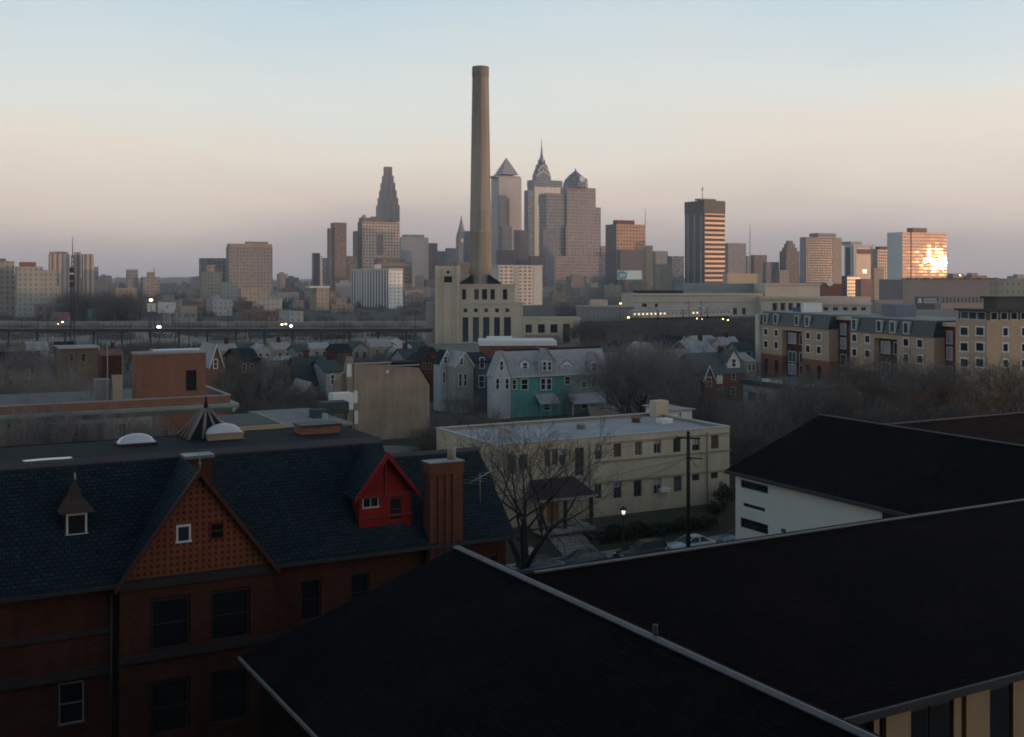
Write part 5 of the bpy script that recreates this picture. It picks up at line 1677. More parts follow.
for i, (px, py) in enumerate(((22, 316), (38, 312), (48, 309), (98, 311), (131, 316), (175, 309), (189, 313), (228, 308), (250, 313), (266, 311), (344, 306), (415, 308))):
    catpole(px, 393 + (i % 3), py, 'thin dark railway pole beside the viaduct', 1 if i % 2 else -1)
catpole(701, 430, 301, 'thin dark railway pole before the station wing', 1)
catpole(689, 420, 300, 'dark railway pole with an arm before the long low lit train', -1)
# the tall lattice mast on the left
Y = 345.0
zt = H - (236 - HY) / F * Y
t = thing('radio_mast', 'tall dark lattice mast rising over the viaduct on the left', 'mast', loc=((72.6 - CX) / F * Y, Y, 0))
m = MB()
w0 = .75
for a in range(4):
    sx, sy = ((-1, -1), (1, -1), (1, 1), (-1, 1))[a]
    m.tube((sx * w0, sy * w0, 0), (sx * .28, sy * .28, zt - 6), .10, .07, 5)
for k in range(22):
    z0, z1 = (zt - 6) * k / 22, (zt - 6) * (k + 1) / 22
    for a in range(4):
        p = [(-1, -1), (1, -1), (1, 1), (-1, 1)]
        q0, q1 = p[a], p[(a + 1) % 4]
        r0, r1 = w0 + (.28 - w0) * k / 22, w0 + (.28 - w0) * (k + 1) / 22
        m.tube((q0[0] * r0, q0[1] * r0, z0), (q1[0] * r1, q1[1] * r1, z1), .05, .05, 4)
m.build('lattice_frame', M['dark_metal'], t)
m = MB(); m.tube((0, 0, zt - 6.3), (0, 0, zt), .14, .06, 6); m.build('whip', M['dark_metal'], t)
for k, z in enumerate((zt * .72, zt * .66, zt * .6)):
    m = MB(); m.box(-.65, .65, -.75, -.45, z - .8, z + .8); m.build('antenna_panel', M['dark_metal'], t)

LW = lamp_mat('sodium_glow', (1.0, .72, .30), 9.0)
LC = lamp_mat('white_glow', (1.0, .97, .92), 9.0)
LO = lamp_mat('orange_glow', (1.0, .50, .20), 6.0)


def yard_lamp(px, py, Y, mt, r, label, sh=None):
    z = H - (py - HY) / F * Y
    t = thing('yard_lamp', label, 'lamp', loc=((px - CX) / F * Y, Y, 0))
    m = MB(); m.tube((0, .3, 0), (0, .3, z), .14, .1, 6); m.build('post', M['dark_metal'], t)
    m = MB()
    m.lathe(0, 0, [(0, z - r * .7), (r * .8, z - r * .5), (r, z), (r * .8, z + r * .5), (0, z + r * .7)], 12); m.build('lamp_head', mt, t)


yard_lamp(151, 300, 470, LW, .75, 'bright yellow yard lamp above the left white billboard')
yard_lamp(159, 327, 415, LC, .75, 'bright white lamp just over the viaduct, below the billboards')
yard_lamp(62.5, 322, 450, LW, .35, 'small warm lamp right of the paler wall, by the lattice mast')
yard_lamp(58, 324, 450, LO, .25, 'dim orange lamp beside the small warm lamp')
yard_lamp(282, 324.5, 430, LW, .45, 'yellow lamp over the viaduct, first of a pair')
yard_lamp(285.8, 324, 440, LW, .38, 'yellow lamp over the viaduct, second of the pair')
yard_lamp(291, 326, 425, LC, .55, 'white lamp over the viaduct right of the yellow pair')
yard_lamp(620.5, 303.5, 470, LO, .45, 'orange signal light at the end of the long grey shed')
yard_lamp(628.5, 317.5, 440, LO, .5, 'orange light at the front of the lit train')
for px, py, Y in ((697, 318.5, 440), (702, 319, 440), (723, 319, 450), (728, 320, 450)):
    yard_lamp(px, py, Y, LW if px != 702 else LO, .28, {697: 'small lamp over the tracks beside the orange one', 702: 'small orange lamp over the tracks', 723: 'small lamp over the tracks near the far train end', 728: 'small lamp at the far train end by the white patch'}[px])
for px, py in ((32, 316), (48, 315.5), (38, 315)):
    pass

# billboards
def billboard(px0, px1, p0, p1, Y, label, face_m, deg=0):
    f = Fr.seen(px0, Y, deg)
    w = f.xat(px1)
    z0, z1 = f.zat(p1), f.zat(p0)
    t = thing('billboard', label, 'billboard', f)
    m = MB(); m.box(0, w, 0, .25, z0, z1); m.build('board', M['concrete'], t)
    m = MB(); m.box(.15, w - .15, -.03, -.005, z0 + .15, z1 - .15); m.build('poster', face_m, t)
    m = MB()
    for q in (.2, .8):
        m = MB(); m.tube((w * q, .4, 0), (w * q, .4, z1 - .3), .2, .2, 6); m.build('post', M['dark_metal'], t)


def poster(name, base, spots):
    """a printed sheet, blotches of its own colours"""
    mt, nt, b = nmat(name)
    tc = nd(nt, 'ShaderNodeTexCoord')
    n = nd(nt, 'ShaderNodeTexNoise', {'Vector': tc.outputs['Object'], 'Scale': .55, 'Detail': 2.0})
    c = mix(nt, mth(nt, 'GREATER_THAN', n.outputs[0], .58), base, spots)
    nt.links.new(c, b.inputs['Base Color'])
    return mt


billboard(147, 156, 303, 312, 480, 'small white billboard under the bright yellow lamp', poster('small_poster', (.55, .55, .53), (.22, .21, .21)), 8)
billboard(157.5, 176, 302, 313, 485, 'wide white billboard right of the small one, over the rail yard', poster('wide_poster', (.60, .60, .57), (.34, .33, .31)), 0)

# long grey shed and lit train right of the plant
f = Fr.seen(581, 470, 4)
t = thing('freight_shed', 'long grey ribbed shed right of the power plant annex', 'shed', f)
w = f.xat(634); zz = f.zat(307.5)
RIBS = winmat('ribbed_grey_sheet', (.25, .255, .26), (.20, .205, .21), 1.6, 50, .4, 2, .8, .8, 0, .2, 0)
m = MB(); m.box(0, w, 0, 16, 3.2, zz); m.build('wall', RIBS, t)
m = MB(); m.box(-.4, w + .4, -.4, 16.4, zz, zz + .6); m.build('roof', M['concrete'], t)
m = MB(); m.box(-.1, w, -.6, 15, 2.2, 3.19); m.build('beam', M['dark_metal'], t)
m = MB(); m.box(5, 12, 3, 9, zz + .6, zz + 3.2); m.build('roof_box', M['cream'], t)
for q in range(6):
    m = MB(); m.box(1 + q * (w - 2) / 5 - .4, 1 + q * (w - 2) / 5 + .4, .3, 1, 0, 2.2); m.build('pier', M['concrete'], t)
f = Fr.seen(632, 445, 33)
t = thing('commuter_train', 'long silver commuter train with a row of lit windows, below the station', 'train', f)
L_ = f.xat(731)
z0 = f.zat(321, 0, 0) + .2
n = 4
for k in range(n):
    a, b = L_ * k / n + .3, L_ * (k + 1) / n - .3
    m = MB()
    prof = [(0, z0 + .9), (0, z0 + 3.4), (.5, z0 + 3.95), (1.5, z0 + 4.15), (2.5, z0 + 3.95), (3, z0 + 3.4), (3, z0 + .9)]
    m.prism([(a, y, z) for y, z in prof], (b - a, 0, 0))
    c = m.build('carriage', plain('stainless_steel', (.30, .30, .31), .35, .2, metal=.7), t)
    m = MB(); m.box(a + .5, b - .5, .3, 2.7, z0 + .1, z0 + .89); m.build('underframe', M['black'], c)
    nw = 6
    for j in range(nw):
        xa = a + (b - a) * (j + .5) / nw
        lit = (k < 1) or (k == 1 and j < 2) or (k == 2 and j in (2, 3))
        m = MB(); m.box(xa - (b - a) / nw * .17, xa + (b - a) / nw * .17, -.05, -.005, z0 + 2.2, z0 + 2.85)
        m.build('window', lamp_mat('carriage_light', (1, .68, .38), 1.6) if lit else M['glass_blue'], c)
em = thing('railway_embankment', 'dark embankment wall carrying the lit train', 'wall', f)
m = MB(); m.box(-30, L_ + 60, .2, 12, 0, z0 + .1); m.build('wall_face', plain('dark_embankment', (.06, .058, .05), .95, .9, .25), em)

# ------------------------------------------------------------------ the great station
GS = Fr.seen(632, 640, 6)
gs = thing('railway_station', 'great pale stone railway station with a columned porch and long low wings', 'station', GS)
SANDY = plain('pale_sandstone', (.50, .445, .37), .85, .2, .06)
X = lambda px, y=0: GS.xat(px, y)
Zs = lambda py, px=700, y=0: GS.zat(py, X(px, y), y)
wx1 = X(763)
zw = Zs(293.5, 690)
swins = [(698, 702), (706.5, 710.5), (715.5, 719.5), (724, 728), (733, 737), (742, 746), (642, 647), (655, 658)]
so_ = [(X(a), X(b), Zs(314.5, a) if a > 690 else Zs(307, a), Zs(308, a) if a > 690 else Zs(303.5, a)) for a, b in swins]
m = MB()
m.wall((0, 0, 0), FRONT, wx1, zw, so_, 1.0)
m.wall((0, 30, 0), LEFT, 30, zw)
m.face([(0, 0, zw), (wx1, 0, zw), (wx1, 30, zw), (0, 30, zw)])
wg = m.build('wing', SANDY, gs)
for a, b, c, d in so_:
    window(wg, ((a + b) / 2, .6, c + .1), FRONT, b - a - .3, d - c - .2, M['dark_metal'], M['glass'], .15, .05, .15, 'v')
for pa, h_, d_ in ((301.5, .5, .45), (294.6, .9, .7)):
    m = MB(); m.box(-.4, wx1, -d_, -.01, Zs(pa, 690) - h_ / 2, Zs(pa, 690) + h_ / 2); m.build('cornice', SANDY, wg)
xr0, xr1 = X(684, 20), X(758, 20)
m = MB(); m.box(xr0, xr1, 20, 45, zw - 2, Zs(283.5, 720, 20)); m.build('clerestory', plain('grey_green_copper_sheet', (.22, .245, .235), .8, .3, .1), gs)
m = MB(); m.box(X(640, 10), X(683, 10), 10, 30, zw, zw + 1.6); m.build('roof', M['dark_roof'], gs)
# centre block with the colonnade
c0, c1 = X(761, -6), X(820, -6)
zc = Zs(283.5, 790, -6)
zcor = Zs(296.5, 790, -6)
m = MB()
cols = [(772.5, 777.5), (780.5, 785.5), (788.5, 793), (796.5, 801), (804, 809.5)]
oo = [(X(a, -6) - c0, X(b, -6) - c0, 2.0, Zs(303, 790, -6)) for a, b in cols]
m.wall((c0, -6, 0), FRONT, c1 - c0, zcor, oo, 3.0)
m.wall((c0, 6, 0), LEFT, 12, zcor); m.wall((c1, -6, 0), RIGHT, 40, zcor)
m.face([(c0, -6, zcor), (c1, -6, zcor), (c1, 34, zcor), (c0, 34, zcor)])
m.box(X(765, 0), X(820, 0), 0, 40, zcor, zc)
cb_ = m.build('centre_block', plain('warm_sandstone', (.54, .465, .375), .85, .2, .06), gs)
m = MB(); m.box(c0 - .8, c1 + .8, -7, -6.01, zcor - 1.6, zcor + .1); m.build('cornice', SANDY, cb_)
m = MB(); m.box(X(765, 0) - .6, X(820, 0) + .6, -.7, -.01, zc - 1.0, zc + .1); m.build('cornice', SANDY, cb_)
for a, b, c, d in oo:
    m = MB(); m.box(c0 + a, c0 + b, -3.4, -3.2, c, d); m.build('window', M['glass'], cb_)
m = MB()
ex = X(871, -2)
m.wall((c1 + .02, -2, 0), FRONT, ex - c1, Zs(297, 850, -2), [(X(a, -2) - c1, X(a + 5, -2) - c1, Zs(310.5, a, -2), Zs(307.2, a, -2)) for a in (823.5, 833, 843, 852, 861)], 1.0)
m.wall((ex, -2, 0), RIGHT, 30, Zs(297, 850, -2))
m.face([(c1, -2, Zs(297, 850, -2)), (ex, -2, Zs(297, 850, -2)), (ex, 28, Zs(297, 850, -2)), (c1, 28, Zs(297, 850, -2))])
w2 = m.build('wing', SANDY, gs)
for a in (823.5, 833, 843, 852, 861):
    m = MB(); m.box(X(a, -2), X(a + 5, -2), -1.3, -1.2, Zs(310.5, a, -2), Zs(307.2, a, -2)); m.build('window', M['glass'], w2)
m = MB(); m.box(c1 + .1, ex + .6, -2.8, -2.01, Zs(304.2, 850, -2) - .5, Zs(304.2, 850, -2) + .5); m.build('cornice', SANDY, w2)

# ------------------------------------------------------------------ skyline towers
TOWN = 'towers of the distant downtown skyline'


def tower(label, xl, xc, xr, py, Y, mats, deg=GRID, name='office_tower', cat='tower', group=TOWN, depth=None, body=True):
    """a tower whose near corner stands on column xc at distance Y; its front runs to xr, its left face to xl; top on row py."""
    f = Fr.seen(xc, Y, deg)
    a = f.xat(xr)
    b = depth if depth else max(8.0, f.yat(xl))
    h = f.zat(py)
    t = thing(name, label, cat, f, group=group)
    mats = list(mats) if isinstance(mats, (list, tuple)) else [mats]
    if body:
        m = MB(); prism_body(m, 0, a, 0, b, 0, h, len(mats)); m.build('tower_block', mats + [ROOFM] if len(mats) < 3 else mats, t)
    return t, f, a, b, h


def prism_body(m, x0, x1, y0, y1, z0, z1, nm=1):
    """front (and right) faces take material 0, the left face 1 when there is one, the roof the last."""
    R = lambda q: [V(*p) for p in q]
    m.mi = 0
    w = x1 - x0
    m.face([(x0, y0, z0), (x1, y0, z0), (x1, y0, z1), (x0, y0, z1)], uv=[(0, z0), (w, z0), (w, z1), (0, z1)])
    d = y1 - y0
    m.face([(x1, y0, z0), (x1, y1, z0), (x1, y1, z1), (x1, y0, z1)], uv=[(0, z0), (d, z0), (d, z1), (0, z1)])
    m.face([(x1, y1, z0), (x0, y1, z0), (x0, y1, z1), (x1, y1, z1)], uv=[(0, z0), (w, z0), (w, z1), (0, z1)])
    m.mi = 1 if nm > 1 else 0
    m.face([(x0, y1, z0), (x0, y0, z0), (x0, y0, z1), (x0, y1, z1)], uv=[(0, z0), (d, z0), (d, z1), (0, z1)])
    m.mi = nm
    m.face([(x0, y0, z1), (x1, y0, z1), (x1, y1, z1), (x0, y1, z1)])
    m.mi = 0


ROOFM = plain('roof_gravel', (.16, .155, .15), .9, .2, .05)


def cap(t, f, px0, px1, py, y0, y1, zb, mt, name='penthouse'):
    x0, x1 = f.xat(px0, y0), f.xat(px1, y0)
    z1 = f.zat(py, x0, y0)
    m = MB()
    if z1 < zb: z1 = zb + 1
    prism_body(m, x0, x1, y0, y1, zb, z1, 1); return m.build(name, [mt, ROOFM], t)


def spike(t, f, px, py, y, zb, r0=.8, r1=.2, name='antenna', mt=None):
    x = f.xat(px, y)
    m = MB(); m.tube((x, y, zb), (x, y, f.zat(py, x, y)), r0, r1, 6); return m.build(name, mt or M['dark_metal'], t)


G1 = winmat('grey_stone_grid', (.25, .24, .24), (.12, .12, .13), 4.4, 4.4, .5, .5)
G2 = winmat('tan_stone_grid', (.34, .30, .245), (.17, .155, .14), 3.2, 3.4, .5, .5)
G3 = winmat('brown_stone_grid', (.17, .14, .13), (.07, .065, .07), 4.6, 4.6, .5, .5)
G4 = winmat('rose_granite_grid', (.30, .245, .23), (.15, .13, .13), 4.6, 4.6, .55, .5)
G5 = winmat('blue_glass', (.17, .20, .24), (.05, .075, .11), 3.0, 3.8, .8, .7, .12, .5)
G6 = winmat('navy_glass', (.045, .055, .08), (.025, .034, .06), 3.0, 3.8, .8, .75, .2, .5, 0, .25, 0)
G7 = winmat('pale_concrete_grid', (.36, .345, .32), (.22, .21, .20), 3.2, 3.2, .5, .5)
G8 = winmat('slate_blue_stone', (.20, .21, .24), (.06, .07, .09), 3.2, 3.5, .5, .5)
PK = winmat('pinkish_stripes', (.52, .41, .35), (.17, .14, .13), 4.2, 60, .45, 2, .3, .85)

# -- left group
t, f, a, b, h = tower('cut off pale stone apartment tower at the far left edge', -14, -6, 14.5, 261, 720, G2, name='apartment_tower', group='pale blocks at the far left')
cap(t, f, -4, 6, 258.5, 2, 8, h, ROOFM)
t, f, a, b, h = tower('wide grey beige apartment slab with stepped right end left of the lattice mast', 15, 17, 43, 266.5, 700, G7, name='apartment_tower', group='pale blocks at the far left')
cap(t, f, 20, 36, 262, 3, 10, h, M['brick_orange'])
cap(t, f, 43.05, 57, 270, 0, 12, 0, G7, 'side_block'); cap(t, f, 57.1, 60, 286, 1, 9, 0, G7, 'low_block')
t, f, a, b, h = tower('pinkish striped hotel tower behind the lattice mast, broad left part', 48.5, 50, 70, 254, 1000, PK, name='apartment_tower', group='pale blocks at the far left')
cap(t, f, 50, 68, 251.5, 3, 9, h, G4)
t, f, a, b, h = tower('pinkish striped hotel tower, middle slab right of the lattice mast', 74, 75.5, 81, 252, 1010, PK, name='apartment_tower', group='pale blocks at the far left')
t, f, a, b, h = tower('pinkish striped hotel tower, right slab with a darker end', 81.5, 83, 94, 254, 1000, [PK, G4], name='apartment_tower', group='pale blocks at the far left')
cap(t, f, 94.1, 98.5, 267, 2, 12, 0, G4, 'side_block')
MIDL = 'middle distance buildings on the left'
tower('small grey tower above the hazy trees', 126, 127.5, 138, 269.5, 1500, G1, group=MIDL)
t, f, a, b, h = tower('hazy stepped block with a little rooftop stub', 141, 143, 160, 277, 1500, G4, group=MIDL)
cap(t, f, 148, 155, 272, 3, 12, h, G4); spike(t, f, 154, 267, 6, h)
tower('low grey block in the haze right of the stepped one', 160, 161.5, 177, 283, 1450, G8, group=MIDL)
tower('tan low school like block with a teal window', 113, 115, 137, 288, 800, G2, group=MIDL)
t, f, a, b, h = tower('great grey brick hospital slab, tallest on the left', 226, 229, 272.5, 246.5, 1150, winmat('grey_mauve_brick', (.27, .24, .235), (.10, .10, .11), 3.6, 3.6, .45, .42), group=MIDL)
cap(t, f, 230, 272, 243.5, 1, 14, h, winmat('rosy_cornice', (.36, .28, .25), (.2, .17, .16), 3, 3, .3, .5)); cap(t, f, 247, 268, 241.5, 4, 12, h, G1)
t, f, a, b, h = tower('grey stepped wing left of the hospital slab', 199, 201, 226, 258, 1180, G1, group=MIDL)
cap(t, f, 201, 211, 259.5, -4, 6, 0, G8, 'side_block')
t, f, a, b, h = tower('tan stepped building in front of the grey wing', 201, 203.5, 222, 272, 1000, G2, group=MIDL)
cap(t, f, 207, 215, 265, 2, 9, h, G4); cap(t, f, 203, 223, 285, -6, 5, 0, G2, 'low_block')
tower('pale tan block with a slanted top below the hospital', 221, 222.5, 237, 282, 950, G7, group=MIDL)
t, f, a, b, h = tower('low tan classical block with dark bays', 239, 241, 262, 288, 900, G2, group=MIDL)
cap(t, f, 262.2, 278, 293, 0, 10, 0, G7, 'wing')
tower('low ochre house with a white end beyond the rail yard', 179, 181, 197, 306, 640, plain('ochre_wall', (.34, .27, .18), .9, .2), group=MIDL, name='low_building', cat='building')
tower('low teal glass shed before the dark wood', 85, 88, 107, 309, 640, plain('teal_sheet', (.09, .19, .19), .7, .3), group=MIDL, name='low_building', cat='building')
tower('long dark low block before the pale slab', 34, 36, 66, 304, 640, G3, group=MIDL, name='low_building', cat='building')
# -- centre left
t, f, a, b, h = tower('slim dark tower with a white strip, left of the brown tower', 312.5, 313.5, 320, 253, 1700, G6)
cap(t, f, 320, 322.5, 256, -1, 10, 0, plain('pale_strip', (.55, .55, .55), .8, .1), 'white_strip'); cap(t, f, 322.6, 328, 258, 0, 14, 0, G5, 'glass_block')
t, f, a, b, h = tower('plain brown tower with a lower left shoulder', 333, 334.5, 346.5, 222.5, 1650, winmat('red_brown_grid', (.21, .15, .135), (.09, .07, .07), 4.4, 4.4, .5, .5), depth=18)
cap(t, f, 329.5, 334.4, 228, 3, 14, 0, G3, 'shoulder')
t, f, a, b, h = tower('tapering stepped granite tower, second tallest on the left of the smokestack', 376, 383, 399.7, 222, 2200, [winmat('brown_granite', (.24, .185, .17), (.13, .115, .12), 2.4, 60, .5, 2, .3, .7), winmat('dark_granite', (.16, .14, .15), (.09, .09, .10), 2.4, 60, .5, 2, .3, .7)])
bm_ = list(t.children)[0].data.materials
lev = [(222, 376, 399.7), (205.5, 376, 399.7), (198, 377.4, 398.2), (190.5, 379, 396.9), (183, 380.6, 395.6), (176, 382.2, 394.2), (167, 383.8, 392.6)]
L0 = lev[0][2] - lev[0][1]
for (p0, l0, r0), (p1, l1, r1) in zip(lev, lev[1:]):
    k = (r1 - l1) / L0
    cx_, cy_ = a / 2, b / 2
    m = MB(); prism_body(m, cx_ - a / 2 * k, cx_ + a / 2 * k, cy_ - b / 2 * k, cy_ + b / 2 * k, f.zat(p0, cx_, cy_), f.zat(p1, cx_, cy_), 2)
    m.build('setback', [bm_[0], bm_[1], ROOFM], t)
t, f, a, b, h = tower('broad warm grid fronted office block below the tapering tower', 357.5, 362.5, 399.5, 221.5, 1750, [winmat('warm_sunlit_grid', (.56, .43, .33), (.12, .10, .10), 5.2, 5.0, .6, .55, .25), G3])  # warm sunlit front put into a paler colour than the side
cap(t, f, 361.5, 373, 217.5, 2, 14, h, G3); cap(t, f, 373, 386, 216.5, 5, 18, h, G3); cap(t, f, 355.8, 358, 231, 6, 20, 0, G3, 'shoulder')
xx = f.xat(364, 6); m = MB(); m.lathe(xx, 6, [(4, h), (4, h + 6), (3.4, h + 9), (2, h + 11), (0, h + 11.6)], 14); m.build('roof_dome', G3.copy() if False else M['slate_grey'], t)
cap(t, f, 377, 383.5, 234.5, -.35, -.01, h * .55, winmat('dark_core', (.24, .17, .15), (.12, .1, .1), 4.4, 3.9, .5, .5), 'recess')
t, f, a, b, h = tower('white slab block with a dark striped side and dotted end', 351, 388.5, 403, 270.5, 900, [winmat('white_dotted_end', (.82, .80, .75), (.16, .15, .14), 3.6, 3.0, .3, .35, .4), winmat('white_finned_side', (.78, .77, .74), (.075, .08, .095), 6.6, 60, .62, 2, .3)], name='apartment_tower')
cap(t, f, 388.5, 403, 268.2, -.2, b, h, M['offwhite'], 'parapet')
xx = f.yat(370); m = MB(); m.box(3, 9, xx - 3, xx + 6, h, f.zat(264.5, 0, xx)); m.build('penthouse', M['offwhite'], t)
m = MB(); m.box(-1.5, 6, 2, b * .75, 0, f.zat(316, 0, 20)); m.build('podium', M['red_dark'], t)
t, f, a, b, h = tower('tan twin block with a pale roof cap left of the white slab', 309.5, 316.5, 329, 288, 850, [G2, plain('tan_blind_wall', (.34, .28, .21), .9, .2)], name='apartment_tower')
cap(t, f, 309.7, 330, 286, -.3, b * .6, h, M['offwhite'], 'roof_cap'); cap(t, f, 329.2, 341, 291, 3, 16, 0, G3, 'brown_wing')
t, f, a, b, h = tower('pale grey glass slab with a dark right end, between the grid block and the smokestack', 399.8, 401, 428.5, 237, 2050, [winmat('pale_glass', (.33, .36, .38), (.16, .19, .22), 2.4, 3.8, .7, .6, .12), G5])
cap(t, f, 406, 424, 234.5, 5, 25, h, G5); cap(t, f, 428.7, 437.5, 243, 0, 30, 0, G6, 'dark_end')
t, f, a, b, h = tower('dark brown low block behind the white slab', 375, 377, 412, 262, 1200, [winmat('dark_brown_bands', (.16, .12, .115), (.06, .06, .07), 60, 3.8, 2, .45, .2), G6])
cap(t, f, 379, 405, 258.5, 4, 20, h, G3)
tower('brown shoulder block just left of the grid fronted office', 346.8, 347.5, 357, 256, 1700, G3)
for l_, xl, xc, xr, py, Y, mt in (('hazy slate block right of the pale glass slab', 437, 438, 447, 251, 2150, G8), ('hazy low block left of the clock tower', 446, 447, 456, 248, 2100, G8), ('narrow hazy slab right of the clock tower', 464.5, 465, 470, 231, 2150, G8),
                                 ('low hazy block at the foot of the clock tower', 450, 451, 470, 262, 1900, G3), ('hazy brick block right of the white slab foot', 403.5, 405, 424, 290, 1000, G4)):
    tower(l_, xl, xc, xr, py, Y, mt)
# clock tower
t, f, a, b, h = tower('old stone clock tower with a stepped spire and statue, left of the smokestack', 455, 458.5, 467.5, 249, 2300, G8, name='clock_tower', cat='tower')
for pa, pb, l_, r_ in ((249, 237, 456, 466.5), (237, 233, 456.6, 466),):
    k = (r_ - l_) / 12.5
    m = MB(); prism_body(m, a / 2 * (1 - k), a / 2 * (1 + k), b / 2 * (1 - k), b / 2 * (1 + k), f.zat(pa), f.zat(pb), 1); m.build('belfry', [G8, ROOFM], t)
cxx, cyy = a / 2, b / 2
zq_ = lambda py: f.zat(py, cxx, cyy)
m = MB(); m.lathe(cxx, cyy, [(8.6, zq_(233)), (7.8, zq_(231)), (5.8, zq_(228)), (3.8, zq_(224)), (2.8, zq_(221.5)), (3.0, zq_(221)), (1.6, zq_(220)), (1.2, zq_(217.5)), (1.5, zq_(216.8)), (0, zq_(215.2))], 12)
m.build('spire', M['slate_grey'], t)
m = MB(); m.tube((a * .5, -.4 + b * .08, zq_(240.5)), (a * .5, -1 + b * .08, zq_(240.5)), 4.6, 4.6, 20); m.build('clock_face', plain('pale_clock_face', (.75, .72, .64), .5, 0), t)

# -- tall group
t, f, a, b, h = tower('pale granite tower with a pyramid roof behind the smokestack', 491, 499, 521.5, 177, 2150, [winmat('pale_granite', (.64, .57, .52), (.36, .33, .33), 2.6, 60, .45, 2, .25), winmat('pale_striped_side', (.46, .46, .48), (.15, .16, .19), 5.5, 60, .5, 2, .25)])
cap(t, f, 495.5, 520.5, 175.2, 1, b - 1, h, M['slate_grey'], 'roof_step')
cxx, cyy = a / 2, b / 2
zq_ = lambda py: f.zat(py, cxx, cyy)
m = MB()
r0 = a * .36
for z0, z1, q0, q1 in ((zq_(175.2), zq_(157.5), 1.0, 0.02),):
    B0 = [(cxx - r0 * q0, cyy - r0 * q0, z0), (cxx + r0 * q0, cyy - r0 * q0, z0), (cxx + r0 * q0, cyy + r0 * q0, z0), (cxx - r0 * q0, cyy + r0 * q0, z0)]
    for i in range(4): m.face([B0[i], B0[(i + 1) % 4], (cxx, cyy, z1)])
m.build('pyramid_roof', winmat('lattice_pyramid', (.36, .34, .36), (.18, .19, .22), 5, 5, .55, .5, .2), t)
cap(t, f, 499.5, 506.5, 195, -8, -.1, 0, G8, 'front_slab'); cap(t, f, 506.6, 509.5, 197.5, -6, -.1, 0, G3, 'front_slab'); cap(t, f, 499, 512, 226, -14, -8.1, 0, G8, 'front_base')
# spired tower
t, f, a, b, h = tower('blue glass tower with a gabled crown and needle spire, tallest downtown', 527.5, 534.5, 560.5, 186.5, 2060, [winmat('cream_lit_face', (.76, .69, .58), (.42, .40, .38), 6.5, 3.9, .35, .4, .2), G5])  # sunlit front of the glass tower put into a cream colour
cxx, cyy = f.xat(541.6, b / 2), b / 2
zq_ = lambda py: f.zat(py, cxx, cyy)
GL = winmat('crown_glass', (.20, .235, .27), (.07, .10, .13), 3, 4, .7, .7, .12)
m = MB(); prism_body(m, -.6, a + .6, -.6, b + .6, h, f.zat(179.5), 1); m.build('glass_collar', [GL, ROOFM], t)
zcur = f.zat(179.5)
for p1, k0, k1 in ((170.5, .56, .60), (164.5, .42, .42), (159.5, .27, .20)):
    m = MB()
    z1 = zq_(p1)
    for sgx in (0, 1):
        kx, ky = (k0, k0)
        zb_ = zcur
        # crossing gables
    w_ = a / 2 * k0; d_ = b / 2 * k0
    zm = zcur + (z1 - zcur) * .45
    if p1 == 159.5: zm = zcur + .5
    m.prism([(cxx - w_, cyy - d_, zcur), (cxx + w_, cyy - d_, zcur), (cxx + w_, cyy - d_, zm), (cxx, cyy - d_, z1), (cxx - w_, cyy - d_, zm)], (0, 2 * d_, 0))
    m.prism([(cxx - w_ - .05, cyy - d_ + .05, zcur), (cxx - w_ - .05, cyy + d_ - .05, zcur), (cxx - w_ - .05, cyy + d_ - .05, zm - .1), (cxx - w_ - .05, cyy, z1 - .1), (cxx - w_ - .05, cyy - d_ + .05, zm - .1)], (2 * w_ + .1, 0, 0))
    m.build('crown_gable', GL, t)
    # pale chevron on each gable
    m = MB()
    for sg in (-1, 1):
        m.prism([(cxx + sg * w_, cyy - d_ - .5, zm - 2.2), (cxx, cyy - d_ - .5, z1 - 2.6), (cxx, cyy - d_ - .5, z1 + .3), (cxx + sg * w_, cyy - d_ - .5, zm + .5)], (0, .45, 0))
    m.build('chevron', plain('pale_crown_trim', (.55, .53, .50), .5, .1), t)
    zcur = zm if p1 != 159.5 else z1
m = MB(); m.lathe(cxx, cyy, [(6.5, zq_(164.5)), (4.2, zq_(159)), (2.3, zq_(154)), (1.5, zq_(149)), (.8, zq_(145)), (.35, zq_(139.2)), (0, zq_(139))], 8); m.build('spire', plain('dull_steel_spire', (.24, .26, .28), .4, .1, metal=.5), t)
m = MB(); m.box(a * .15, a * .26, -.3, -.02, f.zat(205), f.zat(196)); m.build('dark_slot', M['black'], t)
cap(t, f, 553.5, 562.5, 180.5, 4, b, 0, G5, 'side_bay'); cap(t, f, 528, 534, 190, -3, 12, 0, G5, 'side_bay')
# twin crown tower
TW2 = [winmat('mauve_granite', (.34, .275, .265), (.085, .08, .095), 5.4, 5.6, .5, .45, .25), winmat('grey_granite', (.24, .235, .25), (.075, .08, .10), 5.4, 5.6, .5, .45, .25)]
t, f, a, b, h = tower('broad mauve granite tower with a domed glass crown, right of the spired tower', 562, 567, 595.7, 187, 1900, TW2)
cap(t, f, 546.5, 566.8, 193, 4, 30, 0, TW2[1], 'side_slab'); cap(t, f, 595.9, 600.8, 207.5, 6, 30, 0, TW2[0], 'side_slab')
cap(t, f, 556, 609.5, 256, -7, -.2, 0, TW2[0], 'base_step'); cap(t, f, 601, 608.5, 246, 2, 26, 0, TW2[0], 'side_slab')
cap(t, f, 566, 600, 226, -3, -.15, f.zat(256), TW2[0], 'front_bay'); cap(t, f, 553, 612, 283, -16, -7.1, 0, TW2[1], 'base_step')
cxx, cyy = f.xat(575.5, b / 2), b / 2
zq_ = lambda py: f.zat(py, cxx, cyy)
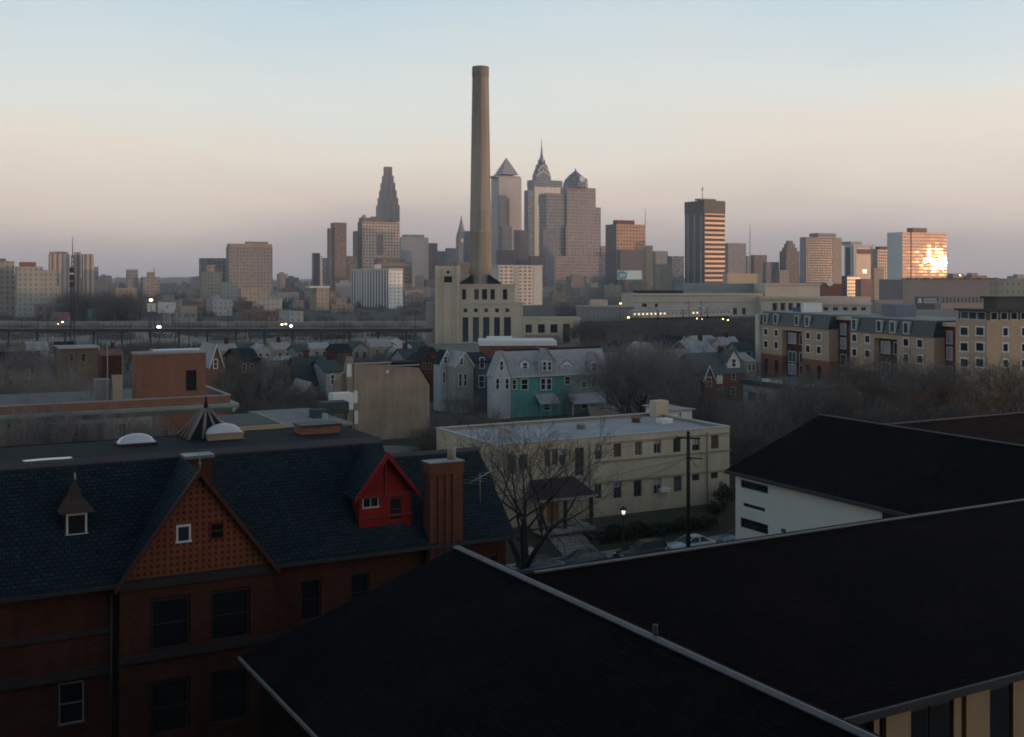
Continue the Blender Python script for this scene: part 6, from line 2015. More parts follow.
m = MB(); m.lathe(cxx, cyy, [(a * .38, h), (a * .37, zq_(183.5)), (a * .30, zq_(179)), (a * .18, zq_(175)), (a * .08, zq_(172.3)), (1.2, zq_(170.5)), (.8, zq_(168.5)), (0, zq_(168))], 8, a0=math.pi / 8, smooth=False); m.build('crown', GL, t)
m = MB(); m.tube((cxx + .5, cyy - a * .36, zq_(180)), (cxx + .5, cyy - a * .33, zq_(180)), 5.2, 5.2, 18); m.build('crown_lens', plain('pale_lens', (.62, .62, .60), .4, 0), t)
xx = f.xat(585, b / 2); m = MB()
for i in range(12):
    a0_, a1_ = math.pi * 2 * i / 12, math.pi * 2 * (i + 1) / 12
    zc_ = zq_(180.5)
    m.tube((xx + 4.2 * math.cos(a0_), cyy, zc_ + 4.2 * math.sin(a0_)), (xx + 4.2 * math.cos(a1_), cyy, zc_ + 4.2 * math.sin(a1_)), 1.1, 1.1, 6)
m.build('crown_ring', GL, t)
m = MB(); m.lathe(f.xat(584, b / 2 + 4), b / 2 + 4, [(7, h), (7, zq_(184.5)), (4, zq_(182.5)), (0, zq_(182))], 8); m.build('crown', GL, t)
# dark blocks in front, and the white apartment block
tower('dark navy block between the pyramid tower and the white apartments', 497, 498.5, 514, 250, 1700, G6); tower('navy glass block below the spired tower', 514, 516, 529, 230, 1850, G6); tower('low dark navy block right of the navy glass one', 529, 531, 545, 256, 1600, G6)
tower('slate grey slab in front of the spired tower', 541, 543, 556, 229, 1800, G8)
t, f, a, b, h = tower('white apartment block with brown balconies right of the smokestack', 490, 499, 542, 266.5, 1000, [winmat('white_balcony_grid', (.62, .58, .52), (.17, .115, .10), 4.9, 3.3, .62, .52, .4), M['offwhite']], name='apartment_tower')
cap(t, f, 498, 543, 265, -.4, b, h, M['offwhite'], 'parapet'); cap(t, f, 533.5, 542.3, 266.8, -.25, -.02, 0, M['offwhite'], 'blank_wall'); cap(t, f, 513.5, 519, 266.8, -.25, -.02, 0, plain('grey_core', (.40, .39, .38), .8, .15), 'core_strip')
# -- right of centre
t, f, a, b, h = tower('grid tower tinted sunset copper with a navy side, behind the pale blue billboard', 605.5, 616.5, 645.5, 224, 1640, [winmat('sunset_tint_grid', (.58, .33, .19), (.15, .075, .055), 5.6, 5.2, .62, .42, .2), G6])  # sunset light on the front put into its copper colour
cap(t, f, 617, 634.5, 220, 3, 14, h, M['brick_red']); spike(t, f, 645.3, 208, 6, h, .5, .2)
cap(t, f, 620.5, 645, 249.3, -9, -.2, 0, plain('grey_brown_front', (.155, .13, .135), .85, .2, .03), 'front_block')
cap(t, f, 645.7, 652.8, 245.5, 1, 22, 0, plain('tan_blind_side', (.40, .29, .20), .9, .15, .03), 'tan_slab')
f2 = Fr.seen(616.8, 1440)
t = thing('billboard', 'pale blue billboard on a rooftop below the copper lit tower', 'billboard', f2)
w = f2.xat(642); z0, z1 = f2.zat(279.6), f2.zat(270.2)
m = MB(); m.box(0, w, .02, 1, z0, z1); m.build('board', M['dark_metal'], t)
m = MB(); m.box(.3, w - .3, -.1, 0, z0 + .3, z1 - .3); m.build('poster', plain('pale_blue_poster', (.50, .70, .76), .6, .1, .05), t)
m = MB()
cv = [(w * .2 + w * .16 * math.cos(q), z0 + (z1 - z0) * (.5 + .32 * math.sin(q))) for q in [math.pi * (.15 + 1.7 * i / 14) for i in range(15)]]
for (xa, za_), (xb_, zb2) in zip(cv, cv[1:]): m.tube((xa, -.15, za_), (xb_, -.15, zb2), .8, .8, 6)
m.tube((w * .33, -.15, z0 + 1.5), (w * .42, -.15, z1 - 1.5), .8, .8, 6)
m.build('curved_mark', plain('blue_mark', (.10, .26, .36), .6, 0), t)
m = MB(); m.box(1, w - 1, .2, 9, 0, z0 - .01); m.build('supporting_block', G6, t)
RB = winmat('sunset_tint_ribbons', (.115, .075, .07), (.50, .335, .225), 60, 6.3, 2, .45, .42, .8, .35, .3, .35)  # sunset reflection put into the copper pane colour
t, f, a, b, h = tower('dark tower with sunset tinted ribbon windows and a black top band', 684.8, 704.3, 725, 200.5, 1450, [RB, winmat('black_piers', (.018, .024, .036), (.14, .17, .20), 14.0, 60, .3, 2, .2, .4)])
BK = plain('black_top_band', (.035, .036, .045), .5, .15, .03)
m = MB(); m.box(-.35, a + .35, -.35, b + .35, h - 17, h + .3); m.build('top_band', BK, t)
m = MB(); m.box(-.5, .7, -.5, .7, 0, h - 17.01); m.build('corner_pier', BK, t)
cap(t, f, 699, 716, 198.5, 3, 12, h + .3, BK)
spike(t, f, 702.5, 187, 9, h, .7, .3, 'mast', M['offwhite']); xx = f.xat(702, 9); m = MB(); m.tube((xx - 1, 8, f.zat(188.5, xx, 9)), (xx + .6, 7, f.zat(189.5, xx, 9)), 2.6, .6, 10); m.build('dish', M['offwhite'], t)
for l_, xl, xc, xr, py, Y, mt in (('hazy grey block left of the copper ribbon tower', 654, 655.5, 668, 251, 1900, G1), ('pale hazy slab just left of the ribbon tower', 668, 670, 684, 256, 1800, G5), ('small tan block below the hazy grey one', 657, 659, 672, 264, 1500, G2),
                                 ('hazy grey block right of the ribbon tower', 726, 728, 746, 243, 1900, G1), ('dim low block under the thin mast', 745, 747, 758, 256, 1950, G8), ('brown hazy block right of the thin mast', 752, 754, 767, 255, 1750, G3),
                                 ('low slate block left of the art deco tower', 764, 766, 779, 262, 1700, G8), ('brown block with a sunlit edge at the foot of the art deco tower', 778, 779.5, 789, 270, 1500, G4)):
    tower(l_, xl, xc, xr, py, Y, mt)
t, f, a, b, h = tower('pale yellow low block beside the foot of the ribbon tower', 726, 727.5, 762, 273.5, 1250, plain('pale_yellow_stone', (.50, .41, .27), .9, .15, .03), name='low_building', cat='building')
cap(t, f, 728, 737, 271, 3, 10, h, G2)
p = Fr.seen(750, 2000)
t = thing('lattice_antenna', 'thin hazy antenna mast between the ribbon tower and the art deco tower', 'antenna', p)
m = MB(); m.tube((0, 0, 0), (0, 0, p.zat(223)), 1.6, .35, 5); m.build('mast', M['metal'], t)
t, f, a, b, h = tower('stepped art deco brown tower', 779.5, 786, 799.5, 251, 1700, G3)
for l_, r_, py in ((783, 798, 247.5), (785.5, 796.5, 243.5), (787.5, 794.5, 240.5)):
    k = (r_ - l_) / 20; m = MB(); prism_body(m, a / 2 * (1 - k), a / 2 * (1 + k), b / 2 * (1 - k), b / 2 * (1 + k), h - 2, f.zat(py), 1); m.build('setback', [G3, ROOFM], t)
t, f, a, b, h = tower('broad brown grey slab with a pale left edge, right of the art deco tower', 799.8, 806, 841.5, 237, 1600, [winmat('mauve_brown_grid', (.095, .08, .085), (.05, .05, .057), 3.2, 3.6, .55, .5, .2), winmat('pale_blue_side', (.29, .32, .34), (.16, .18, .2), 3.2, 3.6, .4, .4)])
cap(t, f, 818, 836, 233, 6, 24, h, G1); cap(t, f, 833.5, 841.8, 237.5, -.4, -.05, 0, winmat('tan_strip', (.40, .31, .24), (.16, .13, .12), 3, 3.6, .5, .5), 'tan_strip')
t, f, a, b, h = tower('white framed tower with a dark red sign panel near the top', 844.5, 853.5, 873.5, 245, 1350, [winmat('tan_rib_face', (.42, .34, .28), (.20, .17, .155), 2.2, 60, .45, 2, .3, .8, 0, .2, .0), G6])
WFR = plain('white_tower_frame', (.58, .58, .58), .8, .1, .03)
for pa, pb in ((853.6, 855.8), (872, 874)):
    cap(t, f, pa, pb, 244, -.8, -.05, 0, WFR, 'white_pier')
m = MB(); m.box(-.5, a + .5, -.75, b, h - 2.5, h + .2); m.build('white_head', WFR, t)
m = MB(); m.box(-.6, -.05, b * .08, b * .30, 0, h - 2.6); m.build('white_pier', WFR, t)
m = MB(); m.box(-.6, -.05, b * .86, b, 0, h - 2.6); m.build('white_pier', WFR, t)
cap(t, f, 851, 862, 241.5, 4, 20, h + .2, G7); m = MB(); m.box(a * .18, a * .88, -.5, -.06, f.zat(253.8), f.zat(249)); m.build('sign_panel', plain('dull_red_panel', (.26, .115, .10), .8, .3, .3), t)
m = MB(); m.box(a * .46, a * .62, -.5, -.06, f.zat(272.6), f.zat(270)); m.build('glinting_window', plain('mirror_pane', (.8, .62, .45), .25, 0, metal=1.0), t)
tower('dark low block under the white framed tower', 845, 847, 860, 276, 1200, G6); tower('plum coloured low block right of the dark one', 859, 861, 873, 279, 1180, winmat('plum_brick', (.26, .14, .125), (.10, .07, .07), 3, 3.4, .45, .45))
t, f, a, b, h = tower('slim tan tower with a rusty lit side and dark cap', 874.5, 877.5, 892, 249, 1250, [winmat('rusty_lit_face', (.46, .31, .22), (.18, .13, .115), 3.2, 3.4, .5, .45, .3), G2])  # warm sunlight on the front put into its rusty colour
cap(t, f, 880.5, 888.5, 246.5, 4, 12, h, M['dark_metal']); cap(t, f, 874, 884, 268, -4, -.1, 0, G2, 'front_slab'); cap(t, f, 888.5, 893.5, 257.5, 2, 14, 0, G6, 'dark_edge')
# the tower that throws back the sun
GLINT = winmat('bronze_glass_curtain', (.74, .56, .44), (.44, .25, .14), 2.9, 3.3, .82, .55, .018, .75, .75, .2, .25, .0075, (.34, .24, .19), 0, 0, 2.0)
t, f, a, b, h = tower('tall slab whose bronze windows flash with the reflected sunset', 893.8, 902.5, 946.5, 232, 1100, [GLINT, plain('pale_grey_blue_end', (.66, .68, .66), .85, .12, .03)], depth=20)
cap(t, f, 895, 902, 232.5, 10, 19, h - .5, M['offwhite'], 'stair_head'); cap(t, f, 913, 927, 227.8, 5, 13, h, plain('bronze_penthouse', (.24, .16, .12), .7, .2))
m = MB()
for px in (911,):
    x = f.xat(px); m.box(x - .35, x + .35, -.4, -.02, 0, h)
m.build('dark_joint', M['brick'], t)
# long serrated hall in front of it, and its blue sign
f = Fr.seen(903, 800, 6)
t = thing('grey_hall', 'long grey hall with a serrated roof edge below the flashing tower', 'hall', f)
w = f.xat(999); zt = f.zat(279.5)
HALL = plain('mauve_grey_concrete', (.24, .215, .205), .9, .2, .05)
m = MB(); m.box(0, w, 0, 40, 0, zt); m.build('wall', HALL, t)
for i in range(22):
    xa = w * i / 22; m = MB(); m.box(xa + .4, xa + w / 22 - .4, -.5, 3, zt, zt + 1.1 + .3 * (i % 2)); m.build('roof_tooth', M['brick_orange'] if i % 3 else HALL, t)
for i in range(14):
    xa = w * .42 + w * .55 * i / 14; m = MB(); m.box(xa, xa + 1.1, -.8, -.02, f.zat(304), f.zat(297)); m.build('buttress', HALL, t)
f3 = Fr.seen(915.3, 760, 6)
t = thing('blue_sign', 'dark blue rooftop sign with a pale emblem and two pale lines of lettering', 'sign', f3)
w = f3.xat(938.8); z0, z1 = f3.zat(305), f3.zat(296.8)
m = MB(); m.box(0, w, 0, .6, z0, z1); m.build('sign_board', plain('navy_sign', (.022, .045, .115), .6, .1, .1), t)
m = MB()
ex_, ez = w * .19, (z0 + z1) / 2 + .15
m.prism([(ex_ - 1.5, -.02, ez - 1.7), (ex_ - .55, -.02, ez - 1.7), (ex_ - .25, -.02, ez - .6), (ex_ + .25, -.02, ez - .6), (ex_ + .55, -.02, ez - 1.7), (ex_ + 1.5, -.02, ez - 1.7), (ex_ + .9, -.02, ez + 1.7), (ex_ - .9, -.02, ez + 1.7)], (0, -.12, 0))
SIGNW = plain('pale_sign_lettering', (.48, .52, .55), .6, 0)
m.build('emblem', SIGNW, t)
rr = random.Random(3)
for row, zc_ in enumerate((ez + .95, ez - .95)):
    m = MB(); xx = w * .36
    while xx < w * .90:
        lw_ = rr.uniform(.5, .95); hgt = rr.uniform(.62, .8)
        m.box(xx, xx + lw_ * .35, -.14, -.02, zc_ - hgt, zc_ + hgt); m.box(xx + lw_ * .35, xx + lw_, -.14, -.02, zc_ + hgt - .45, zc_ + hgt); m.box(xx + lw_ * .35, xx + lw_, -.14, -.02, zc_ - hgt, zc_ - hgt + .45)
        xx += lw_ + .22
    m.build('lettering', SIGNW, t)
m = MB(); m.box(1, w - 1, .1, .4, 0, z0 - .01); m.build('sign_frame', M['dark_metal'], t)
tower('low brick block carrying dark tanks right of the blue sign', 939, 941, 1000, 303, 700, plain('rosy_block', (.33, .26, .22), .9, .2, .05), 6, name='low_building', cat='building', group=None)
t, f, a, b, h = tower('tan stone block at the right edge above the near apartments', 996, 999, 1040, 281, 560, winmat('tan_blocks', (.40, .35, .26), (.26, .22, .17), 3.2, 4, .4, .4, .6, .9), 10, name='low_building', cat='building', group=None)
cap(t, f, 1002, 1030, 278.5, 2, 8, h, G2)
tower('mauve low block left of the grey hall', 873, 875, 903, 300, 720, plain('mauve_low_block', (.30, .26, .24), .9, .2, .05), 6, name='low_building', cat='building', group=None)
t, f, a, b, h = tower('pale grey office block right behind the tan apartments link', 908, 911, 958, 310, 420, plain('pale_grey_office', (.30, .29, .29), .85, .2, .05), 10, name='low_building', cat='building', group=None)
t, f, a, b, h = tower('low red roofed block by the station centre', 820, 822, 842, 284, 900, M['brick_red'], 6, name='low_building', cat='building', group=None)
m = MB(); xx = f.xat(829.5); m.tube((xx, -1, f.zat(283)), (xx, -.3, f.zat(283)), 2.6, 2.6, 18); m.build('round_panel', plain('pale_round_panel', (.7, .66, .58), .6, 0), t)
# small glint on the skyline right of the tower
t, f, a, b, h = tower('small hazy block with a glinting pane, right of the flashing tower', 951, 953, 964, 273.5, 1300, G8)
m = MB(); m.box(a * .55, a * .66, -.5, -.05, h - 2.6, h - 1.4); m.build('glinting_window', plain('mirror_pane', (.8, .62, .45), .25, 0, metal=1.0), t)

# ------------------------------------------------------------------ filler: low city blocks between the yard and downtown
FILL = [('low brown flat roofed block in the hazy flat beyond the rail yard', winmat('fill_brown', (.18, .145, .125), (.09, .085, .08), 3.4, 3.4, .45, .45)),
        ('low grey flat roofed block in the hazy flat beyond the rail yard', winmat('fill_grey', (.23, .22, .22), (.11, .11, .115), 3.6, 3.4, .45, .45)),
        ('low tan flat roofed block in the hazy flat beyond the rail yard', winmat('fill_tan', (.31, .265, .21), (.15, .135, .12), 3.4, 3.4, .45, .45)),
        ('low red brick block in the hazy flat beyond the rail yard', winmat('fill_red', (.21, .11, .085), (.09, .065, .06), 3.2, 3.2, .45, .45)),
        ('low off white block in the hazy flat beyond the rail yard', winmat('fill_white', (.42, .405, .385), (.22, .21, .205), 3.4, 3.4, .4, .4))]
fr = random.Random(21)
n_fill = 0
for band, (Y0, Y1, hmin, hmax) in enumerate(((560, 690, 4.5, 8), (720, 900, 6, 12), (950, 1200, 8, 16), (1250, 1600, 9, 20), (1650, 2200, 10, 30), (2300, 3400, 12, 42))):
    px = -12.0
    while px < 1040:
        Y = fr.uniform(Y0, Y1)
        wpx = fr.uniform(11, 26) * (900 / Y) ** .5
        if 425 < px < 620 and band < 2 or (560 < px < 1040 and band < 3) or (338 < px < 432 and band < 3):
            px += wpx; continue
        if fr.random() < (.62 if band < 4 else .8):
            k = fr.choice([0, 1, 1, 2, 2, 3, 4, 4]) if band < 4 else fr.choice([0, 1, 1, 2])
            f = Fr.seen(px, Y, fr.choice([28, 10, 28]))
            w, d, hh = f.xat(px + wpx), fr.uniform(12, 30), fr.uniform(hmin, hmax)
            lab, mt = FILL[k]
            m = MB(); prism_body(m, 0, w, 0, d, 0, hh, 1)
            if fr.random() < .6: prism_body(m, w * .2, w * fr.uniform(.4, .7), d * .3, d * .7, hh + .01, hh + fr.uniform(2, 4), 1)
            o = m.build('city_block', [mt, ROOFM]); o.matrix_world = f.M
            tag(o, lab, 'building', 'low blocks of the hazy flat city')
            n_fill += 1
        px += wpx * fr.uniform(.9, 1.5)

# wooded rises at the horizon
hm = MB()
for Y, hh, x0, x1, sd_ in ((6200, 26, -4300, 4300, 1), (8200, 40, -4700, 4700, 2)):
    n = 120
    pts = []
    for i in range(n + 1):
        x = x0 + (x1 - x0) * i / n
        z = hh * (.55 + .25 * math.sin(i * .21 + sd_) + .2 * math.sin(i * .53 + 2 * sd_) + .08 * math.sin(i * 1.9))
        pts.append((x, z))
    for (xa, za_), (xb_, zb2) in zip(pts, pts[1:]):
        hm.face([(xa, Y - 260, 0), (xb_, Y - 260, 0), (xb_, Y, zb2), (xa, Y, za_)], True)
        hm.face([(xa, Y, za_), (xb_, Y, zb2), (xb_, Y + 300, 0), (xa, Y + 300, 0)], True)
tag(hm.build('hills', plain('far_wooded_hills', (.05, .048, .042), .95, .3, .01)), kind='structure')
# ------------------------------------------------------------------ bare winter trees
def grow(seed, h, spread=.5, multi=1, trunk=.28, dens=(5, 6, 7, 7), r0=.022, twig=.011, up=.25, lean=0.0):
    """a leafless tree of height h: trunk and limbs in one mesh, branches and twigs in another."""
    rg = random.Random(seed)
    T, C = MB(), MB()

    def rot(d, ang, az):
        a = d.cross(V(0, 0, 1) if abs(d.z) < .95 else V(1, 0, 0)).normalized()
        b = d.cross(a)
        return (d * math.cos(ang) + (a * math.cos(az) + b * math.sin(az)) * math.sin(ang)).normalized()

    def limb(p, d, L, r, lev):
        n = (4, 4, 3, 2, 1)[lev]
        mb = T if lev < 2 else C
        pts, rad = [p], [r]
        q, dd = p.copy(), d.copy()
        for i in range(n):
            dd = (dd + V(rg.gauss(0, .13), rg.gauss(0, .13), rg.gauss(0, .09) + up * (.4 if lev else .1))).normalized()
            q = q + dd * (L / n)
            pts.append(q.copy()); rad.append(r * (1 - .62 * (i + 1) / n))
        sides = (8, 6, 4, 3, 3)[lev]
        for i in range(n):
            mb.tube(pts[i], pts[i + 1], rad[i], rad[i + 1], sides, False, lev < 2)
        if lev >= 4: return
        k = dens[lev]
        for j in range(k):
            f = (.35 + .65 * (j + rg.random()) / k) if lev else (.55 + .45 * (j + rg.random()) / k)
            s = f * n; i = min(int(s), n - 1)
            bp = pts[i].lerp(pts[i + 1], s - i)
            bd = (pts[i + 1] - pts[i]).normalized()
            ang = rg.uniform(.35, .85) * (spread / .5) if lev < 2 else rg.uniform(.4, 1.0)
            nd_ = rot(bd, ang, rg.uniform(0, 6.283) + j * 2.4)
            nl = L * rg.uniform(.5, .8) * (1.15 - .45 * f) if lev else h * rg.uniform(.38, .58) * (1.12 - .3 * f)
            nr = max(twig, rad[i] * rg.uniform(.45, .62))
            limb(bp, nd_, nl, nr if lev < 3 else twig, lev + 1)

    for k in range(multi):
        d = V(rg.gauss(0, .1), rg.gauss(0, .1), 1).normalized() if multi == 1 else rot(V(0, 0, 1), rg.uniform(.22, .5), k * 6.283 / multi + rg.random())
        d = (d + V(lean, 0, 0)).normalized()
        limb(V(0, 0, -.15), d, h * trunk * (1 if multi == 1 else 1.35), h * r0 * (1 if multi == 1 else .75), 0)
    return T, C


def fix_h(T, C, h):
    z = sorted(p.z for p in C.v)[int(len(C.v) * .995)]
    k = h / z
    for mb in (T, C):
        mb.v = [p * k for p in mb.v]


PROTO = {}
for nm, seed, h, kw, tm, bm in (('vase', 3, 12, dict(spread=.40), 'twig', 'bark'), ('round', 8, 12, dict(spread=.62, trunk=.24), 'twig', 'bark'), ('tall', 14, 14, dict(spread=.36, trunk=.33), 'twig_grey', 'bark'),
                                ('pale', 52, 13, dict(spread=.30, trunk=.25, dens=(6, 6, 7, 6), up=.45), 'twig_pale', 'twig_grey'), ('fan', 23, 14, dict(spread=.45, multi=2, trunk=.22), 'twig_grey', 'bark'), ('low', 31, 8, dict(spread=.6, multi=3, trunk=.15), 'twig_dark', 'bark_dark'),
                                ('rust', 40, 9, dict(spread=.58, multi=2, trunk=.2), 'twig_rust', 'bark_dark')):
    T, C = grow(seed, h, **kw)
    fix_h(T, C, h)
    if nm == 'rust':                            # a few dead leaves still hang on
        rl = random.Random(2)
        for p in rl.sample(C.v, 500):
            a = V(rl.gauss(0, 1), rl.gauss(0, 1), rl.gauss(0, 1)).normalized() * .07
            b = a.cross(V(0, 0, 1)); b = b.normalized() * .05 if b.length > 1e-4 else V(.05, 0, 0)
            C.mi = 1
            C.face([p - a, p + b, p + a, p - b])
    PROTO[nm] = (T.mesh('trunk', M[bm]), C.mesh('crown', [M[tm], M['leaf_rust']]), h)


def tree(px, Y, h, kind, label, group=None, base=0.0, fat=1.0, rz=None):
    T, C, h0 = PROTO[kind]
    o = thing('bare_tree', label, 'tree', loc=((px - CX) / F * Y, Y, base), rz=RND.uniform(0, 360) if rz is None else rz, group=group)
    link('trunk', T, o); link('crown', C, o)
    k = h / h0
    o.scale = (k * fat, k * fat, k)
    return o


# the big dark tree in front of the cream building: its own, finer growth
T, C = grow(17, 14, spread=.62, multi=4, trunk=.36, dens=(5, 5, 6, 5), r0=.029, twig=.014, up=.12)
fix_h(T, C, 13.2)
Yt = 92.0
o = thing('bare_tree', 'big dark leafless tree with several stems in front of the cream building porch', 'tree', loc=((522 - CX) / F * Yt, Yt, .3), rz=40)
T.build('trunk', M['bark_dark'], o); C.build('crown', M['twig_dark'], o)

SP = 'scattered bare trees'
G_ = 'bare trees behind the terrace and cream building'
for px, Y, h, k, fat in ((633, 182, 15, 'fan', 1.15), (642, 186, 15.6, 'tall', 1.25), (664, 190, 13.5, 'vase', 1.15), (630, 176, 11, 'round', 1.2), (654, 172, 10.5, 'vase', 1.2), (637, 192, 15.2, 'fan', 1.1), (645, 178, 12, 'round', 1.1), (641, 184, 15.9, 'fan', 1.15), (651, 190, 16.2, 'fan', 1.25), (660, 180, 14.0, 'tall', 1.3), (640, 180, 15.4, 'tall', 1.3), (666, 186, 12.5, 'fan', 1.2), (626, 187, 14.8, 'tall', 1.2)):
    tree(px, Y, h, k, 'grey brown bare tree in the clump between the teal terrace and the brick villa', 'clump of big bare trees right of the terrace', fat=fat * .74)
for px, Y, h, k in ((733, 124, 9.5, 'vase'), (748, 132, 11, 'round'), (765, 137, 11.5, 'vase'), (783, 142, 12, 'round'), (801, 148, 12, 'vase'), (817, 150, 11.5, 'round'), (757, 122, 8, 'low'), (775, 126, 9, 'low'), (742, 150, 9, 'round'), (790, 155, 10, 'rust'), (722, 150, 8, 'low'), (705, 158, 8, 'low'), (690, 165, 9, 'vase'), (714, 170, 9.5, 'round'), (676, 172, 8.5, 'low')):
    tree(px, Y, h, k, 'bare tree in the dark grove between the cream building and the white block', 'dark grove behind the white block')
for px, Y, h, k in ((818, 172, 11.9, 'round'), (838, 166, 13.0, 'vase'), (852, 160, 11.3, 'rust'), (866, 172, 14.1, 'round'), (884, 165, 14.1, 'vase'), (900, 158, 12.4, 'round'), (918, 168, 14.1, 'vase'), (936, 160, 13.0, 'round'), (952, 152, 11.9, 'rust'), (966, 166, 13.6, 'vase'), (984, 156, 13.0, 'round'), (1002, 160, 13.6, 'vase'), (1018, 150, 12.4, 'rust'), (1032, 160, 13.6, 'round'), (828, 145, 10.2, 'low'), (860, 140, 9.6, 'low'), (890, 138, 9.6, 'rust'), (922, 140, 9.6, 'low'), (948, 136, 9.0, 'low'), (975, 138, 9.6, 'rust'), (1005, 136, 9.6, 'low'), (842, 152, 10.2, 'rust'), (910, 150, 10.7, 'rust')):
    tree(px, Y, h, k, 'bare brown tree in the long belt in front of the tan apartments', 'belt of bare trees before the tan apartments', fat=1.25)
for px, Y, h, k in ((6, 112, 10.6, 'tall'), (15, 119, 12.5, 'pale'), (24, 113, 11.7, 'pale'), (33, 120, 10.9, 'pale'), (42, 114, 12.8, 'pale'), (51, 121, 11.9, 'tall'), (60, 115, 11.1, 'pale'), (69, 122, 13.0, 'pale'), (78, 116, 12.2, 'pale'), (87, 123, 11.4, 'pale'), (96, 117, 10.6, 'tall'), (105, 124, 11.3, 'pale'), (114, 118, 10.5, 'pale'), (123, 112, 9.7, 'pale'), (132, 119, 11.6, 'pale'), (141, 113, 10.8, 'tall'), (150, 120, 9.9, 'pale')):
    tree(px, Y, h, k, 'slender grey bare tree standing before the corniced building wall', 'slender bare trees before the corniced building')
for px, Y, h, k in ((4, 186, 15.0, 'pale'), (13, 150, 13.5, 'pale'), (24, 158, 13.5, 'fan'), (33, 152, 13.5, 'pale'), (44, 184, 14.0, 'pale'), (52, 148, 12.5, 'pale'), (62, 158, 12.0, 'fan'), (72, 150, 11.5, 'pale'), (84, 160, 10.5, 'pale'), (96, 155, 10.5, 'pale'), (112, 158, 9.5, 'pale'), (18, 190, 14.5, 'tall'), (36, 196, 14.5, 'pale'), (66, 190, 11.0, 'tall')):
    tree(px, Y, h, k, 'grey bare tree behind the corniced building roof on the far left', 'bare trees behind the corniced building')
for px, Y, h, k in ((232, 172, 10, 'vase'), (246, 180, 12.5, 'round'), (258, 176, 11, 'vase'), (268, 186, 13, 'round'), (240, 150, 7.5, 'round'), (262, 152, 8, 'low'), (285, 158, 8, 'low'), (306, 162, 7.5, 'low'), (328, 165, 7, 'vase'), (276, 168, 9.5, 'low'), (226, 160, 9, 'low'), (294, 170, 7, 'low')):
    tree(px, Y, h, k, 'dark bare tree in the back gardens between the brick penthouse and the tan wall', 'dark bare trees of the back gardens', fat=1.2)
for px, Y, h, k in ((436, 150, 5.5, 'vase'), (450, 158, 6, 'vase'), (466, 152, 6.5, 'round'), (482, 156, 6.5, 'round'), (496, 160, 6, 'vase'), (460, 182, 6, 'round'), (478, 186, 6, 'vase'), (489, 142, 5.5, 'low')):
    tree(px, Y, h, k, 'small bare tree in the gardens below the narrow white and yellow houses', 'small bare trees of the gardens', fat=1.2)
tree(566, 178, 7.6, 'vase', 'small bare tree against the teal fronts, near the middle porch')
tree(455, 121, 8.0, 'vase', 'bare tree by the far left corner of the cream building roof')
tree(476, 112, 8.4, 'round', 'bare tree behind the slate roof end, left of the big dark tree')
for px, Y, h, k in ((640, 330, 10, 'low'), (655, 320, 9, 'vase'), (672, 345, 10, 'low'), (716, 335, 10, 'low'), (730, 320, 11, 'low'), (745, 310, 11, 'low'), (752, 330, 12, 'low'), (738, 290, 10, 'low'), (725, 350, 11, 'round'), (600, 330, 8, 'vase'), (618, 340, 9, 'vase'), (585, 320, 7, 'round')):
    tree(px, Y, h, k, 'dark distant bare tree in the hollow between the railway and the tan apartments', 'bare trees in the railway hollow', fat=1.3)
for px, Y, h, k in ((128, 300, 7, 'low'), (215, 320, 8, 'vase'), (235, 310, 8, 'low'), (150, 280, 6, 'round'), (345, 310, 6, 'low'), (360, 320, 7, 'vase'), (12, 290, 8, 'vase'), (40, 300, 8, 'round'), (415, 300, 7, 'low')):
    tree(px, Y, h, k, 'distant bare tree growing below the viaduct', 'bare trees below the viaduct', fat=1.2)

tr_ = random.Random(44)
for _ in range(46):
    px = tr_.uniform(218, 432); Y = tr_.uniform(175, 300)
    if 330 < px < 432 and Y < 215: Y += 60
    tree(px, Y, tr_.uniform(6.0, 9.5), tr_.choice(('vase', 'round', 'vase', 'tall', 'pale')), 'small bare street tree among the back street houses below the viaduct', 'bare trees of the back streets', fat=1.15)
for _ in range(26):
    px = tr_.uniform(590, 755); Y = tr_.uniform(205, 300)
    tree(px, Y, tr_.uniform(6.0, 9.0), tr_.choice(('vase', 'round', 'rust', 'tall')), 'small bare tree among the houses of the hollow beside the brick villa', 'bare trees of the hollow', fat=1.15)
for _ in range(34):
    px = tr_.uniform(585, 756); Y = tr_.uniform(305, 425)
    tree(px, Y, tr_.uniform(7.5, 11.5), tr_.choice(('vase', 'low', 'round', 'low')), 'dark distant bare tree in the hollow between the railway and the tan apartments', 'bare trees in the railway hollow', fat=1.3)
# brushy ground cover and far woods: nobody could count these
def brush(mb, rg, cx, cy, n, r, h, w=.05):
    for _ in range(n):
        a = rg.uniform(0, 6.283); rr_ = r * rg.random() ** .5
        p = V(cx + rr_ * math.cos(a), cy + rr_ * math.sin(a), 0)
        q = p + V(rg.gauss(0, .25) * h, rg.gauss(0, .25) * h, h * rg.uniform(.5, 1.1))
        d = V(rg.gauss(0, 1), rg.gauss(0, 1), 0).normalized() * w
        mb.face([p - d, p + d, q])


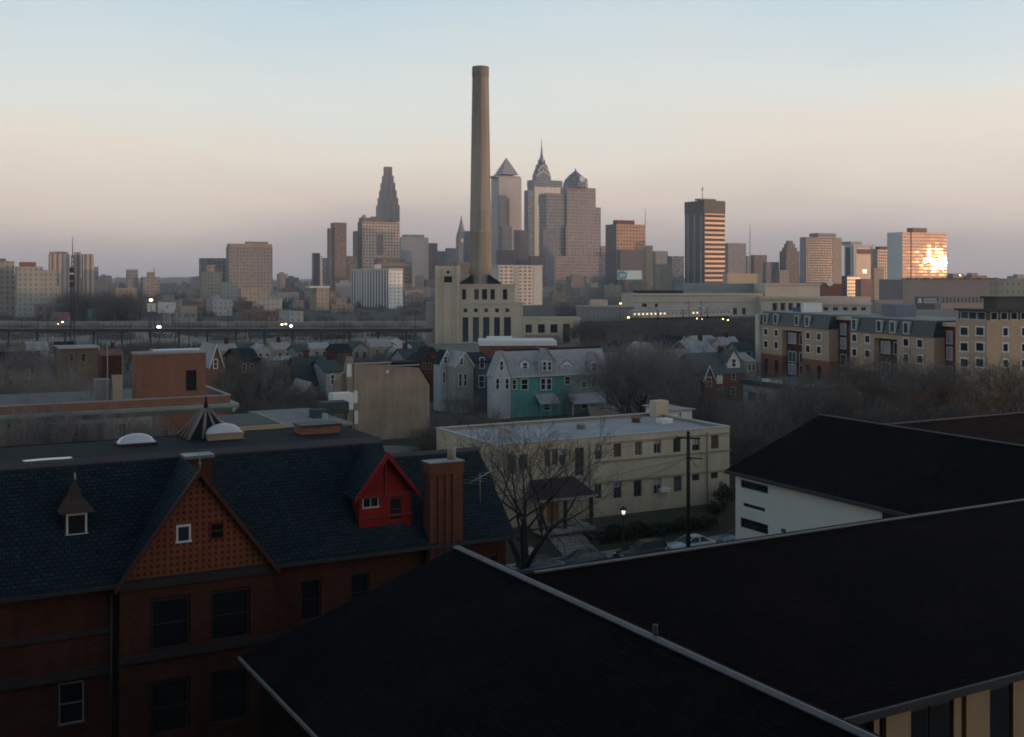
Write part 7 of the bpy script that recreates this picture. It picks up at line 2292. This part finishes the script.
bg_ = random.Random(9)
m = MB()
for (pxa, pxb, Ya, Yb, n, h) in ((215, 345, 140, 185, 130, 2.2), (425, 540, 128, 178, 230, 3.0), (640, 830, 118, 200, 260, 2.2), (810, 1060, 125, 185, 260, 2.4), (360, 440, 128, 160, 50, 1.0), (590, 760, 230, 350, 180, 3.0)):
    for _ in range(n):
        Y = bg_.uniform(Ya, Yb); px = bg_.uniform(pxa, pxb)
        brush(m, bg_, (px - CX) / F * Y, Y, 46, bg_.uniform(.8, 2.2), h * bg_.uniform(.6, 1.2), .022)
tag(m.build('undergrowth', plain('dead_brush', (.062, .050, .036), .95, .5, .25)), 'dead brown brush and weeds filling the gardens', 'undergrowth', kind='stuff')
m = MB()
for (pxa, pxb, Ya, Yb, n, h) in ((60, 135, 640, 760, 170, 17), (-10, 430, 600, 900, 70, 5), (-10, 430, 440, 545, 130, 4), (-10, 430, 360, 395, 90, 3.5), (-10, 320, 900, 1500, 150, 10), (330, 430, 950, 1200, 40, 8), (560, 660, 560, 900, 80, 9), (-20, 420, 1500, 2600, 260, 14)):
    for _ in range(n):
        Y = bg_.uniform(Ya, Yb); px = bg_.uniform(pxa, pxb)
        s_ = bg_.uniform(.6, 1.15)
        brush(m, bg_, (px - CX) / F * Y, Y, 60, 5.5 * s_, h * s_, .16)
tag(m.build('far_woods', plain('far_bare_woods', (.105, .092, .086), .95, .4, .02)), 'hazy brown bare woods scattered through the far flat city', 'woods', kind='stuff')
# debris in the vacant lot
m = MB()
for _ in range(260):
    Y = bg_.uniform(132, 150); px = bg_.uniform(395, 440)
    c = V((px - CX) / F * Y, Y, .1)
    Mx = Matrix.Translation(c) @ Matrix.Rotation(bg_.uniform(0, 3), 4, 'Z') @ Matrix.Rotation(bg_.uniform(-.4, .4), 4, 'X')
    a, b, q = bg_.uniform(.1, .8), bg_.uniform(.1, .5), bg_.uniform(.05, .25)
    m.box(-a, a, -b, b, -q, q, Mx)
tag(m.build('rubble', plain('pale_rubble', (.27, .25, .22), .95, .5, 1.0)), 'pale rubble strewn over the vacant lot by the tan wall', 'rubble', kind='stuff')
f = Fr.seen(436, 140)
t = thing('lot_wall', 'low broken pale wall round the vacant lot left of the cream building', 'wall', f)
m = MB(); m.box(0, f.xat(470), 0, .3, 0, 1.7); m.build('wall_face', M['concrete'], t)

# a few cars in the lot beyond the tree belt
for px, Y, py, lab in ((965, 150, 403, 'white car roof glimpsed through the belt of trees, left one'), (979, 151, 405, 'white car roof glimpsed through the belt of trees, right one'), (860, 160, 390, 'pale car glimpsed through the brown trees near the white block ridge'), (872, 139, 412, 'dark bluish car glimpsed just over the white block ridge')):
    src = [o for o in COL.objects if o.get('category') == 'car'][0 if 'dark' not in lab else 3]
    c = copy_tree(src)
    z = H - (py - HY) / F * Y
    c.location = ((px - CX) / F * Y, Y, 0.02)
    c.rotation_euler.z = math.radians(28 + 90)
    c['label'] = lab
    c['group'] = 'cars behind the trees'

# ------------------------------------------------------------------ evening haze
hz = MB()
hz.box(-5100, 5100, -980, 9100, -1.5, 296)
hm_ = bpy.data.materials.new('evening_haze')
hm_.use_nodes = True
nt = hm_.node_tree
nt.nodes.remove(nt.nodes['Principled BSDF'])
pvn = nd(nt, 'ShaderNodeVolumePrincipled')
pvn.inputs['Color'].default_value = (.87, .92, 1.0, 1)
pvn.inputs['Density'].default_value = HAZE
pvn.inputs['Density Attribute'].default_value = ''
pvn.inputs['Anisotropy'].default_value = 0.0
nt.links.new(pvn.outputs[0], nt.nodes['Material Output'].inputs['Volume'])
hm_.cycles.homogeneous_volume = True
tag(hz.build('haze', hm_), kind='stuff', label='thin mauve evening haze over the whole city', cat='haze')
